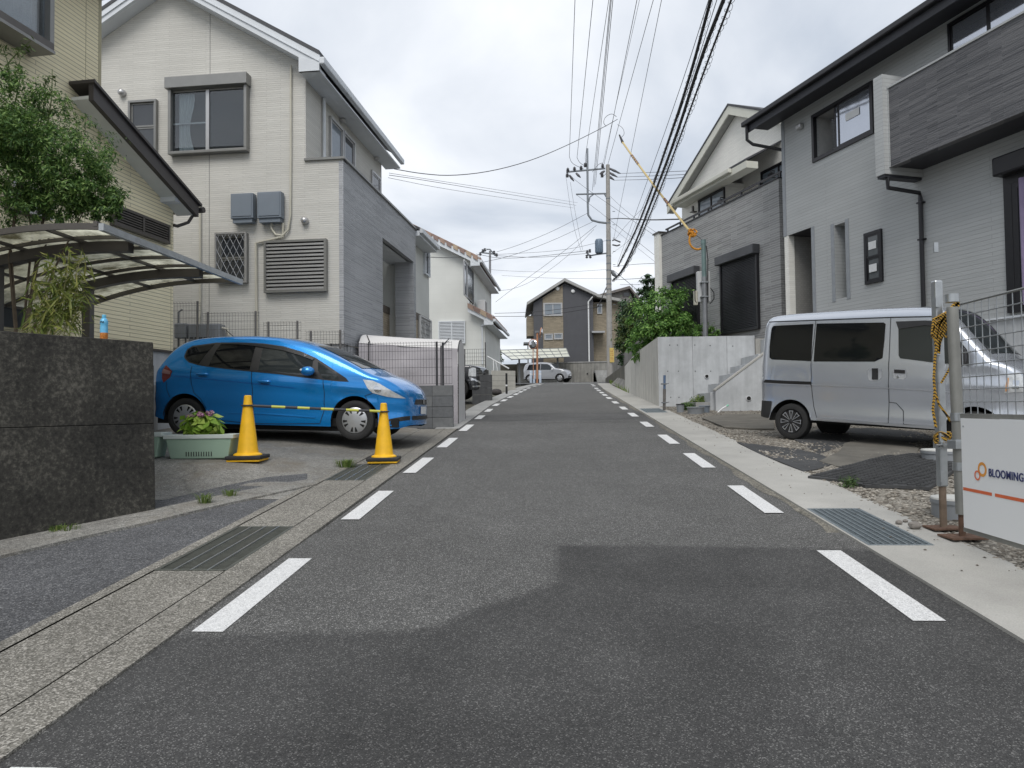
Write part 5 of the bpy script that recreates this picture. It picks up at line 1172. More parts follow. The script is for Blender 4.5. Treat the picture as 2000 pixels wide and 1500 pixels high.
def planter(label, M_, m, w=.70, d=.28, h=.27, slots=True):
    t = thing('planter', label, 'planter', M=M_)
    b = B(); t0, t1 = .86, 1.0
    P_ = lambda k, z, o=0: [Vector((sx * (w/2*k - o), sy * (d/2*k - o), z)) for sx, sy in ((-1,-1),(1,-1),(1,1),(-1,1))]
    lo, hi, hi2, ins = P_(t0, 0), P_(t1*.98, h - .05), P_(t1*.98, h - .02), P_(t1*.98, h - .02, .02)
    b.add(lo + hi, [(3,2,1,0),(0,1,5,4),(1,2,6,5),(2,3,7,6),(3,0,4,7)]); obj('tub', b, m, t, bevel=.012)
    b = B(); 
    for s0, s1 in (((-w/2*1.04, -d/2*1.06), (w/2*1.04, -d/2*.9)), ((-w/2*1.04, d/2*.9), (w/2*1.04, d/2*1.06)), ((-w/2*1.04, -d/2*.9), (-w/2*.96, d/2*.9)), ((w/2*.96, -d/2*.9), (w/2*1.04, d/2*.9))): b.box((*s0, h - .05), (*s1, h))
    obj('rim', b, mat('pale_rim', (.50,.55,.52), .5, ns=4, na=.05), t, bevel=.006)
    b = B(); b.box((-w/2*.95, -d/2*.89, h - .06), (w/2*.95, d/2*.89, h - .052)); obj('soil', b, SOIL, t)
    if slots:
        b = B()
        for i in range(11): x = -.15 + i * .03; b.box((x - .005, -d/2*.90 - .002 , .03), (x + .005, -d/2*.84, .085 + .0), M=Matrix.Translation((0, .0, 0)))
        obj('drain_slots', b, BLACKP, t)
    return t
GRN = mat('green_plastic', (.28,.39,.305), .5, ns=4, na=.05, stain=.05)
def drv(px, py):
    """pixel on the driveway surface"""
    r = ray(px, py); lo, hi = 3.0, 40.0
    for _ in range(50):
        k = (lo + hi) / 2; p = CP + r * k; a, c = rc(p)
        if p.z > prof(a) + dh(a, c): lo = k
        else: hi = k
    return CP + r * lo
def drz(x, y): a, c = rc((x, y)); return prof(a) + dh(a, c)
p0, p1 = drv(332, 897), drv(445, 899); pm = (p0 + p1) / 2; ang = atan2(p1.y - p0.y, p1.x - p0.x); pm += Vector((-sin(ang), cos(ang), 0)) * .13
PW = (p1 - p0).length / .86
pm.z = drz(pm.x, pm.y)
pl = planter('pale green plastic planter box holding the hydrangea, beside the left cone', Matrix.Translation(pm) @ Matrix.Rotation(ang, 4, 'Z'), GRN, w=PW, d=.30, h=.29)
pm2 = pm + Vector((cos(ang), sin(ang), 0)) * -(PW * 1.08); pm2.z = drz(pm2.x, pm2.y)
planter('pale green planter mostly hidden behind the end of the dark wall', Matrix.Translation(pm2) @ Matrix.Rotation(ang + .04, 4, 'Z'), GRN, w=PW, d=.30, h=.30)
rg = random.Random(11)
hp = Vector((pm.x - cos(ang)*.02, pm.y - sin(ang)*.02, pm.z + .24)); t = thing('hydrangea', 'bright green hydrangea with a few pink flowers in the planter', 'plant', hp)
b = B(); foliage(b, Vector((0,0,.16)), .22, 230, .12, rg, (1.1,.7,.8), .5, .72, .25); obj('leaves', b, leafmat('hydrangea_leaf', (.14,.28,.03), (.30,.46,.07), (.46,.58,.14), .35), t)
b = B()
for i in range(7): b.tube([(rg.uniform(-.05,.05), rg.uniform(-.03,.03), -.03), (rg.uniform(-.2,.2), rg.uniform(-.12,.12), .2)], .006, 5)
obj('stem', b, mat('green_stem', (.10,.15,.04), .7), t)
for i, q in enumerate(((.12,-.05,.31),(-.13,-.02,.27),(.02,-.1,.29))):
    b = B(); foliage(b, Vector(q), .05, 60, .03, rg, (1,1,.6), .6, .9); obj('flower', b, leafmat('hydrangea_flower', (.36,.13,.25), (.45,.24,.36), (.28,.30,.16), .2), t)
CONE = mat('yellow_cone', (.80,.45,.012), .5, ns=7, na=.10, stain=.14, streak=.12)
RUB = mat('black_rubber', (.02,.02,.02), .75, ns=8, na=.2)
cones = []
for px_, py_, lb in ((484, 900, 'yellow traffic cone beside the green planter'), (750, 903, 'yellow traffic cone by the drain grate in front of the blue car')):
    p = drv(px_, py_); p.z = drz(p.x, p.y); t = thing('traffic_cone', lb, 'traffic cone', p, 'yellow cones joined by a striped bar', rotz=.05)
    hc = (atd(px_, 772 if px_ < 600 else 787, p.y).z - p.z); k = hc / .78
    b = B(); b.box((-.19*k, -.19*k, 0), (.19*k, .19*k, .025)); obj('base', b, CONE, t, bevel=.008)
    b = B(); b.box((-.205*k, -.205*k, .026), (.205*k, .205*k, .07)); obj('weight', b, RUB, t, bevel=.012)
    b = B(); b.lathe([(.165*k,.071),(.16*k,.085),(.125*k,.10),(.118*k,.13),(.045*k,hc - .05),(.042*k,hc - .01),(.03*k,hc),(1e-5,hc)], 28); obj('cone', b, CONE, t, smooth=True)
    cones.append((p, hc, k))
P0 = atd(480, 792, cones[0][0].y - .06); P1 = atd(756, 804, cones[1][0].y - .06)
t = thing('cone_bar', 'black and yellow striped bar spanning the two cones', 'bar', P0); D = P1 - P0
BLKS = mat('bar_black', (.03,.03,.035), .5); BARY = mat('bar_yellow', (.50,.50,.08), .5)
ts = [.045,.175,.27,.355,.44,.52,.61,.70,.79,.87,.95]
for i, (u0, u1) in enumerate(zip(ts, ts[1:])):
    b = B(); b.tube([D*u0, D*u1], .0165, 10); obj('yellow_band' if i % 2 else 'black_band', b, BARY if i % 2 else BLKS, t, smooth=True)
for i, q in enumerate((0, 1)):
    p, hc, k = cones[i]; zz = (P0 + D*q).z; rad = .045*k + (hc - .05 - (zz - p.z)) / (hc - .18) * .073*k + .012
    b = B(); b.tube([Vector((p.x + rad*cos(a_), p.y + rad*sin(a_), zz)) - P0 for a_ in [2*pi*j/20 for j in range(20)]], .010, 6, closed=True); obj('ring', b, BLKS, t, smooth=True)
    b = B(); b.tube([D*(ts[0] if i == 0 else ts[-1]), Vector((p.x, p.y, zz)) - P0 + (D.normalized() * rad * (1 if i == 0 else -1))], .012, 6); obj('hook', b, BLKS, t)
def tuft(px, py, n, hgt, label, m, h=0.0, spread=.12, P=None):
    p = P or drv(px, py); b = B()
    for _ in range(n):
        a_ = rg.uniform(0, 2*pi); r_ = rg.uniform(0, spread) ; l = hgt * rg.uniform(.5, 1.1); lean = rg.uniform(.2, .9)
        q = Vector((cos(a_)*r_*.5, sin(a_)*r_*.3, -.005)); d_ = Vector((cos(a_), sin(a_), 0)); w_ = Vector((-sin(a_), cos(a_), 0)) * .0028
        k = len(b.v); b.v += [tuple(q - w_), tuple(q + w_), tuple(q + d_*l*lean*.4 + Vector((0,0,l*.7)) + w_), tuple(q + d_*l*lean*.4 + Vector((0,0,l*.7)) - w_), tuple(q + d_*l*lean + Vector((0,0,l*.75)))]
        b.f += [(k,k+1,k+2,k+3),(k+3,k+2,k+4)]; b.m += [0,0]
    o = obj('weed', b, m); o.location = p; return tag(o, label, 'weed', 'weeds in the pavement joints')
WEED = leafmat('weed_leaf', (.08,.14,.03), (.16,.24,.06), (.26,.30,.10), .3)
tuft(675, 912, 220, .13, 'weed tuft left of the grate by the right hand cone', WEED, spread=.25)
tuft(400, 986, 110, .14, 'weed growing in the gutter crack at the corner of the dark wall', WEED)
tuft(450, 972, 80, .11, 'small weed right of the one at the dark wall corner', WEED)
tuft(118, 1038, 160, .08, 'weed patch at the foot of the dark wall', WEED, spread=.3)

# left tree (fine leaved shrub) and bamboo behind the wall
def branchy(t, base, tips, m, r=.03):
    b = B()
    for q in tips:
        mid = base + (q - base) * .5 + Vector((rg.uniform(-.15,.15), rg.uniform(-.15,.15), .1)); b.tube([base, mid, q], [r, r*.6, r*.2], 5)
    return obj('trunk', b, m, t)
BARK = mat('bark', (.09,.07,.05), .9, ns=20, na=.3, bs=30, bump=.5)
tp_ = atd(40, 520, 7.7); t = thing('nandina_shrub', 'fine leaved green shrub overhanging the carport at the left edge', 'tree', (tp_.x, tp_.y, lotz))
zc = lambda x, y, d: atd(x, y, d) - Vector((tp_.x, tp_.y, lotz))
blobs = [(20,215,7.5,.45),(65,255,7.5,.5),(110,300,7.5,.52),(40,320,7.6,.55),(150,335,7.5,.42),(185,370,7.5,.28),(95,345,7.6,.45),(-20,260,7.6,.6),(-30,350,7.6,.55),(120,385,7.5,.28),(205,405,7.5,.16),(60,395,7.5,.22),(160,400,7.5,.15),(225,400,7.5,.10),(215,385,7.5,.14),(35,255,7.3,.35)]
b = B()
for x, y, d, r_ in blobs: foliage(b, zc(x, y, d), r_, int(3900 * r_ / .5), .042, rg, (1.05,1,.9), .15, .36, .25, clump=int(34 * r_ / .45), csize=.23)
obj('crown', b, leafmat('nandina_leaf', (.028,.07,.02), (.10,.20,.05), (.26,.38,.11), .35), t)
branchy(t, Vector((0,0,0)), [zc(x, y, d) for x, y, d, r_ in blobs[:7]], BARK, .018)
b = B()
for x0, y0, x1, y1 in ((30,200,38,120),(90,260,102,135),(78,250,88,150),(20,190,5,90),(55,240,75,165),(10,130,60,80)):
    A_, B_ = zc(x0, y0, 7.5), zc(x1, y1, 7.5); b.tube([A_, (A_ + B_)/2 + Vector((.03,0,.05)), B_], [.008,.006,.003], 5)
    for k_ in range(14): foliage(b, A_.lerp(B_, rg.uniform(.3, 1.0)), .06, 4, .06, rg, (1,1,1), .2, .3)
obj('shoots', b, leafmat('nandina_shoot', (.04,.07,.02), (.07,.11,.03), (.13,.17,.06), .2), t)
bp = atd(110, 655, 6.9); t = thing('bamboo_grass', 'yellow green bamboo grass growing up behind the dark wall', 'plant', (bp.x, bp.y, lotz))
zb_ = lambda x, y, d=6.9: atd(x, y, d) - Vector((bp.x, bp.y, lotz))
b = B(); lv = B()
for (x0, x1, y1, nl) in ((72,108,500,60),(95,135,485,70),(120,150,520,60),(80,125,560,50),(105,165,575,40),(60,95,600,40),(130,150,560,40),(100,160,490,50),(90,80,545,40)):
    A_, B_ = zb_(x0, 668), zb_(x1, y1); pts = [A_.lerp(B_, k/6) + Vector((.05*sin(k/6*pi),0,.05*sin(k/6*pi))) for k in range(7)]; b.tube(pts, [.006]*5 + [.004,.002], 5)
    for _ in range(nl):
        q = A_.lerp(B_, rg.uniform(.25, 1.02)) + Vector((rg.gauss(0,.07), rg.gauss(0,.07), rg.gauss(0,.03))); foliage(lv, q, .03, 2, .12, rg, (1,1,1), .2, .16, .5)
for (x0, y0, x1, y1) in ((85,662,160,625),(120,665,165,645),(60,660,40,650)):
    A_, B_ = zb_(x0, y0), zb_(x1, y1); b.tube([A_, A_.lerp(B_,.5) + Vector((0,0,.05)), B_], .005, 5)
obj('culm', b, mat('dry_culm', (.25,.24,.12), .7), t); obj('leaves', lv, leafmat('bamboo_leaf', (.06,.10,.02), (.16,.20,.04), (.30,.30,.09), .35), t)
# ================================================================ RIGHT SIDE
cw = gnd(1287, 795); fc = frame(cw.x, cw.y, cw.z, 3.37)
FW = thing('concrete_wall', 'tall pale concrete retaining wall with stairs on the right', 'wall', M=fc.M)
fa = Face(fc, 'y', 0, 1); ff_ = Face(fc, 'x', 0, -1)
zt = fa.px(1285, 658)[1]; q1 = fa.px(1241, 690); q2 = fa.px(1220, 716)
# road-side face, cast in panels
xs = [0.0] + [q1[0]*k/4 for k in range(1, 5)] + [q1[0] + (q2[0]-q1[0])*k/2 for k in (1, 2)]
topz = lambda x: zt + (q1[1] - zt) * x / q1[0] if x < q1[0] else q1[1] + (q2[1] - q1[1]) * (x - q1[0]) / (q2[0] - q1[0])
C_BOARD = mat('warm_lit_boarding', (.50,.49,.45), .85, ns=3, na=.08, streak=.22, stain=.1, fine=.06, bs=25, bump=.1)  # board marks, plus warm light on the road face tinted into the colour
for x0, x1 in zip(xs, xs[1:]):
    b = B(); b.prism([fa.p(x0 + .004, 0, -.3), fa.p(x1 - .004, 0, -.3), fa.p(x1 - .004, 0, topz(x1)), fa.p(x0 + .004, 0, topz(x0))], fa.p(0, -.2, 0) - fa.p(0, 0, 0)); obj('wall_panel', b, C_BOARD, FW)
se = ff_.px(1474, 660)[0]; sj = [0.0, ff_.px(1353, 700)[0], ff_.px(1420, 700)[0], se]
for s0, s1 in zip(sj, sj[1:]):
    b = B(); ff_.box(b, s0 - .003 - (.2 if s0 == 0 and False else 0), s1 + .003, -.2, 0.0, -.3, zt - .004 * (s0 != 0)); obj('wall_panel', b, C_FORM, FW)
b = B(); ff_.box(b, se - .9, se - .02, -.4, -.02, -.3, zt - .08); obj('block_pier', b, C_NEW, FW)
HOLE = mat('hole_dark', (.015,.015,.015), .9)
b = B()
for x, y in ((1308,674),(1323,674),(1357,674),(1387,675),(1431,676),(1325,725),(1304,725),(1358,725),(1388,725),(1310,776),(1326,776)):
    a, z = ff_.px(x, y); p = ff_.p(a, .002, z); b.cyl(p, p + Vector((-.004,0,0)), .018, 8)
obj('tie_hole', b, mat('tie_grey', (.16,.165,.17), .9), FW)
for x, y, pl_ in ((1380, 735, 0),):
    a, z = ff_.px(x, y); p = ff_.p(a, 0, z); b = B(); b.tube([p + Vector((-.03,0,0)), p], .055, 16); wp_ = obj('weep_pipe', b, WHITEP, FW, smooth=True); b = B(); b.cyl(p + Vector((-.034,0,0)), p + Vector((-.03,0,0)), .045, 14); obj('bore', b, HOLE, wp_)
# stairs
risers = [ff_.px(x, 700)[0] for x in (1334, 1360, 1382, 1404, 1426, 1447)]; tops = [ff_.px(1350, y)[1] for y in (786, 768.8, 751.5, 734.5, 718.5, 701)]
for i, (s0, z1) in enumerate(zip(risers, tops)):
    b = B(); s1 = risers[i+1] if i < 5 else se; b.box((-1.55, s0, -.3), (-.004, s1 + .002, z1)); obj('step', b, C_FORM if i else C_GREY, FW, bevel=.006)
fk = Face(fc, 'x', -1.75, -1); k0 = fk.px(1397.5, 764); k1 = fk.px(1482, 700); kt_ = (k1[1]-k0[1]) / (k1[0]-k0[0]); sR = se - .2
b = B(); b.prism([fk.p(k0[0], 0, -.3), fk.p(sR, 0, -.3), fk.p(sR, 0, k0[1] + kt_ * (sR - k0[0])), fk.p(k0[0], 0, k0[1])], (.2, 0, 0)); obj('cheek_wall', b, C_FORM, FW, fix=True)
b = B(); b.prism([fk.p(k0[0] + .02, .015, k0[1] + .0), fk.p(sR, .015, k0[1] + kt_*(sR - k0[0])), fk.p(sR, .015, k0[1] + .04 + kt_*(sR - k0[0])), fk.p(k0[0] + .02, .015, k0[1] + .04)], (.23, 0, 0)); obj('cheek_cap', b, C_NEW, FW, fix=True)
a, z = fk.px(1462, 778); p = fk.p(a, 0, z); b = B(); b.tube([p + Vector((-.025,0,0)), p + Vector((.05,0,0))], .06, 16); wp_ = obj('weep_pipe', b, WHITEP, FW, smooth=True); b = B(); b.cyl(p + Vector((-.03,0,0)), p + Vector((-.026,0,0)), .05, 14); obj('bore', b, HOLE, wp_)
# raised lot of the terrace house, and the old bank beyond
lt = cw.z + zt - .1
I = fc.M
def loc(x, y, z): return I @ Vector((x, y, z))
b = B(); pts = [loc(.15, -.15, 0), loc(.15, -14, 0), loc(26, -14, 0), loc(26, -.5, 0), loc(q2[0], -.15, 0)]; b.prism([(p.x, p.y, lt) for p in pts], (0, 0, -2.6)); struct('terrace_lot', b, SOIL)
b = B(); pts = [loc(-1.5, se - .15, 0), loc(-1.5, -9, 0), loc(.2, -9, 0), loc(.2, se - .15, 0)]; b.prism([(p.x, p.y, lt - .02) for p in pts], (0, 0, -2.4)); struct('stair_landing', b, C_FORM)
STO = mat('old_stone', (.20,.195,.18), .95, ns=3, na=.25, stain=.2, streak=.2, bs=14, bump=.6)
t = thing('stone_bank', 'old sloping stone bank with slanted slabs beside the utility pole', 'wall', M=fc.M)
for k in range(6):
    x0 = q2[0] + .05 + k * 1.1; b = B(); b.prism([(x0, .0, .05 + .066*x0), (x0 + 1.06, .0, .066*x0 + .12), (x0 + 1.06, -.5, .066*x0 + 1.0 - .08*k), (x0, -.5, .066*x0 + 1.05 - .08*k)], (0, -.4, -.25)); obj('slab', b, STO, t, fix=True)
b = B(); b.prism([(q2[0], -.6, .3), (q2[0] + 9, -.6, .9), (q2[0] + 9, -.6, 2.6), (q2[0], -.6, 2.6)], (0, -6, 0)); obj('earth_bank', b, STO, t, fix=True)

# small items by the wall
P = gnd(1297, 803); t = thing('stake_post', 'rusty steel stake with blue capped top at the concrete wall corner', 'post', P)
hh = atd(1296, 733, P.y).z - P.z
b = B(); b.tube([(0,0,-.1), (.02,0,hh*.62)], .035, 8); obj('stake', b, mat('grey_rust', (.16,.15,.14), .7, .4, ns=15, na=.3), t, smooth=True)
b = B(); b.tube([(.02,0,hh*.62), (.028,0,hh)], .03, 8); obj('blue_cap', b, mat('blue_paint', (.08,.13,.22), .5), t, smooth=True)
b = B()
for zz in (hh*.22, hh*.74): b.box((-.05,-.05,zz), (.07,.05,zz+.03)); b.cyl((.06,-.03,zz+.015), (.12,-.03,zz+.03), .01, 6)
obj('clamp', b, METALD, t)
for (x, y, r_, h_, lb, cm, nm) in ((1329,806,.09,.2,'slim grey bucket left of the green step by the concrete wall', GREYP, 'bucket'), (1359,809,.19,.16,'wide grey pipe stub at the foot of the stairs', GREYP, 'pipe_stub'), (1376,807,.12,.17,'blue grey pipe stub right of the wide one at the stairs', BOXG, 'pipe_stub')):
    P = gnd(x, y); t = thing(nm, lb, 'bucket' if nm == 'bucket' else 'pipe', P); b = B(); b.lathe([(r_*.92,-.02),(r_,h_*.9),(r_*1.05,h_),(r_*.9,h_),(r_*.85,h_*.8),(1e-5,h_*.78)], 18); obj('body', b, cm, t, smooth=True)
    b = B(); b.tube([(r_*1.03*cos(a_), r_*1.03*sin(a_), h_*.97) for a_ in [2*pi*j/18 for j in range(18)]], .012, 5, closed=True); obj('rim', b, BLACKP if nm == 'bucket' else cm, t)
P = gnd(1345, 803); t = thing('grass_clump', 'green turf covered low step between the buckets', 'plant', P)
b = B(); foliage(b, Vector((0,.1,.1)), .22, 700, .07, rg, (1,.7,.6), .3, .3, .1); obj('leaves', b, leafmat('turf', (.04,.09,.02), (.08,.15,.04), (.14,.22,.07), .2), t)
P = gnd(1372, 800); t = thing('weed_bush', 'weedy plant growing over the bottom stair', 'plant', P + Vector((.0,.25,.0)))
b = B(); foliage(b, Vector((0,0,.22)), .22, 500, .07, rg, (1.2,.7,.8), .3, .4, .1); obj('leaves', b, MATS['weed_leaf'], t)
P = gnd(1397, 806); t = thing('pvc_pipe', 'white plastic pipe poking out of the gravel by the stair wall', 'pipe', P)
D_ = atd(1423, 791, P.y - .1) - P; b = B(); b.tube([(0,0,-.05), D_*.55, D_*.85], .02, 8); obj('tube', b, WHITEP, t, smooth=True)
b = B(); b.tube([D_*.85, D_], .021, 8); obj('green_end', b, mat('mint_plastic', (.25,.6,.42), .5), t, smooth=True)

# meter pole with boxes
P = atd(1378, 655, 20.4); t = thing('meter_pole', 'grey steel service pole carrying a meter box above the concrete wall', 'pole', (P.x, P.y, lt - .01))
zz = lambda y: atd(1376, y, 20.4).z - lt
xx = lambda x, y=560: atd(x, y, 20.4).x - P.x
b = B(); b.tube([(0,0,-.2), (0,0,zz(540))], .075, 10); obj('pole', b, mat('pole_grey', (.25,.26,.27), .5, .5, ns=4, na=.15), t, smooth=True)
b = B(); b.tube([(0,0,zz(540)), (-.01,0,zz(468))], .068, 10); b.tube([(-.01,0,zz(468)-.12), (-.01,0,zz(468)+.0)], .078, 10); obj('pole_top', b, mat('green_grey_paint', (.16,.23,.225), .5, .3), t, smooth=True)
b = B(); b.box((xx(1364), .08, zz(588)), (xx(1389), .24, zz(528))); mb_ = obj('meter_box', b, mat('box_white', (.50,.51,.51), .5, ns=4, na=.05), t, bevel=.01)
b = B(); b.box((xx(1357), .06, zz(594)), (xx(1363.5), .2, zz(566))); obj('small_box', b, CREAMP, t, bevel=.01)
b = B()
for y in (552, 580): b.box((-.12,-.09,zz(y)), (.12,.08,zz(y)+.03))
obj('bracket', b, METAL, t)
b = B(); b.tube([(.06,-.05,zz(480)), (.10,-.04,zz(505)), (.085,-.05,zz(540)), (.09,0,zz(590))], .014, 6); b.tube([(xx(1389),.1,zz(560)), (xx(1396),.1,zz(570)), (xx(1396),.1,zz(582)), (xx(1388),.1,zz(592))], .014, 6); b.tube([(xx(1360),.1,zz(566)), (xx(1358),.05,zz(562)), (xx(1358),.05,zz(585)), (xx(1366),.1,zz(600))], .012, 6); obj('cable', b, BLACKP, t, smooth=True)
gp_ = atd(1374, 475, 20.35)

# trees on the right bank
def tree(name, label, blobs, m, trunk, leaf=.12, dens=1500, asp=.45, group='trees on the right bank', clump=1.0, cs=.26):
    b0 = Vector(trunk); t = thing(name, label, 'tree', b0, group); b = B()
    for x, y, d, r_ in blobs: foliage(b, atd(x, y, d) - b0, r_, int(dens * r_ * r_), leaf, rg, (1,1,.95), .25, asp, .15, clump=max(6, int(30 * clump * r_)), csize=cs)
    obj('crown', b, m, t); branchy(t, Vector((0,0,-.1)), [atd(x, y, d) - b0 for x, y, d, r_ in blobs], BARK, .07); return t
lfB = leafmat('bright_leaf', (.05,.13,.03), (.14,.29,.06), (.28,.46,.12), .3); lfD = leafmat('dark_leaf', (.016,.04,.015), (.035,.08,.028), (.085,.15,.06), .15); lfM = leafmat('mid_leaf', (.03,.06,.015), (.08,.12,.03), (.16,.20,.06), .25)
p = atd(1290, 690, 22.5); tree('bush', 'bright green rounded bush overhanging the concrete retaining wall', [(1300,600,22.5,.75),(1275,630,22.5,.8),(1315,640,22,.7),(1258,665,22.5,.55),(1290,665,22,.6),(1330,660,21.5,.35),(1240,690,23.5,.35),(1325,615,22,.4)], lfB, (p.x, p.y, lt), .10, 5200)
p = atd(1395, 650, 20.8); tree('bush', 'small green bush at the foot of the meter pole', [(1372,645,20.9,.28),(1395,650,20.9,.25),(1362,652,20.9,.2)], lfB, (p.x, p.y, lt), .07, 9000, cs=.3)
p = atd(1222, 720, 34); tree('evergreen_tree', 'dark evergreen tree right behind the utility pole', [(1238,612,34,.85),(1228,645,35,.6),(1243,660,34,.95),(1248,690,33,.75),(1232,690,34,.65),(1245,622,33,.8),(1222,600,36,.35)], lfD, (p.x, p.y, lt - .8), .16, 2300)
p = atd(1262, 640, 27); tree('slender_tree', 'slender dark leaved tree against the terrace house corner', [(1268,560,27,.38),(1262,585,27,.5),(1275,580,27,.4),(1280,565,27,.28),(1265,545,27,.2),(1281,545,27,.15),(1258,610,27,.6)], lfD, (p.x, p.y, lt), .11, 5200)
p = atd(1250, 640, 29); tree('leafy_tree', 'yellow green leafy tree between the dark tree and the bush', [(1245,620,29,.75),(1258,640,28.5,.6),(1240,650,29,.8)], lfM, (p.x, p.y, lt), .12, 3600)
P = gnd(1215, 762); t = thing('grass_bank', 'rough green grass at the road edge beside the utility pole', 'grass', P); t['kind'] = 'stuff'
bb = B()
for _ in range(900):
    a_, c_ = rg.uniform(26, 40), 0; e_ = interp(a_, eR) + .66 + rg.random()**1.5 * .7; q = RC(a_, e_, .0) - P; l = rg.uniform(.08,.25); w_ = .012
    k = len(bb.v); dx_ = rg.uniform(-.1,.1); bb.v += [tuple(q - Vector((w_,0,0))), tuple(q + Vector((w_,0,0))), tuple(q + Vector((dx_, rg.uniform(-.1,.1), l)))]; bb.f.append((k,k+1,k+2)); bb.m.append(0)
obj('blades', bb, MATS['weed_leaf'], t)

# rubber mats on the lot
MAT1 = mat('rubber_mat', (.045,.046,.047), .85, ns=5, na=.25, stain=.25, bs=40, bump=.3); MAT2 = mat('dusty_mat', (.12,.112,.095), .9, ns=3, na=.25, stain=.3, bs=50, bump=.3)
def rmat(label, pts, m, h=.035, thick=.022, studs=False, wav=.025):
    q = pix_rc(pts); o = sheet('rubber_mat', q, lambda a, c: h + wav * noise.noise((a*1.5, c*1.5, h*9)), m, thick=thick, kind=None)
    tag(o, label, 'mat', 'rubber mats on the gravel lot')
    return q, o
q, o = rmat('thick studded black rubber mat nearest the fence posts', [(1578,938),(1640,920),(1700,903),(1775,893),(1862,884),(1866,926),(1840,945),(1815,962),(1755,958),(1690,956),(1640,945)], MAT1, .05, .03)
am, aM = min(p[0] for p in q), max(p[0] for p in q); cm_, cM = min(p[1] for p in q), max(p[1] for p in q)
def inpoly(a, c, q):
    r = False
    for (a0, c0_), (a1, c1_) in zip(q, q[1:] + q[:1]):
        if (c0_ > c) != (c1_ > c) and a < (a1 - a0) * (c - c0_) / (c1_ - c0_) + a0: r = not r
    return r
bs_ = B(); i = 0; a = am
while a < aM:
    c = cm_ + (.06 if i % 2 else 0)
    while c < cM:
        if inpoly(a, c, q) and inpoly(a + .03, c + .07, q): bs_.obox(RC(a, c, .05 + .025 * noise.noise((a*1.5, c*1.5, .45)) + .002), RC(0,.075) - RC(0,0), RC(.022,0) - RC(0,0), (0,0,.010))
        c += .12
    a += .055; i += 1
so = obj('stud_pattern', bs_, MAT1, o); so['kind'] = 'stuff'
rmat('smooth dusty rubber sheet behind the studded mat', [(1600,905),(1640,885),(1650,870),(1700,862),(1770,868),(1795,880),(1788,893),(1740,897),(1690,903),(1640,915)], MAT2, .032, .02)
rmat('long thin black mat strip along the concrete strip edge', [(1440,868),(1500,874),(1560,880),(1600,890),(1640,905),(1600,918),(1570,925),(1530,910),(1480,888)], MAT1, .03, .014)
rmat('dusty mat with curled edge left of the van rear wheel', [(1370,820),(1400,814),(1480,812),(1512,826),(1512,842),(1470,841),(1415,838)], MAT2, .045, .02, wav=.02)
rmat('studded dark mat under the van', [(1552,862),(1600,840),(1700,838),(1800,846),(1830,862),(1740,870),(1660,868),(1600,888)], MAT1, .018, .012)
# lidded basins
for x, y, r_, lb in ((1838,905,.20,'grey round inspection pipe with white lid behind the fence posts'), (1868,1012,.17,'grey round inspection pipe with white lid under the sign board')):
    P = gnd(x, y); t = thing('inspection_pipe', lb, 'pipe', P); b = B(); b.lathe([(r_,-.05),(r_,.12),(r_*1.05,.12),(r_*1.05,.15)], 24); obj('body', b, GREYP, t, smooth=True); b = B(); b.lathe([(r_*1.04,.151),(r_*1.02,.165),(1e-5,.17)], 24); obj('lid', b, mat('lid_white', (.55,.55,.52), .6), t, smooth=True)
P = gnd(1660, 955); t = thing('weed_bush', 'weed sprouting at the front edge of the studded mat', 'plant', P); b = B(); foliage(b, Vector((0,0,.06)), .10, 260, .035, rg, (1.3,.8,.9), .2, .35); obj('leaves', b, leafmat('weed_dark', (.03,.07,.02), (.06,.11,.03), (.11,.16,.05), .2), t)

# site fence: two posts, wire panel, sign board
fp1 = gnd(1843, 1032, .03); fp2 = gnd(1880, 1050, .03)
t = thing('fence_post', 'galvanised square pipe post on a rusty foot, left of the sign', 'post', fp1)
zt1 = atd(1829, 548, fp1.y).z - fp1.z; lean = atd(1829, 548, fp1.y).x - fp1.x
b = B(); b.box((-.11,-.08,0), (.11,.08,.012)); obj('foot_plate', b, RUST, t)
b = B(); b.tube([(0,0,.01), (0,0,.36)], .024, 10); obj('jack_tube', b, mat('rusty_tube', (.20,.15,.11), .7, .4, ns=9, na=.35), t, smooth=True)
b = B(); b.obox((-.03,-.03,.30), (.06,0,0), (0,.06,0), (lean,0,zt1 - .30)); obj('mast', b, METAL, t, bevel=.012)
k = lean/(zt1 - .3)
for z in (.34,.62,1.25,1.6,2.0): b = B(); b.box((-.036 + k*(z-.3), -.045, z), (-.006 + k*(z-.3), -.029, z + .07)); obj('sleeve_bolt', b, METAL, t)
t2 = thing('sign_fence', 'galvanised wire mesh fence panel on a round post, holding the white sign', 'fence', fp2)
zt2 = atd(1860, 600, fp2.y).z - fp2.z; lean2 = atd(1860, 600, fp2.y).x - fp2.x
TUBE = mat('weathered_tube', (.27,.27,.25), .55, .5, ns=5, na=.18, streak=.15)
b = B(); b.box((-.12,-.09,0), (.12,.09,.012)); obj('foot_plate', b, RUST, t2)
b = B(); b.tube([(0,0,.01),(0,0,.2)], .022, 10); obj('jack_tube', b, RUST, t2, smooth=True)
b = B(); b.tube([(0,0,.16),(lean2,0,zt2)], .037, 14); obj('round_post', b, TUBE, t2, smooth=True)
for z in (.46,.62,.80,1.62): b = B(); b.tube([(lean2*z/zt2,0,z),(lean2*z/zt2,0,z+.055)], .043, 14); obj('collar', b, METAL, t2, smooth=True)
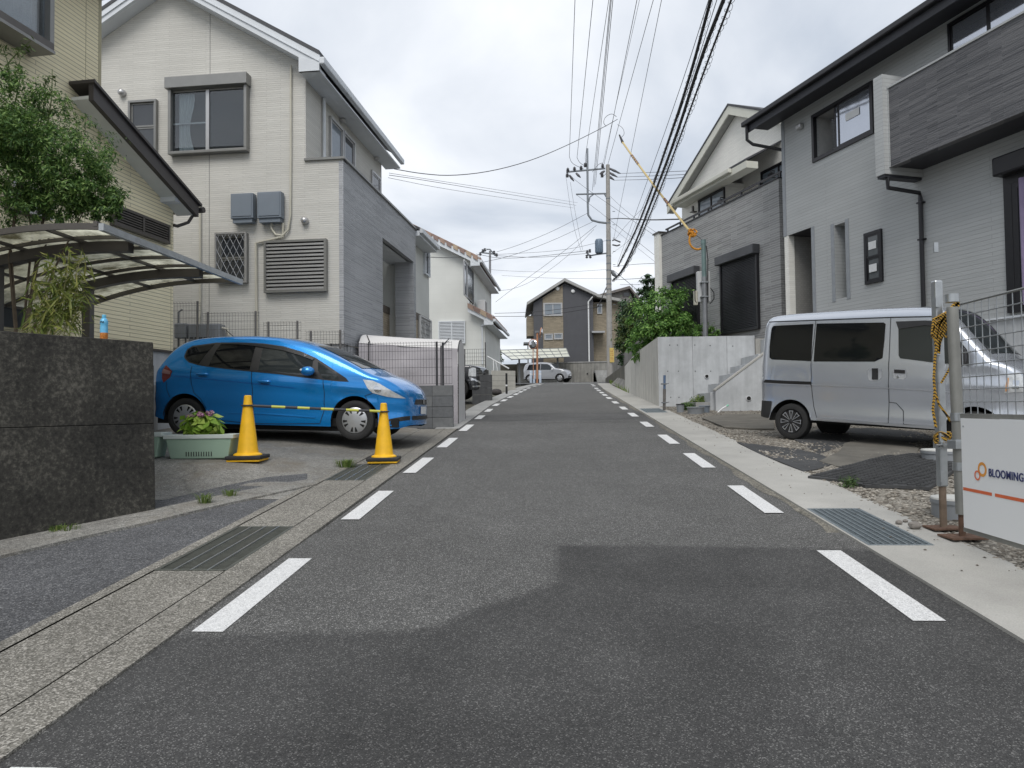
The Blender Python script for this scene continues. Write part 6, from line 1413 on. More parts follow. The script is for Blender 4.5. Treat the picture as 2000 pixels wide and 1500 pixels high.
# panel runs toward the camera, parallel to the road
pd = -Vector((RD.x, RD.y, 0)); up = Vector((0,0,1)); out_ = -Vector((RN.x, RN.y, 0)); sl3 = -SL
pf = Fr(Matrix.Translation(fp2) @ Matrix(((RD.x, -RN.x, 0, 0), (RD.y, -RN.y, 0, 0), (0,0,1,0), (0,0,0,1))))     # x along the road (away), y toward the road
pfc = Face(pf, 'y', .03, 1)
a0 = pfc.px(1880, 700)[0]; zsT = pfc.px(1884, 812)[1]; zsB = pfc.px(1890, 1030)[1]; zpT = pfc.px(1884, 592)[1]
M3 = pf.M.to_3x3()
def pp(a, n, z): return M3 @ Vector((a, .03 + n, z))
Lp = 1.85
kz = .0
b = B(); nx, nz = 24, 9
for i in range(nx + 1):
    a = a0 - Lp * i / nx; b.tube([pp(a, 0, zsT + .01), pp(a, 0, zpT)], .0035, 5)
for j in range(nz + 1):
    z = zsT + .01 + (zpT - zsT - .01) * j / nz; b.tube([pp(a0, .006, z), pp(a0 - Lp, .006, z)], .004, 5)
obj('wire_mesh', b, METAL, t2)
b = B(); b.tube([pp(a0, 0, zpT), pp(a0 - Lp, 0, zpT)], .008, 6); b.obox(pp(a0 + .02, -.012, zsT - .015), M3 @ Vector((-Lp - .02, 0, 0)), M3 @ Vector((0,.03,0)), (0,0,.03)); b.obox(pp(a0 + .02, -.012, zsB - .03), M3 @ Vector((-Lp - .02, 0, 0)), M3 @ Vector((0,.03,0)), (0,0,.03)); obj('panel_frame', b, TUBE, t2)
q_ = pp(a0 - Lp - .04, -.03, 0); zg_ = gz(fp2.x + q_.x, fp2.y + q_.y) - fp2.z
b = B(); b.tube([Vector((q_.x, q_.y, zg_ - .02)), Vector((q_.x, q_.y, zpT + .03))], .037, 14); obj('round_post', b, TUBE, t2, smooth=True)
b = B(); b.box((q_.x - .12, q_.y - .09, zg_ + .01), (q_.x + .12, q_.y + .09, zg_ + .024)); obj('foot_plate', b, RUST, t2)
sg_ = thing('sign_board', 'white site sign with orange stripe and blue lettering BLOOMING', 'sign', fp2 + pp(a0 - Lp/2, .012, zsB))
oo = pp(a0 - Lp/2, .012, zsB)
b = B(); b.obox(pp(a0 - .005, .02, zsB + .002) - oo, M3 @ Vector((-Lp + .01, 0, 0)), M3 @ Vector((0,.008,0)), (0,0,zsT - zsB - .018)); obj('panel', b, mat('sign_white', (.80,.81,.81), .35, ns=1.5, na=.02), sg_)
b = B(); b.cyl(pp(a0 - .035, .028, zsT - .07) - oo, pp(a0 - .035, .031, zsT - .07) - oo, .006, 8); obj('screw', b, METAL, sg_)
def ring(name, px_, py_, r0, r1, m, n=.030):
    a, z = pfc.px(px_, py_, .03); b = B(); N_ = 32; vs = []
    for k in range(N_):
        c_, s_ = cos(2*pi*k/N_), sin(2*pi*k/N_); vs += [pp(a + r0*c_, n, z + r0*s_) - oo, pp(a + r1*c_, n, z + r1*s_) - oo]
    b.add(vs, [(2*k, 2*k+1, (2*k+3) % (2*N_), (2*k+2) % (2*N_)) for k in range(N_)]); return obj(name, b, m, sg_)
ring('logo_ring', 1918, 917, .029, .047, mat('logo_orange', (.72,.30,.04), .4), .0295)
ring('logo_ring', 1909, 928.5, .021, .032, mat('logo_red', (.70,.16,.06), .4), .0310)
ORG = mat('stripe_orange', (.66,.13,.04), .4)
za = pfc.px(1890, 953, .03)[1]; zb3 = pfc.px(1890, 959, .03)[1]; aL = a0 - .012
s1 = pfc.px(1937, 965, .03)[0]; s2_ = pfc.px(1943, 966, .03)[0]
for s0_, s1_ in ((aL, s1), (s2_, a0 - Lp + .01)):
    b = B(); b.add([pp(s0_, .0295, zb3) - oo, pp(s1_, .0295, zb3) - oo, pp(s1_, .0295, za) - oo, pp(s0_, .0295, za) - oo], [(0,1,2,3)]); obj('stripe', b, ORG, sg_)
cu = bpy.data.curves.new('lettering', 'FONT'); cu.body = 'BLOOMING'; cu.size = .070; cu.space_character = 1.08; cu.extrude = .0012; cu.offset = .0008
to = bpy.data.objects.new('lettering_src', cu); COL.objects.link(to); bpy.context.view_layer.update()
me = bpy.data.meshes.new_from_object(to.evaluated_get(bpy.context.evaluated_depsgraph_get())); bpy.data.objects.remove(to)
a, z = pfc.px(1931, 930, .03); ao = pp(a, .0312, z) - oo
w1 = pfc.px(2000, 936, .03)[0]
kx = (a - w1) / max(v.co.x for v in me.vertices) * .99
for v in me.vertices:
    x, y, zz_ = v.co; v.co = ao + M3 @ Vector((-x * kx, zz_, y))
me.materials.clear(); me.materials.append(mat('letter_blue', (.02,.03,.13), .4)); obj('lettering', me, None, sg_) if False else None
lo = bpy.data.objects.new('lettering', me); COL.objects.link(lo); lo.parent = sg_
# rope bundle between the posts
ROPE = ropemat('tiger_rope')
t = thing('tiger_rope', 'bundle of yellow and black rope tied over the two fence posts', 'rope', fp2 + Vector((lean2, 0, zt2)))
A_ = fp2 + Vector((lean2, 0, zt2)); 
rp = lambda x, y, d=0: atd(x, y, fp1.y - .1 + d) - A_
b = B()
for i in range(13):
    u = i / 12; j = lambda s_: rg.uniform(-s_, s_)
    b.tube([rp(1870 + j(5), 592 + j(3)), rp(1848 + j(6) - 8*u, 612 + 26*u + j(3)), rp(1822 + j(4) + 10*u, 622 + 50*u + j(4)), rp(1820 + j(4) + 16*u, 650 + 40*u), rp(1838 + j(4), 640 + 22*u + j(4)), rp(1858 + j(4), 606 + 18*u + j(3))], .011, 6)
obj('coil', b, ROPE, t, smooth=True)
b = B(); b.tube([rp(1830, 665), rp(1826, 700), rp(1824, 740), rp(1826, 765), rp(1822, 800), rp(1828, 835)], .010, 6); b.tube([rp(1840, 655), rp(1856, 660), rp(1874, 656)], .008, 6); b.tube([rp(1860, 705), rp(1852, 725), rp(1838, 748)], .008, 6); b.tube([rp(1826, 765), rp(1834, 790), rp(1850, 812), rp(1862, 830)], .009, 6); obj('tail', b, ROPE, t, smooth=True)
b = B(); q0 = fp1 + Vector((lean*.55, 0, 0))
for i in range(4):
    zz_ = atd(1835, 850 + i*5, fp1.y).z; c_ = atd(1842, 850, fp1.y); b.tube([Vector((c_.x + .055*cos(a_)*(1.2 if cos(a_) > 0 else 1), c_.y + .05*sin(a_), zz_ + .02*sin(a_*2 + i))) - A_ for a_ in [2*pi*k/14 for k in range(14)]], .011, 6, closed=True)
obj('lashing', b, ROPE, t, smooth=True)
zc_ = atd(1850, 868, fp1.y).z; c1, c2 = atd(1842, 868, fp1.y), atd(1872, 868, fp2.y)
t = thing('pipe_clamp', 'steel clamp joining the two fence posts below the rope lashing', 'clamp', c1)
b = B(); b.tube([(-.02,-.04,0), c2 - c1 + Vector((0,-.03,0))], .02, 8); obj('bar', b, METAL, t, smooth=True)
b = B(); b.box((-.045,-.05,-.03),(.045,.05,.03)); v = c2 - c1; b.box((v.x-.05,v.y-.05,v.z-.03),(v.x+.05,v.y+.05,v.z+.03)); b.cyl((-.02,-.05,.0),(-.09,-.07,.0),.008,6); obj('jaw', b, METAL, t, bevel=.01)
# ================================================================ FAR END AND OVERHEAD
CONC_P = mat('pole_concrete', (.32,.31,.29), .85, ns=4, na=.12, streak=.15, stain=.1)
pb_ = atd(1191, 741, 46); pt_ = atd(1187, 322, 46)
UP = thing('utility_pole', 'tall concrete utility pole with cross arms and transformer at the street end', 'utility pole', pb_)
up_ = lambda x, y, d=46: atd(x, y, d) - pb_
b = B(); b.tube([(0,0,-.4), pt_ - pb_], [.20, .125], 16); obj('shaft', b, CONC_P, UP, smooth=True)
PM = mat('pole_metal', (.20,.22,.24), .5, .5, ns=4, na=.1)
def bar(pts, r, nm='bracket', m=None, n=6): return obj(nm, B().tube(pts, r, n), m or PM, UP, smooth=True)
bar([up_(1106,336), up_(1182,329)], .06, 'cross_arm'); bar([up_(1125,379.5), up_(1184,378)], .055, 'cross_arm')
bar([up_(1147,290), up_(1148,400), up_(1149,420), up_(1156,430), up_(1170,434), up_(1188,436)], .07, 'riser')
bar([up_(1150,395), up_(1152,385), up_(1160,379)], .04); bar([up_(1180,378), up_(1184,385)], .04)
INS = mat('insulator', (.10,.10,.11), .4, ns=10, na=.2)
for x, y in ((1109,332),(1122,330),(1135,328),(1143,322),(1177,324),(1108,342),(1176,342),(1188,331)):
    q = up_(x, y); b = B(); M_ = Matrix.Translation(q); b.lathe([(.05,-.15),(.12,-.12),(.06,-.08),(.12,-.03),(.06,.02),(.11,.06),(.05,.12),(1e-5,.18)], 8, M_); obj('insulator', b, INS, UP, smooth=True)
b = B(); 
for i, (x0, y0, x1, y1) in enumerate(((1188,328,1212,339),(1188,336,1206,346),(1186,342,1200,352),(1112,342,1121,354),(1125,338,1134,347),(1181,334,1171,340))):
    b.tube([up_(x0,y0), up_((x0+x1)/2,(y0+y1)/2), up_(x1,y1)], [.06,.09,.03], 6)
obj('strain_insulator', b, INS, UP)
b = B(); q = up_(1170, 481); b.lathe([(.21,-.46),(.24,-.42),(.24,.40),(.20,.46),(1e-5,.5)], 18, Matrix.Translation(q)); tr = obj('transformer', b, mat('transformer_blue', (.15,.20,.26), .5, .2, ns=4, na=.1), UP, smooth=True)
b = B()
for k in range(12): a_ = 2*pi*k/12; b.box((q.x + .25*cos(a_) - .015, q.y + .25*sin(a_) - .015, q.z - .4), (q.x + .25*cos(a_) + .015, q.y + .25*sin(a_) + .015, q.z + .35))
obj('cooling_fin', b, MATS['transformer_blue'], tr)
bar([up_(1150,500), up_(1165,497), up_(1190,494)], .05); bar([up_(1145,492), up_(1152,500)], .06)
for x, y in ((1147,492),(1152,490),(1146,501),(1153,501)): b = B(); b.lathe([(.04,-.12),(.1,-.06),(.05,0),(.1,.06),(.04,.12)], 8, Matrix.Translation(up_(x, y))); obj('insulator', b, INS, UP, smooth=True)
b = B()
for k in range(16):
    y = 400 + k * 13; b.tube([up_(1183 + (k % 2) * 10 + y*.008, y), up_(1180 + (k % 2) * 18 + y*.008, y)], .02, 5)
obj('step_bolt', b, PM, UP)
b = B()
for y in (388,436,470,500,515,528,545,555,565,575): q = up_(1187 + (y-322)/420*4, y); r_ = .125 + .075*(y-322)/420 + .012; b.tube([q + Vector((0,0,-.03)), q + Vector((0,0,.03))], r_, 12)
obj('band', b, PM, UP)
bar([up_(1196,470), up_(1200,468), up_(1212,473)], .05, 'strain_insulator', INS); bar([up_(1196,478), up_(1205,480), up_(1211,478)], .05, 'strain_insulator', INS)
obj('splice_case', B().tube([up_(1194,528), up_(1199,536), up_(1204,540)], [.08,.14,.08], 8), METALD, UP, smooth=True)
for pts in (((1112,306),(1116,318),(1128,325),(1140,330)), ((1127,308),(1132,318),(1142,324)), ((1143,308),(1144,318),(1142,324)), ((1157,336),(1163,328),(1170,320),(1178,318)), ((1188,331),(1180,345),(1172,340))):
    obj('jumper', B().tube(chaikin([up_(x, y) for x, y in pts], 2, False), .016, 5), INS, UP, smooth=True)
# yellow notice on the pole
q = up_(1190.5, 692); b = B(); w_ = .16; hh = (up_(1190,680).z - up_(1190,708).z)
b.box((q.x - .02, q.y - .235, up_(1190,708).z), (q.x + .26, q.y - .215, up_(1190,680).z)); sy = obj('notice_plate', b, mat('notice_yellow', (.60,.47,.14), .5, ns=3, na=.05), UP)
b = B()
for col in range(2):
    for k in range(7): z = up_(1190,706).z + k * hh * .125; x = q.x + .03 + col * .11; b.box((x, q.y - .238, z), (x + (.07 if (k + col) % 3 else .05), q.y - .2352, z + hh*.07 * (1 if k % 2 else .7)))
obj('notice_text', b, mat('notice_red', (.42,.13,.05), .5), sy)
# second pole
p2 = atd(956.5, 690, 50); p2.z = gz(p2.x, p2.y) - .1; SP = thing('utility_pole', 'slim grey utility pole behind the white house with short cross arm', 'utility pole', p2)
b = B(); q = atd(957, 490, 50) - p2; b.tube([(0,0,-.3), q], [.11,.075], 12); obj('shaft', b, mat('steel_pole', (.25,.25,.26), .5, .4, ns=4, na=.1), SP, smooth=True)
b = B(); b.tube([atd(938,493,50) - p2, atd(972,497,50) - p2], .05, 6); b.tube([atd(950,487,50)-p2, atd(957,487,50)-p2, atd(967,499,50)-p2], .05, 6); obj('cross_arm', b, PM, SP)
b = B()
for x, y in ((938,496),(943,490),(947,488),(965,493),(970,498)): b.lathe([(.05,-.12),(.12,-.05),(.06,.02),(.1,.08),(1e-5,.14)], 8, Matrix.Translation(atd(x,y,50) - p2))
obj('insulator', b, INS, SP)
b = B()
for y in (560, 572, 585): b.box((-.1, -.12, atd(957,y,50).z - p2.z), (-.42, -.06, atd(957,y,50).z - p2.z + .06))
b.tube([(-.38,-.1,atd(957,556,50).z - p2.z), (-.38,-.1,atd(957,590,50).z - p2.z)], .03, 6); obj('side_rack', b, PM, SP)

# wires
WIRE = mat('wire_black', (.022,.022,.025), .6)
def wire(label, pts, d0, d1, r=.012, group='overhead wires', name='power_line', ext=0.0, m=None, helix=None):
    """pts: pixels along the wire; the ends lie at depths d0, d1, all on the vertical plane through both"""
    A_, Z_ = atd(*pts[0], d0), atd(*pts[-1], d1); u = Vector((Z_.x - A_.x, Z_.y - A_.y, 0)); n = Vector((-u.y, u.x, 0)); out__ = []
    for x, y in pts:
        r_ = ray(x, y); den = r_.dot(n)
        k = (A_ - CP).dot(n) / den if abs(den) > 1e-6 else None
        out__.append(CP + r_ * k)
    out__[0], out__[-1] = A_, Z_
    if len(out__) == 2 and ext == 0:
        out__ = [A_.lerp(Z_, k/10) - Vector((0,0,.0)) for k in range(11)]
    elif len(out__) > 2: out__ = chaikin(out__, 2, False)
    if ext: out__.append(out__[-1] + (out__[-1] - out__[-2]).normalized() * ext)
    t = thing(name, label, 'wire', A_, group)
    b = B(); b.tube([p - A_ for p in out__], r, 6); obj('cable', b, m or WIRE, t, smooth=True)
    if helix:
        b = B(); pts2 = []; tot = sum((q - p).length for p, q in zip(out__, out__[1:])); s_ = 0; step = .035
        seg = list(zip(out__, out__[1:]))
        for p, q in seg:
            L2 = (q - p).length; nst = max(1, int(L2 / step)); dd = (q - p).normalized(); a1 = dd.orthogonal().normalized(); a2 = dd.cross(a1)
            up2 = Vector((0,0,1)) - dd * dd.z; up2.normalize(); sd2 = dd.cross(up2)
            for k in range(nst):
                ph = (s_ + L2 * k / nst) / helix[1] * 2 * pi; rr_ = helix[0] * (1 + .35 * sin(ph * .13)); pts2.append(p.lerp(q, k / nst) - A_ + (up2 * (cos(ph) - .6) + sd2 * sin(ph)) * rr_)
            s_ += L2
        b.tube(pts2, helix[2], 3, caps=False); obj('spiral_hanger', b, m or WIRE, t)
    return t
def top_wire(label, x0, y0, x1, r=.012, d0=46, **k):
    A_ = atd(x0, y0, d0); r1 = ray(x1, 0); kk = (A_.z - .4 - CAM_H) / r1.z; d1 = (CP + r1 * kk).y
    return wire(label, [(x0, y0), (x1, 0)], d0, d1, r, ext=d1 + 8, **k)
for i, (x0, y0, x1, r_, lb) in enumerate(((1112,306,1123,.014,'leftmost high voltage wire running up the sky from the pole arm'), (1127,308,1158,.014,'second wire from the left running up from the pole arm'), (1143,308,1189,.012,'third wire from the left reaching the riser tip'), (1157,372,1192,.013,'left one of the three close wires crossing the riser'), (1160,365,1194,.013,'middle one of the three close wires crossing the riser'), (1163,360,1197,.013,'right one of the three close wires crossing the riser'), (1180,320,1244,.013,'wire passing just left of the service splice'), (1187,322,1276,.012,'wire running up from the top of the utility pole'), (1198,470,1292,.008,'thin lone wire right of the service splice'), (1178,318,1249,.008,'thin wire doubling the one left of the splice'))):
    top_wire(lb, x0, y0, x1, r_)
wire('leftmost thick cable of the telephone bundle', [(1207,520),(1240,455),(1268,385),(1300,292),(1345,160),(1388,0)], 45, 14.0, .035, ext=22, helix=(.05,.30,.005), name='telephone_cable', group='telephone cable bundle')
wire('middle thick cable of the telephone bundle', [(1197,547),(1215,530),(1240,478),(1272,395),(1320,270),(1370,110),(1413,0)], 45.5, 13.6, .04, ext=22, helix=(.045,.30,.006), name='telephone_cable', group='telephone cable bundle')
wire('rightmost looped cable of the telephone bundle', [(1197,548),(1216,532),(1244,480),(1278,400),(1326,275),(1382,120),(1428,0)], 45.5, 13.4, .022, ext=22, helix=(.055,.24,.006), name='telephone_cable', group='telephone cable bundle')
wire('thin messenger wire left of the telephone bundle', [(1205,518),(1262,360),(1330,170),(1384,0)], 45, 14.2, .008, ext=22, group='telephone cable bundle', name='telephone_cable')
wire('thin messenger wire inside the telephone bundle', [(1207,519),(1270,370),(1340,190),(1400,0)], 45, 13.9, .008, ext=22, group='telephone cable bundle', name='telephone_cable')
# service drop with yellow cover
sp0 = 29.5
wire('service wire sagging from the splice to the cream house corner', [(1206,233),(1180,248),(1110,283),(1040,313),(960,335),(880,344),(820,339),(770,330)], sp0, 19.5, .012)
wire('loose loop of wire at the service splice', [(1204,228),(1195,221),(1182,228),(1178,240),(1184,247)], sp0, sp0 - .4, .010); wire('short tail wire hanging from the service splice', [(1206,243),(1217,250),(1220,262),(1214,268)], sp0, sp0 - .3, .008)
wire('wires to the cream house, middle strand', [(760,342),(830,352),(960,374),(1125,401)], 19.6, 46, .008); wire('wires to the cream house, upper strand', [(760,338),(850,352),(980,372),(1128,396)], 19.6, 46, .006); wire('wires to the cream house, lower strand', [(758,347),(850,366),(980,386),(1120,406)], 19.6, 46, .006)
Y0 = atd(1216, 278, 28.6); Y1 = atd(1346, 450, 20.9)
t = thing('yellow_cover_tube', 'yellow insulating tube with red bands sheathing the service wire', 'tube', Y0); D_ = Y1 - Y0
YEL = mat('yellow_tube', (.52,.40,.17), .5, ns=2, na=.08)
b = B(); b.tube([D_*k/12 + Vector((0,0,-.06*sin(pi*k/12))) for k in range(13)], .036, 8); obj('sheath', b, YEL, t, smooth=True)
for u in (.19,.215,.24,.265,.29,.705,.725,.745):
    p = D_*u + Vector((0,0,-.06*sin(pi*u))); b = B(); b.tube([p - D_.normalized()*.055, p + D_.normalized()*.055], .048, 8); obj('red_band', b, mat('tube_band', (.16,.06,.05), .5), t, smooth=True)
b = B(); b.tube([D_*-.04 + Vector((-.05,0,.2)), Vector((0,0,0))], [.03,.055], 8); b.tube([D_, D_*1.025], [.05,.06], 8); obj('end_cap', b, BLACKP, t)
t = thing('orange_rope', 'orange rope looped from the yellow tube to the meter pole', 'rope', Y1)
OR = mat('orange_rope', (.62,.27,.03), .8, ns=30, na=.35); A_ = Y1
o_ = lambda x, y: atd(x, y, 20.5) - A_
b = B(); b.tube(chaikin([o_(1350,453), o_(1347,462), o_(1346,474), o_(1352,484), o_(1362,488), o_(1371,485)], 2, False), .03, 7); obj('loop', b, OR, t, smooth=True)
b = B()
for i in range(6): c_ = o_(1351 + rg.uniform(-4,5), 455 + rg.uniform(-4,4)); b.tube([c_ + Vector((.09*cos(a_)*rg.uniform(.7,1), .05*sin(a_*2), .07*sin(a_))) for a_ in [2*pi*k/10 for k in range(10)]], .022, 6, closed=True)
obj('knot', b, OR, t, smooth=True)
wire('short bare wire from the orange rope to the meter pole top', [(1358,458),(1372,469)], 20.6, 20.4, .007)
for i, (pts, d0, d1, r_, lb) in enumerate((
    ([(1206,339),(1290,336),(1362,333)], 46, 30, .012, 'upper wire from the pole insulators to the terrace house'), ([(1204,346),(1290,343),(1352,340)], 46, 30, .012, 'middle wire from the pole insulators to the terrace house'), ([(1200,352),(1290,350),(1345,346)], 46, 30, .012, 'lower wire from the pole insulators to the terrace house'),
    ([(1189,428),(1210,426),(1260,430),(1332,428)], 46, 24, .025, 'thick dark cable from the pole to the terrace house wall'), ([(1125,380),(1160,405),(1230,460),(1287,505)], 46, 40, .010, 'diagonal wire falling right across the pole to the terrace pier'),
    ([(1112,342),(1140,365),(1220,420),(1290,468)], 46, 40, .010, 'upper diagonal wire falling right from the pole arm'), ([(1190,382),(1225,415),(1290,460)], 46, 40, .009, 'diagonal wire from the lower arm to the terrace pier'), ([(1190,440),(1240,480),(1290,520)], 46, 40, .008, 'lower diagonal wire to the terrace pier'), ([(1195,495),(1230,470),(1262,430)], 46, 30, .008, 'slanting wire up to the telephone bundle'),
    ([(1198,521),(1240,516),(1285,514)], 46, 42, .012, 'level wire from the pole right to the pier'), ([(1194,547),(1230,545),(1262,543)], 46, 42, .014, 'level wire right of the pole just above the trees'), ([(1198,528),(1225,550),(1255,575)], 46, 60, .018, 'thick guy wire falling right behind the trees'),
    ([(1145,490),(1060,500),(980,506),(930,496)], 46, 50, .014, 'cable from the transformer to the slim pole'), ([(1145,495),(1050,504),(965,499)], 46, 50, .012, 'second cable from the transformer to the slim pole'),
    ([(1160,432),(1080,470),(1000,500),(930,515)], 46, 36, .010, 'wire falling left from the riser to the white house'), ([(1165,440),(1090,500),(1000,565),(968,590)], 46, 50, .012, 'long wire falling left behind the white house'), ([(1148,416),(1080,452),(1010,480),(970,492)], 46, 50, .012, 'wire from the riser bend down to the slim pole top'),
    ([(1160,448),(1100,510),(1020,562),(960,570)], 46, 50, .010, 'lowest wire falling left to the slim pole rack'), ([(966,612),(1040,610),(1110,602),(1180,590)], 50, 46, .014, 'telephone wire in front of the far house, upper'), ([(966,618),(1040,618),(1110,610),(1180,597)], 50, 46, .016, 'telephone wire in front of the far house, lower'),
    ([(1190,526),(1100,532),(1000,530),(940,525)], 46, 52, .008, 'thin level wire left of the pole above the far house'), ([(1190,544),(1080,544),(980,538)], 46, 52, .008, 'thin level wire just over the far house gable'), ([(835,502),(880,504),(935,498)], 22, 50, .012, 'wire from the cream house wing to the slim pole'),
    ([(1105,342),(1113,400),(1122,450),(1135,490)], 46, 46.3, .008, 'wire dropping from the arm end to the transformer, outer'), ([(1114,356),(1124,420),(1138,488)], 46, 46.3, .008, 'wire dropping from the arm end to the transformer, inner'), ([(1185,560),(1178,575),(1172,592),(1165,602)], 46, 46.2, .03, 'black cable curving down left of the pole'),
    ([(970,497),(1100,490),(1183,470)], 50, 46, .010, 'wire rising from the slim pole to the utility pole'), ([(1200,470),(1222,440),(1262,400)], 46, 38, .008, 'thin wire rising right from the pole insulators'))):
    wire(lb, pts, d0, d1, r_)

# convex mirrors
ORN = mat('mirror_orange', (.44,.21,.115), .6, ns=4, na=.12)
mp = gnd(1049, 748); t = thing('traffic_mirror', 'orange pole with two round convex mirrors at the bend', 'traffic mirror', mp); mm = lambda x, y, d=None: atd(x, y, d or mp.y) - mp
b = B(); b.tube([(0,0,-.2), mm(1049.5, 648)], .06, 10); obj('pole', b, ORN, t, smooth=True)
b = B(); b.tube([mm(1042, 740), mm(1041, 680)], .022, 8); obj('side_pole', b, ORN, t, smooth=True)
def disc(c, nrm_, r_, nm):
    M_ = Matrix.Translation(c) @ nrm_.to_track_quat('Z','Y').to_matrix().to_4x4(); b = B(); b.lathe([(r_*1.08,-.05),(r_*1.08,.0),(r_,.012)], 24, M_); o = obj(nm, b, ORN, t, smooth=True); b = B(); b.lathe([(r_,.0),(r_*.8,.05),(r_*.4,.085),(1e-5,.1)], 24, M_); obj('mirror_glass', b, mat('convex_mirror', (.6,.6,.62), .05, 1.0, ns=2, na=.05), o, smooth=True)
disc(mm(1041, 672), Vector((-.55,-.8,0)), .30, 'mirror'); disc(mm(1057, 650), Vector((.93,-.15,-.18)), .30, 'mirror')
b = B(); b.tube([mm(1041,680), mm(1048,676)], .03, 6); b.tube([mm(1057,655), mm(1050,652)], .03, 6); obj('arm', b, METALD, t)
b = B(); q = mm(1049,650); b.box((q.x-.12,q.y-.1,q.z),(q.x+.1,q.y+.1,q.z+.12)); obj('pole_cap', b, METALD, t)
for i, (x, y, lb) in enumerate(((1037,738,'pale blue guard post left of the mirror pole'),(1043,735,'pale blue guard post directly left of the orange pole'),(1055,738,'pale blue guard post right of the mirror pole'))):
    p = gnd(x, y + 4); tt = thing('guard_post', lb, 'post', p, 'pale guard posts at the bend'); b = B(); b.tube([(0,0,-.1),(0,0,.78),(0,0,.82)], [.085,.085,.06], 10); obj('tube', b, mat('pale_blue_guard', (.42,.48,.56), .5), tt, smooth=True); b = B(); b.tube([(0,0,.55),(0,0,.62)], .088, 10); obj('reflector', b, WHITEP, tt)
# far walls
def wallthing(name, label, p0, p1, h, m, th=.18, cat='wall', zb=-.3):
    t = thing(name, label, cat, p0); d = p1 - p0; n = Vector((-d.y, d.x, 0)).normalized() * th
    b = B(); b.prism([(0,0,zb), d + Vector((0,0,zb)), d + Vector((0,0,h)), (0,0,h)], n); obj('wall_face', b, m, t, fix=True); return t
fw0 = atd(1010, 742, 57.3); fw1 = atd(1192, 742, 56.0); fw0.z = fw1.z = gz(fw0.x, fw0.y) - .3
wz_ = atd(1110, 709, 56.6).z - fw0.z
t = wallthing('retaining_wall', 'stained concrete retaining wall under the far house', fw0, fw1, wz_, mat('stained_concrete', (.24,.235,.215), .9, ns=1.5, na=.2, streak=.3, stain=.25, bs=20, bump=.2), th=3.0)
b = B(); b.prism([(0,-.05,wz_), fw1-fw0 + Vector((0,-.05,wz_)), fw1-fw0 + Vector((0,.2,wz_)), (0,.2,wz_)], (0,0,.08)); obj('cap', b, C_GREY, t, fix=True)
b = B(); 
for x, y in ((1112,731),(1147,730)): q = atd(x,y,56.4) - fw0; b.cyl(q + Vector((0,-.12,0)), q + Vector((0,.1,0)), .06, 10)
obj('weep_hole', b, HOLE, t)
b = B(); b.prism([(0,0,wz_+.02),(40,-2,wz_+.02),(40,30,wz_+.02),(-30,30,wz_+.02),(-30,2,wz_+.02)], (0,0,-1.0)); lo_ = b.xf(Matrix.Translation(fw0 + Vector((0,.3,0)))); struct('far_lot', b, SOIL)
sp_ = atd(1182, 738, 53.2); t = thing('entrance_steps', 'grey concrete steps beside the far retaining wall', 'steps', (sp_.x, sp_.y, gz(sp_.x, sp_.y)))
for k in range(5): b = B(); b.box((-.6,.3*k,-.2),(.9,2.4,.19*(k+1))); obj('step', b, C_GREY, t)
wallthing('old_wall', 'dark old stone wall right of the utility pole base', atd(1197, 742, 49), atd(1262, 742, 45), 1.6, STO, th=.4)
# far carport
cpz = atd(1040, 690, 49).z; t = thing('carport', 'far flat carport with translucent panels near the mirror pole', 'carport', (atd(1040,740,50).x, 50, gz(1.4,50)))
q = lambda x, y, d: atd(x, y, d) - t.location
pa, pb2, pc_, pd_ = q(975,684,57), q(1106,680,57), q(1113,697,54), q(1000,702,54)
for i in range(8):
    u0, u1 = i/8 + .006, (i+1)/8 - .006
    for j in range(3):
        v0, v1 = j/3 + .02, (j+1)/3 - .02; f4 = lambda u, v: pa.lerp(pb2, u).lerp(pd_.lerp(pc_, u), v)
        b = B(); b.add([f4(u0,v0), f4(u1,v0), f4(u1,v1), f4(u0,v1)], [(0,1,2,3)]); obj('roof_panel', b, mat('pale_panel', (.6,.61,.53), .4, ns=2, na=.1), t)
b = B()
for i in range(9): b.tube([pa.lerp(pb2, i/8) - Vector((0,0,.03)), pd_.lerp(pc_, i/8) - Vector((0,0,.03))], .05, 4)
for j in range(4): b.tube([pa.lerp(pd_, j/3), pb2.lerp(pc_, j/3)], .035, 4)
obj('rafter', b, METALD, t)
for x, d in ((1014, 55), (1089, 55)):
    b = B(); p_ = q(x, 700, d); b.box((p_.x-.07,p_.y-.07,-.3),(p_.x+.07,p_.y+.07,p_.z + .1)); obj('post', b, METALD, t)
# white block wall, dark wall, handrail, rock, post on the left
def blockwall(label, pA, pB, rows, h, m1, m2, bl=.40):
    t = thing('block_wall', label, 'wall', pA); d = pB - pA; d.z = 0; L3 = d.length; d.normalize(); n = max(1, int(L3 / bl)); n3 = Vector((-d.y, d.x, 0)) * .12; bl = L3 / n
    for r_ in range(-1, rows):
        for i in range(n): b = B(); b.obox(d*(bl*i + .005) + Vector((0,0,r_*h + .005)), d*(bl - .01), n3, (0,0,h - .01)); obj('block', b, m1, t)
    b = B(); b.obox(d*.01 + n3*.12 + Vector((0,0,-h)), d*(L3 - .02), n3*.76, (0,0,h*(rows+1) - .01)); obj('mortar', b, m2, t); return t
wA, wB = gnd(962, 764), gnd(1007, 757); wB.z = wA.z
wbh = (atd(975, 723, wA.y).z - wA.z) / 4
blockwall('pale concrete block wall with dark joints beyond the dark car', wA, Vector((atd(1007,757,wA.y + .6).x, wA.y + .6, wA.z)), 4, wbh, mat('pale_block', (.44,.43,.39), .9, ns=6, na=.1, stain=.1), MATS['mortar_dark'], .6)
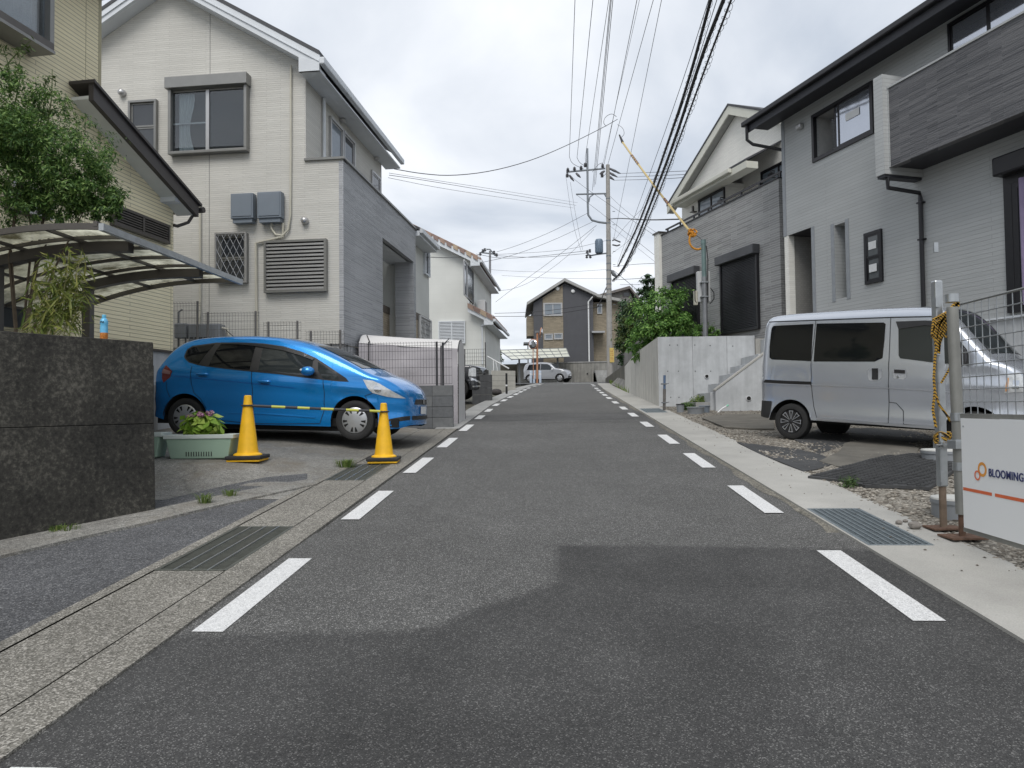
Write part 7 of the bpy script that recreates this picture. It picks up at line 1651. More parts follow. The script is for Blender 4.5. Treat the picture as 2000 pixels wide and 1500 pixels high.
dA = gnd(938, 784); dB = gnd(961, 783); t = thing('low_wall', 'low dark grey wall end in front of the parked dark car', 'wall', dA)
hD = atd(950, 732, dA.y).z - dA.z; 
for k in range(4): b = B(); b.obox(Vector((-.25, 0, hD*k/4 + .004 - (.2 if k == 0 else 0))), dB - dA + Vector((.25,0,0)), fwd*.15, (0,0,hD/4 - .008 + (.2 if k == 0 else 0))); obj('course', b, mat('dark_block', (.075,.077,.08), .9, ns=8, na=.15, streak=.15), t)
P = gnd(969, 770); t = thing('rock', 'dark rounded rock on the kerb beyond the low dark wall', 'rock', P); b = B(); b.ball((0,0,.08), .2, 10, 7, (1.1,.8,.6), jit=.08); obj('body', b, mat('dark_rock', (.05,.045,.045), .9, ns=10, na=.3), t, smooth=True)
P = gnd(989.5, 770); t = thing('marker_post', 'slim black post in front of the pale block wall', 'post', P); b = B(); b.tube([(0,0,-.1),(0,0,atd(989.5,729,P.y).z - P.z)], .04, 8); obj('tube', b, BLACKP, t, smooth=True); b = B(); b.tube([(0,0,.3),(0,0,.36)], .043, 8); obj('band', b, WHITEP, t)
P = gnd(962, 760); t = thing('handrail', 'white steel handrail climbing above the pale block wall', 'handrail', P); h_ = lambda x, y: atd(x, y, P.y + .7) - P
b = B(); b.tube([h_(952,696), h_(994,720)], .03, 6); obj('rail', b, WHITEP, t); b = B(); b.tube([h_(964,703), h_(964,728)], .025, 6); b.tube([h_(970,727), h_(976,762)], .025, 6); b.tube([h_(968,705), h_(973,730)], .02, 6); obj('baluster', b, WHITEP, t)
A_ = Vector((*atd(905,690,31)[:2], 0)); B2 = Vector((*atd(948,690,31)[:2], 0)); zz0 = atd(930, 735, 31).z; A_.z = B2.z = zz0
mesh_fence('mesh_fence', 'tall dark mesh fence in front of the white house wall', A_, B2, zz0, atd(930, 682, 31).z, [(.05,.0),((B2-A_).length,.3)], None, px_=.09, pz_=.16, wr=.006, bend=False, m=MATS['dark_fence'])
p = atd(966, 700, 44); tree('shrub', 'small green shrub behind the handrail', [(965,692,44,.5),(972,700,44,.4)], lfM, (p.x, p.y, gz(p.x, p.y) - .05), .12, 2200, group=None)
# ================================================================ VEHICLES
def carpaint(name, c, metal=.25, rough=.32, coat=1.0):
    return mat(name, c, rough, metal, ns=1.5, na=.03, coat=coat)
BLUE = carpaint('blue_paint_car', (.006,.225,.62), .45, .22); SILV = carpaint('silver_paint_car', (.53,.56,.61), .65, .24); BLKC = carpaint('black_paint_car', (.014,.015,.018), .2, .25); SILV2 = carpaint('light_silver_paint', (.40,.41,.43), .4, .3)
CGLASS = glassmat('car_glass', (.008,.009,.010), .04, .4); CGLASS2 = glassmat('car_glass_light', (.025,.03,.032), .04, .6)
TYRE = mat('tyre_rubber', (.018,.018,.018), .8, ns=12, na=.2); ARCH = mat('arch_black', (.008,.008,.008), .9)
CHROME = mat('chrome', (.65,.66,.68), .12, 1.0, ns=4, na=.04); LENS = mat('lamp_lens', (.55,.57,.58), .08, .15, ns=18, na=.3, spec=.9); REDL = mat('red_lens', (.14,.014,.012), .15, ns=10, na=.2, spec=.9); AMB = mat('amber_lens', (.6,.3,.12), .15)
SEAM = mat('panel_seam', (.006,.006,.007), .8); WCOV = mat('wheel_cover', (.46,.47,.48), .35, .6, ns=8, na=.08)
def setcar(Pf, Pr):
    f = (Pf - Pr); Lw = f.length; f.normalize(); n = Vector((0,0,1)).cross(f).normalized(); u = f.cross(n); m = (Pf + Pr) / 2
    return m, f, n, u, Lw
class Car:
    def __init__(s, name, label, m, f, n, u, hw, P, top, bot, wp, arches, R, zb, tum, bow, ztop, lower=.035, rnd=.07, rz=.09, crown=.03, nst=90, group=None, cre=()):
        s.cre = cre
        s.M = Matrix.Translation(m + n * hw) @ Matrix(((f.x,n.x,u.x,0),(f.y,n.y,u.y,0),(f.z,n.z,u.z,0),(0,0,0,1))); s.fr = Fr(s.M)
        s.t = thing(name, label, 'car' if 'van' not in name else 'van', M=s.M, group=group); s.hw = hw
        s.top, s.bot, s.wp, s.arches, s.R, s.zb, s.tum, s.bow, s.ztop = top, bot, wp, arches, R, zb, tum, bow, ztop; s.lower, s.rnd, s.rz, s.crown = lower, rnd, rz, crown; s.P = P
        s.x0, s.x1 = top[0][0], top[-1][0]; s.build(nst)
    def T(s, x): return smooth(x, s.top)
    def Bt(s, x):
        z = interp(x, s.bot)
        for c, zc in s.arches:
            if abs(x - c) < s.R: z = max(z, zc + sqrt(max(0, s.R**2 - (x - c)**2)))
        return z
    def w(s, x, z):
        w = smooth(x, s.wp); zb = s.zb(x) if callable(s.zb) else s.zb
        if z > zb: w -= s.tum * ((z - zb) / (s.ztop - zb)) ** 1.2
        if z < .5: w -= s.lower * ((.5 - z) / .4) ** 2
        for z0, am, wd in getattr(s, 'cre', ()): w += am * math.exp(-((z - z0(x)) / wd) ** 2)
        d = s.T(x) - z
        if d < s.rz: d = max(0, d); w -= s.rnd * (1 - sqrt(max(0, 1 - ((s.rz - d) / s.rz) ** 2)))
        return max(.05, w)
    def build(s, nst):
        xs = {s.x0 + (s.x1 - s.x0) * i / nst for i in range(nst + 1)} | {p[0] for p in s.top}
        for c, zc in s.arches:
            for k in range(17): xs.add(c + s.R * cos(pi * k / 16) * (1 if abs(cos(pi*k/16)) < 1 else 1.0))
            xs |= {c - s.R - 1e-4, c + s.R + 1e-4}
        xs = sorted(x for x in xs if s.x0 <= x <= s.x1); xs = [x for i, x in enumerate(xs) if i == 0 or x - xs[i-1] > 4e-5]
        rows = [0,.04,.09,.15,.22,.29,.36,.43,.5,.57,.64,.70,.76,.81,.85,.885,.915,.94,.96,.978,.99,1.0]
        b = B()
        def P_(x, v, z, wv):    # v -1..1 across at width wv
            return Vector((x + s.bow(x) * (1 - v * v), v * wv, z))
        cols = {-1: [], 1: []}
        for x in xs:
            zt, zb = s.T(x), min(s.Bt(x), s.T(x) - .01)
            for sd in (-1, 1):
                cols[sd].append([Vector((x, sd * s.w(x, zb + (zt - zb) * r), zb + (zt - zb) * r)) for r in rows])
        b.grid(cols[-1]); nf = len(b.f)
        k = len(b.f); b.grid([c[::-1] for c in cols[1]])
        vs_ = [-1,-.8,-.55,-.28,0,.28,.55,.8,1]
        tp_ = []
        for i, x in enumerate(xs):
            zt = s.T(x); wt = s.w(x, zt); tp_.append([Vector((x + s.bow(x) * (1 - v*v), v*wt, zt + s.crown * (1 - v*v))) for v in vs_])
        b.grid([r[::-1] for r in tp_][::-1][::-1])
        for end, idx in ((s.x0, 0), (s.x1, -1)):
            g_ = []
            for j, r in enumerate(rows):
                L1, R1 = cols[-1][idx][j], cols[1][idx][j]; wv = abs(L1.y); cz = s.crown * r**6
                g_.append([Vector((end + s.bow(end) * (1 - v*v), v*wv, L1.z + cz*(1 - v*v))) for v in vs_])
            b.grid(g_ if idx == 0 else [q[::-1] for q in g_])
        me = b.mesh('body', [s.P], True)
        bm = bmesh.new(); bm.from_mesh(me); bmesh.ops.remove_doubles(bm, verts=bm.verts, dist=1e-4); bmesh.ops.recalc_face_normals(bm, faces=bm.faces)
        # make sure they face outwards
        big = max(bm.faces, key=lambda f_: f_.calc_center_median().z)
        if big.normal.z < 0: bmesh.ops.reverse_faces(bm, faces=bm.faces)
        for e_ in bm.edges:
            if len(e_.link_faces) == 2 and e_.calc_face_angle(0) > radians(48): e_.smooth = False
        bm.to_mesh(me); bm.free(); s.body = obj('body', me, s.P, s.t)
        b = B(); zlow = min(q[1] for q in s.bot)
        b.box((s.x0 + .12, -smooth(0, s.wp) + .10, zlow + .02), (s.x1 - .12, smooth(0, s.wp) - .10, zlow + .14)); obj('underbody', b, ARCH, s.t)
        for c, zc in s.arches:
            n = 16; W_ = smooth(c, s.wp) - .03
            for sd in (-1, 1):
                b = B()
                g_ = [[Vector((c + (s.R + .004) * cos(pi*k/n), sd*y, zc + (s.R + .004)*sin(pi*k/n))) for k in range(n+1)] for y in (W_, W_ - .36)]; b.grid(g_)
                b.add([Vector((c + s.R*cos(pi*k/n), sd*(W_ - .36), zc + s.R*sin(pi*k/n))) for k in range(n+1)] + [Vector((c + s.R, sd*(W_-.36), zlow)), Vector((c - s.R, sd*(W_-.36), zlow))], [tuple(range(n+3))])
                obj('wheel_arch', b, ARCH, s.t)
    def tri(s, poly, step=.06):
        poly = [Vector(p) for p in poly]; x0, x1 = min(p.x for p in poly), max(p.x for p in poly); z0, z1 = min(p.y for p in poly), max(p.y for p in poly)
        bd = []
        for i, p in enumerate(poly):
            q = poly[(i+1) % len(poly)]; n = max(1, int((q - p).length / step)); bd += [p.lerp(q, k/n) for k in range(n)]
        pts = list(bd); x = x0 + step/2
        while x < x1:
            z = z0 + step/2
            while z < z1: pts.append(Vector((x, z))); z += step
            x += step
        vs, _, fs, *_r = delaunay_2d_cdt(pts, [], [tuple(range(len(bd)))], 1, 1e-5); return vs, fs
    def patch(s, name, poly, m, off=.004, parent=None, sides=(-1, 1), step=.06, rd=0, edge=0.0):
        poly = [Vector(p) for p in poly]
        if rd: poly = chaikin(poly, rd)
        vs, fs = s.tri(poly, step); o = None
        for sd in sides:
            b = B(); V = [Vector((v.x, sd * (s.w(v.x, min(v.y, s.T(v.x) - .002)) + off), v.y)) for v in vs]; fs2 = []
            for f_ in fs:
                nn_ = (V[f_[1]] - V[f_[0]]).cross(V[f_[2]] - V[f_[0]]); fs2.append(f_ if nn_.y * sd > 0 else f_[::-1])
            b.add(V, fs2); o_ = obj(name, b, m, parent or s.t, smooth=True, ang=None)
            if sd == -1 or o is None: o = o_
        return o
    def seam(s, pts, wd=.008, m=None, off=.0045, name='panel_seam', sides=(-1, 1), closed=False, parent=None):
        pts = [Vector(p) for p in pts]; d_ = []
        for p, q in zip(pts, pts[1:]):
            n = max(1, int((q - p).length / .05)); d_ += [p.lerp(q, k/n) for k in range(n)]
        d_.append(pts[-1])
        for sd in sides:
            b = B(); r0, r1 = [], []
            for i, p in enumerate(d_):
                t_ = (d_[min(i+1, len(d_)-1)] - d_[max(i-1, 0)]).normalized(); n_ = Vector((-t_.y, t_.x)) * wd/2
                for r_, q in ((r0, p + n_), (r1, p - n_)): r_.append(Vector((q.x, sd*(s.w(q.x, q.y) + off), q.y)))
            b.grid([r0, r1] if sd < 0 else [r1, r0]); obj(name, b, m or SEAM, parent or s.t)
    def topatch(s, name, xa, xb, va, m, off=.006, n=14, parent=None, vfun=None):
        b = B(); rows = []
        for i in range(n + 1):
            x = xa + (xb - xa) * i / n; zt = s.T(x); wt = s.w(x, zt); dz_ = (s.T(x + .02) - s.T(x - .02)) / .04; nl = sqrt(1 + dz_*dz_); ox, oz = -dz_/nl*off, off/nl; vm = vfun(i/n) if vfun else va
            rows.append([Vector((x + s.bow(x)*(1 - v*v) + ox, v*wt, zt + s.crown*(1 - v*v) + oz)) for v in [vm * (k/6 - 1) for k in range(13)]])
        b.grid(rows[::-1]); return obj(name, b, m, parent or s.t, smooth=True, ang=None, fix=True)
    def cap(s, name, poly, m, front=True, off=.006, parent=None):
        end = s.x1 if front else s.x0; vs, fs = s.tri(poly, .05); b = B(); V = []
        for v in vs:
            wv = s.w(end, v.y); V.append(Vector((end + s.bow(end) * (1 - (v.x/wv)**2) + (off if front else -off), v.x, v.y)))
        b.add(V, [f_ for f_ in fs]); return obj(name, b, m, parent or s.t, smooth=True, ang=None, fix=True)
    def wheel(s, x, z, R, wd, rimf, sides=(-1, 1), inset=.03):
        for sd in sides:
            W_ = smooth(x, s.wp) - inset; M_ = Matrix.Translation((x, sd * W_, z)) @ Matrix.Rotation(-sd * pi/2, 4, 'X')
            b = B(); rr = R * .66; b.lathe([(rr, -wd), (R*.93, -wd), (R, -wd*.8), (R, -.03), (R*.97, -.008), (R*.90, .0), (rr*1.06, -.002), (rr, -.012)], 40, M_); ty = obj('wheel', b, TYRE, s.t, smooth=True)
            rimf(s, ty, M_, rr)
def rim_cover(s, par, M_, r):
    b = B(); b.lathe([(r, -.02), (r*.99, -.004), (r*.93, .004), (r*.45, .016), (1e-5, .018)], 40, M_); rm = obj('wheel_cover', b, WCOV, par, smooth=True)
    b = B()
    for k in range(10):
        a0 = 2*pi*(k + (.16 if k % 2 else -.16))/10; da = .12
        P_ = [M_ @ Vector((q*cos(a), q*sin(a), zz_)) for q, a, zz_ in ((r*.90, a0 - da, .0085), (r*.90, a0 + da, .0085), (r*.55, a0 + da*.6, .0165), (r*.55, a0 - da*.6, .0165))]; b.add(P_, [(0,1,2,3)])
    obj('slot', b, ARCH, rm)
def rim_spoke(s, par, M_, r):
    b = B(); b.lathe([(r, -.02), (r*.98, .0), (r*.93, -.004), (r*.9, -.04), (1e-5, -.05)], 40, M_); rm = obj('rim', b, mat('rim_black', (.02,.02,.022), .3, .6), par, smooth=True)
    b = B()
    for k in range(8):
        a0 = 2*pi*k/8 + pi/2
        for sg in (-1, 1):
            a_, c_ = a0 + sg*.05, a0 + sg*.17; w_ = .035
            P_ = [M_ @ Vector((q*cos(a), q*sin(a), zz_)) for q, a, zz_ in ((r*.20, a_ - w_*1.6, .0), (r*.20, a_ + w_*1.6, .0), (r*.93, c_ + w_, .002), (r*.93, c_ - w_, .002))]; b.add(P_ + [p + (M_.to_3x3() @ Vector((0,0,-.02))) for p in P_], [(0,1,2,3),(0,4,5,1),(2,6,7,3),(1,5,6,2),(3,7,4,0)])
    for k in range(8):
        a0 = 2*pi*k/8 + pi/2; P_ = [M_ @ Vector((q*cos(a0 + d_), q*sin(a0 + d_), .003)) for q, d_ in ((r*.93,-.2),(r*.93,.2),(r*.86,.18),(r*.86,-.18))]; b.add(P_, [(0,1,2,3)])
    obj('spoke', b, mat('machined_alloy', (.62,.63,.65), .3, .8), rm, fix=True)
    b = B(); b.lathe([(r*.19,-.02),(r*.19,.004),(r*.12,.01),(1e-5,.01)], 16, M_); obj('hub_cap', b, BLACKP, rm, smooth=True)

# ---- blue hatchback
Pf = atd(690, 860, 10.15); Pr = atd(355, 860, 10.45); Pr.z = Pf.z + .07
zf, zr2_ = drz(Pf.x, Pf.y), drz(Pr.x, Pr.y)
m_, f_, n_, u_, Lw = setcar(Pf, Pr)
wb = Lw / 2
bl = Car('blue_hatchback', 'bright blue five-door hatchback parked nose towards the road', m_, f_, n_, u_, .84, BLUE,
    [(-1.87,.62),(-1.855,.80),(-1.80,.95),(-1.72,1.09),(-1.62,1.24),(-1.52,1.345),(-1.38,1.425),(-1.15,1.475),(-.8,1.503),(-.4,1.51),(0,1.49),(.3,1.45),(.55,1.39),(.8,1.295),(1.05,1.18),(1.25,1.085),(1.40,1.01),(1.52,.955),(1.72,.885),(1.88,.80),(1.98,.71),(2.03,.63),(2.045,.55)],
    [(-1.87,.30),(-1.6,.24),(-.9,.20),(.9,.19),(1.65,.17),(1.92,.17),(2.045,.22)],
    [(-1.87,.64),(-1.80,.74),(-1.6,.805),(-1.2,.838),(-.6,.845),(.8,.845),(1.4,.838),(1.62,.815),(1.80,.765),(1.92,.70),(2.0,.62),(2.045,.53)],
    [(-wb + .02,.29),(wb - .0,.29)], .345, lambda x: .98 - .06 * max(0, x), .235, lambda x: interp(x, [(-1.87,-.07),(-1.4,-.02),(0,0),(.6,.03),(1.0,.08),(1.5,.08),(2.045,.06)]), 1.52, cre=((lambda x: .84 - .07*x, .018, .06), (lambda x: .42, -.022, .09), (lambda x: .66 - .03*x, -.010, .08)))
fcB = Face(bl.fr, 'y', -.77, -1)
zc5 = lambda pts: [fcB.px(280 + x/3.3333, 620 + y/3.3333) for x, y in pts]
frm = bl.patch('window_frame', zc5([(262,250),(270,205),(300,182),(450,160),(600,158),(760,165),(900,185),(1020,220),(1120,262),(1230,330),(1330,395),(1350,420),(1290,418),(1180,408),(1050,392),(900,372),(720,354),(560,337),(430,322),(370,312),(300,292),(272,268)]), BLACKP, .003)
for nm, pts, gm in (('quarter_window', [(275,245),(280,208),(305,192),(445,170),(405,240),(372,303),(305,283),(283,265)], CGLASS), ('rear_door_window', [(484,172),(600,172),(716,182),(708,343),(560,328),(440,316),(446,290),(466,212)], CGLASS), ('front_door_window', [(768,196),(900,212),(1020,243),(1108,280),(1108,386),(960,368),(765,346)], CGLASS2), ('front_quarter_window', [(1142,290),(1200,325),(1280,385),(1283,408),(1182,397),(1148,345)], CGLASS2)):
    bl.patch(nm, zc5(pts), gm, .007, step=.05)
bl.patch('door_visor', zc5([(490,160),(600,160),(722,166),(900,188),(1020,222),(1118,264),(1106,278),(1020,246),(900,212),(770,192),(722,184),(600,172),(486,172)]), mat('smoke_visor', (.03,.032,.034), .15), .022)
bl.seam(zc5([(722,352),(726,560),(730,694)])); bl.seam(zc5([(1184,408),(1190,480),(1188,600),(1160,690)])); bl.seam(zc5([(1160,690),(900,692),(720,690),(500,668)])); bl.seam(zc5([(330,318),(328,430),(345,490),(390,530),(420,590)])); bl.seam(zc5([(160,420),(160,470),(185,520)]))
bl.seam(zc5([(1500,495),(1450,510),(1480,560)]))
bl.seam(zc5([(205,380),(420,402),(720,430),(1000,460)]), .010, carpaint('blue_crease', (.012,.14,.48), .35), .004, 'body_crease')
bl.seam(zc5([(560,618),(760,622),(960,635),(1130,648)]), .022, BLUE, .012, 'door_moulding')
for pts in ([(362,366),(376,356),(440,360),(450,376),(440,386),(372,384)], [(760,412),(776,402),(842,410),(850,424),(840,436),(774,430)]):
    hx = zc5([((pts[0][0]+pts[3][0])/2, (pts[0][1]+pts[3][1])/2)])[0]; b = B(); b.ball((hx[0], -bl.w(hx[0], hx[1]) - .012, hx[1]), .034, 14, 8, (2.9,.7,.62)); h_ = obj('door_handle', b, BLUE, bl.t, smooth=True); p_ = bl.seam(zc5([(pts[5][0]+8, pts[5][1] + 2), (pts[4][0]-4, pts[4][1] + 2)]), .008, SEAM, .003, 'handle_recess')
bl.patch('headlight', zc5([(1440,405),(1500,412),(1545,432),(1585,457),(1640,492),(1692,527),(1640,524),(1590,517),(1500,492),(1470,460)]), LENS, .006, step=.04)
bl.patch('headlight_bulb', zc5([(1512,446),(1545,450),(1560,478),(1530,490),(1508,470)]), CHROME, .012, step=.03, rd=1)
bl.patch('tail_light', zc5([(128,400),(135,350),(152,310),(180,330),(206,352),(190,388),(160,410),(140,425)]), REDL, .006, step=.04)
bl.patch('tail_light_band', zc5([(132,362),(145,335),(198,352),(190,372)]), mat('clear_red', (.28,.16,.155), .15), .010, step=.04)
bl.cap('grille', [(-.40,.52),(.40,.52),(.34,.60),(-.34,.60)], mat('grille_black', (.02,.02,.022), .4, ns=90, na=.5)); bl.cap('badge', [(-.05,.535),(.05,.535),(.045,.60),(-.045,.60)], CHROME, off=.012)
bl.cap('lower_intake', [(-.468,.295),(.468,.295),(.468,.355),(-.468,.355)], BLACKP); bl.cap('number_plate', [(-.165,.38),(.165,.38),(.165,.49),(-.165,.49)], WHITEP, off=.014)
bl.patch('fog_recess', [(1.74,.285),(1.82,.315),(1.96,.345),(2.044,.355),(2.044,.295),(1.9,.275)], BLACKP, .004, step=.04); bl.seam([(1.74,.225),(1.9,.215),(2.04,.235)], .02, BLUE, .012, 'lip')
ws = bl.topatch('windscreen', .62, 1.36, .93, CGLASS2, .006, vfun=lambda k: .90 + .06*k); bl.topatch('rear_window', -1.78, -1.50, .8, CGLASS, .006)
b = B(); x = 1.28; b.tube([Vector((x + .1, -.35, bl.T(x+.1) + .03)), Vector((x - .03, .15, bl.T(x-.03) + .05))], .010, 5); b.tube([Vector((x + .1, .1, bl.T(x+.1) + .045)), Vector((x - .02, .5, bl.T(x-.02) + .03))], .010, 5); obj('wiper', b, BLACKP, bl.t)
mq = fcB.px(280 + 1098/3.3333, 620 + 352/3.3333)
b = B(); b.ball((mq[0] - .0, -.93, mq[1]), .1, 14, 9, (1.05,.85,.68)); mi_ = obj('door_mirror', b, BLUE, bl.t, smooth=True); b = B(); b.tube([(mq[0] + .05, -.74, mq[1] - .09), (mq[0] + .02, -.9, mq[1] - .05)], .025, 6); obj('mirror_stalk', b, BLACKP, mi_)
b = B(); b.ball((mq[0] - .075, -.95, mq[1] + .01), .06, 10, 7, (.5,.9,.4)); obj('indicator', b, LENS, mi_, smooth=True)
b = B(); b.tube([(-.95,.0,1.52),(-1.12,.0,1.66)], .006, 5); obj('aerial', b, BLACKP, bl.t)
bl.wheel(wb, .285, .285, .19, rim_cover); bl.wheel(-wb + .02, .285, .285, .19, rim_cover)
b = B(); b.box((-1.5,-.70,.12),(1.5,.70,.22)); obj('floor_pan', b, ARCH, bl.t)

# ---- silver van
Prr = atd(1542, 858, 10.8); dv = Vector((.6334,-.7738,0)); Pff = Prr + dv * 2.45; Pff.z = Prr.z - .1245
m_, f_, n_, u_, Lw = setcar(Pff, Prr)
va = Car('silver_van', 'silver one-box kei van parked at an angle on the gravel lot', m_, f_, n_, u_, .735, SILV,
    [(-1.75,1.70),(-1.735,1.80),(-1.69,1.865),(-1.60,1.90),(-1.2,1.92),(-.4,1.925),(.4,1.915),(.68,1.895),(.82,1.85),(.95,1.73),(1.10,1.55),(1.25,1.37),(1.39,1.22),(1.52,1.16),(1.68,1.06),(1.755,.96),(1.775,.80)],
    [(-1.75,.33),(-1.5,.30),(-.9,.31),(1.0,.29),(1.6,.25),(1.775,.28)],
    [(-1.75,.665),(-1.72,.70),(-1.65,.725),(-1.5,.735),(1.0,.735),(1.45,.725),(1.64,.68),(1.73,.62),(1.775,.55)],
    [(-1.23,.27),(1.22,.27)], .335, 1.14, .085, lambda x: interp(x, [(-1.75,-.04),(-1.3,0),(.5,0),(.9,.08),(1.4,.10),(1.775,.07)]), 1.92, cre=((lambda x: .86, .014, .05), (lambda x: .60, -.016, .14), (lambda x: 1.12, .010, .05), (lambda x: .36, .012, .04)), lower=.03, rnd=.10, rz=.13, crown=.03, nst=100)
fcV = Face(va.fr, 'y', -.72, -1); zc7 = lambda pts: [fcV.px(1440 + x/3.571, 570 + y/3.571) for x, y in pts]
va.patch('rear_side_window', zc7([(240,236),(520,222),(519,484),(245,472),(226,458),(222,380),(228,255)]), CGLASS, .004)
va.patch('sliding_door_window', zc7([(543,220),(1010,212),(1026,222),(1024,330),(1016,462),(960,487),(536,486)]), CGLASS, .004)
va.patch('front_door_window', zc7([(1098,206),(1300,198),(1420,205),(1500,280),(1600,400),(1622,460),(1620,512),(1400,496),(1140,464),(1128,445),(1118,260)]), CGLASS2, .004)
va.patch('window_seal', zc7([(1098,206),(1300,198),(1420,203),(1425,240),(1300,232),(1122,258),(1118,250)]), BLACKP, .012)
b_ = [(525,205),(527,480)]
va.seam(zc7([(536,200),(530,350),(520,480),(521,620),(525,720),(535,800),(560,880)])); va.seam(zc7([(1060,180),(1062,400),(1058,915)])); va.seam(zc7([(560,882),(800,905),(1055,918)])); va.seam(zc7([(1060,770),(1110,776),(1160,830),(1165,925)]), .008); va.seam(zc7([(1166,925),(1400,950)]))
va.seam(zc7([(200,208),(530,196),(1060,176),(1350,170)]), .014, SEAM, .004, 'roof_gutter'); va.seam(zc7([(178,622),(350,632),(520,638)]), .05, ARCH, .003, 'slide_rail'); va.seam(zc7([(178,636),(350,646),(520,652)]), .016, SILV, .012, 'rail_lip')
va.seam(zc7([(525,648),(800,660),(1060,672),(1360,690),(1500,700)]), .012, carpaint('silver_crease', (.47,.49,.52), .5), .006, 'body_crease'); va.seam(zc7([(560,884),(800,902),(1060,926),(1380,950)]), .03, carpaint('silver_crease', (.47,.49,.52), .5), .008, 'sill_lip')
for nm, rc_, bk in (('door_handle', [(916,532),(1000,532),(1012,545),(1010,612),(940,622),(916,610)], [(945,534),(988,534),(988,612),(945,612)]), ('door_handle', [(1092,536),(1170,540),(1184,550),(1182,612),(1100,606),(1092,596)], [(1100,542),(1176,546),(1176,570),(1100,566)])):
    h_ = va.patch(nm, zc7(rc_), carpaint('handle_silver', (.50,.52,.55), .5), .006, step=.04, rd=1, sides=(-1,)); va.patch('handle_recess', zc7(bk), BLACKP, .012, parent=h_, step=.04, sides=(-1,))
zk = zc7([(1125,592)])[0]; b = B(); b.cyl((zk[0], -.74, zk[1]), (zk[0], -.752, zk[1]), .016, 12); obj('key_lock', b, CHROME, va.t)
va.patch('rear_bumper', [(-1.748,.32),(-1.58,.30),(-1.55,.40),(-1.54,.57),(-1.748,.57)], BLACKP, .012); va.patch('rear_pillar_trim', [(-1.748,.60),(-1.69,.60),(-1.69,.95),(-1.748,.95)], carpaint('silver_crease', (.47,.49,.52), .5), .006)
va.cap('rear_bumper_face', [(-.6,.33),(.6,.33),(.6,.57),(-.6,.57)], BLACKP, front=False); va.cap('tailgate_window', [(-.52,1.15),(.52,1.15),(.48,1.62),(-.48,1.62)], CGLASS, front=False)
va.topatch('windscreen', .80, 1.34, .93, CGLASS2, .006); va.cap('grille', [(-.4,.62),(.4,.62),(.4,.72),(-.4,.72)], BLACKP); va.cap('front_bumper', [(-.5,.30),(.5,.30),(.5,.52),(-.5,.52)], BLACKP)
va.patch('headlight', [(1.54,.78),(1.64,.80),(1.73,.80),(1.73,.96),(1.66,1.04),(1.56,1.0)], LENS, .008, step=.04); va.patch('headlight_bulb', [(1.62,.84),(1.68,.84),(1.68,.94),(1.62,.94)], CHROME, .014, step=.03); va.patch('indicator', [(1.55,.80),(1.58,.81),(1.58,.97),(1.56,.97)], AMB, .012, step=.03)
va.patch('mirror_patch', zc7([(1570,370),(1600,400),(1622,460),(1620,512),(1570,505)]), BLACKP, .010, step=.04)
b = B(); b.ball((1.12,-.90,1.22), .1, 12, 8, (.55,.8,1.25)); obj('door_mirror', b, BLACKP, va.t, smooth=True); b = B(); b.ball((1.2,.92,1.22), .1, 12, 8, (.55,.8,1.25)); obj('door_mirror', b, BLACKP, va.t, smooth=True)
b = B(); b.ball((.72,-.55,1.93), .03, 8, 6, (1.5,1,.6)); obj('roof_aerial_base', b, BLACKP, va.t, smooth=True)
va.wheel(-1.23, .272, .272, .17, rim_spoke); va.wheel(1.22, .272, .272, .17, rim_spoke)
b = B(); b.ball((1.15,-.25,1.30), .12, 10, 6, (1.2,1.3,.35)); obj('dash_vest', b, mat('hi_vis_green', (.35,.60,.06), .7), va.t, smooth=True)

# ---- dark SUV nose behind the shelter
sf = gnd(936, 786); nose = atd(946, 770, 22.6)
g0 = gz(nose.x, 22.6) + .05
Pf = Vector((nose.x - .85, 22.3, g0)); Pr = Pf + Vector((-2.7, .2, 0)); m_, f_, n_, u_, Lw = setcar(Pf, Pr)
su_ = Car('dark_suv', 'black car nose with chrome front poking out beyond the grey shelter', m_, f_, n_, u_, .87, BLKC,
    [(-2.1,1.3),(-2.0,1.6),(-1.0,1.74),(0,1.72),(.4,1.6),(.9,1.25),(1.1,1.15),(1.5,1.10),(1.9,1.05),(2.1,.98),(2.16,.85)], [(-2.1,.35),(0,.3),(2.0,.3),(2.16,.4)],
    [(-2.1,.7),(-1.8,.85),(1.4,.88),(1.8,.86),(2.0,.80),(2.16,.66)], [(-1.35,.34),(1.35,.34)], .40, 1.05, .25, lambda x: interp(x, [(-2.1,-.05),(-1,0),(1,.04),(2.16,.10)]), 1.74)
su_.wheel(1.35, .35, .35, .22, rim_spoke); su_.wheel(-1.35, .35, .35, .22, rim_spoke)
su_.patch('headlight', [(1.72,.72),(1.96,.72),(1.96,.98),(1.86,1.0),(1.74,.95)], LENS, .01, step=.05); su_.cap('grille', [(-.5,.72),(.5,.72),(.5,.95),(-.5,.95)], mat('grille_black', (.02,.02,.022), .4))
for k in range(5): su_.seam([(1.98, .74 + .05*k), (2.15, .73 + .05*k)], .014, CHROME, .012, 'grille_bar')
for k in range(4): su_.cap('chrome_bar', [(-.55,.73 + .06*k),(.55,.73 + .06*k),(.55,.745 + .06*k),(-.55,.745 + .06*k)], CHROME, off=.02)
su_.seam([(1.75,.68),(2.05,.55),(2.14,.45)], .05, CHROME, .012, 'chrome_blade'); su_.seam([(1.85,.40),(2.14,.42)], .05, CHROME, .012, 'chrome_blade'); su_.seam([(1.7,.60),(1.95,.62)], .04, CHROME, .012, 'chrome_blade')
su_.patch('window', [(-1.6,1.15),(.9,1.12),(.4,1.5),(-1.3,1.6)], CGLASS, .004); su_.topatch('windscreen', .45, 1.0, .9, CGLASS)
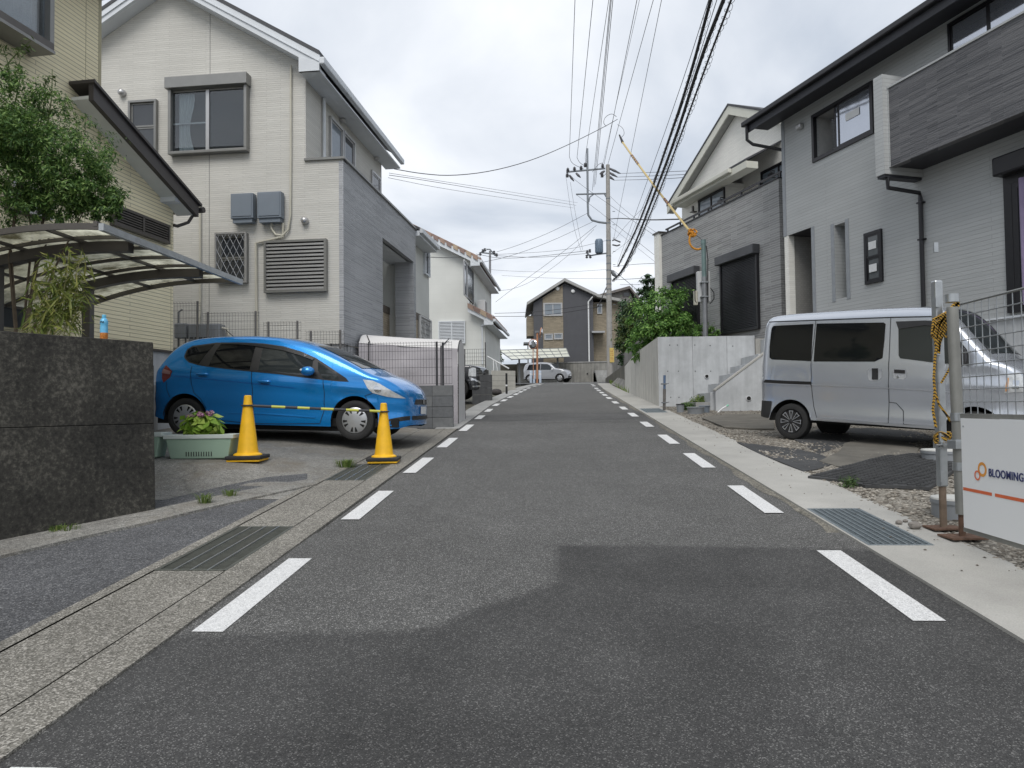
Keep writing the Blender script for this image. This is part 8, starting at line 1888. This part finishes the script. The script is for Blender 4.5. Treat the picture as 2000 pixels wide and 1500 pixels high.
# ---- far silver car
cg = atd(1072, 745, 51.5); g0 = gz(cg.x, 51.5)
Pf = Vector((atd(1093,740,51).x, 51, g0 + .02)); Pr = Pf + Vector((-2.16, 1.0, 0)); m_, f_, n_, u_, Lw = setcar(Pf, Pr)
sv = Car('silver_car', 'silver compact car waiting at the street end below the far house', m_, f_, n_, u_, .74, SILV2,
    [(-1.70,1.0),(-1.60,1.3),(-1.35,1.44),(-.5,1.49),(.15,1.45),(.45,1.34),(.85,1.02),(1.25,.94),(1.55,.84),(1.66,.7),(1.68,.58)], [(-1.72,.3),(0,.25),(1.5,.22),(1.68,.3)], [(-1.72,.6),(-1.5,.72),(1.1,.735),(1.5,.68),(1.68,.5)], [(-1.18,.29),(1.18,.29)], .34, .88, .16, lambda x: interp(x, [(-1.72,-.05),(0,0),(1,.06),(1.68,.08)]), 1.49, nst=50)
sv.patch('rear_window', [(-1.4,.93),(-.35,.92),(-.35,1.36),(-1.25,1.33)], CGLASS, .005); sv.patch('front_window', [(-.28,.92),(.70,.90),(.4,1.24),(.2,1.33),(-.28,1.36)], CGLASS2, .005); sv.topatch('windscreen', .42, .85, .9, CGLASS2)
sv.seam([(-.31,1.5),(-.31,.32)], .02); sv.patch('headlight', [(1.28,.70),(1.5,.68),(1.52,.80),(1.33,.86)], LENS, .01, step=.05, rd=1); sv.cap('grille', [(-.4,.32),(.4,.32),(.4,.43),(-.4,.43)], BLACKP); sv.cap('number_plate', [(-.17,.44),(.17,.44),(.17,.55),(-.17,.55)], WHITEP, off=.012); sv.patch('door_mirror', [(.58,.90),(.72,.90),(.72,1.0),(.58,1.0)], WHITEP, .12, step=.06, rd=1)
sv.wheel(1.18, .29, .29, .17, rim_cover); sv.wheel(-1.18, .29, .29, .17, rim_cover)
# bicycle rear behind the dark wall end
bp2 = drv(312, 826); t = thing('bicycle', 'bicycle rear wheel with white mudguard behind the dark wall end', 'bicycle', (bp2.x - .12, bp2.y + .3, drz(bp2.x, bp2.y + .3)))
b = B(); b.tube([(.30*cos(a_)*1.0, 0, .31 + .30*sin(a_)) for a_ in [2*pi*k/28 for k in range(28)]], .018, 6, closed=True); wl = obj('wheel', b, TYRE, t, smooth=True)
b = B(); 
for k in range(14): a_ = 2*pi*k/14; b.tube([(0,0,.31),(.29*cos(a_),0,.31 + .29*sin(a_))], .0015, 3)
obj('spokes', b, METAL, wl)
b = B(); b.grid([[Vector((.335*cos(a_), y, .31 + .335*sin(a_))) for a_ in [radians(20) + radians(150)*k/14 for k in range(15)]] for y in (-.03,.03)]); obj('mudguard', b, WHITEP, t)
b = B(); b.tube([(0,0,.31),(-.42,0,.28),(-.5,0,.75),(-.05,0,.32)], .014, 6); b.tube([(-.42,0,.28),(-1.0,0,.75),(-1.05,0,.9)], .016, 6); obj('frame', b, BLACKP, t, smooth=True)
b = B(); b.tube([(-1.1 + .30*cos(a_), 0, .31 + .30*sin(a_)) for a_ in [2*pi*k/28 for k in range(28)]], .018, 6, closed=True); obj('wheel', b, TYRE, t, smooth=True)
b = B(); b.ball((.33,-.02,.42), .03, 8, 6); obj('reflector', b, REDL, t, smooth=True)
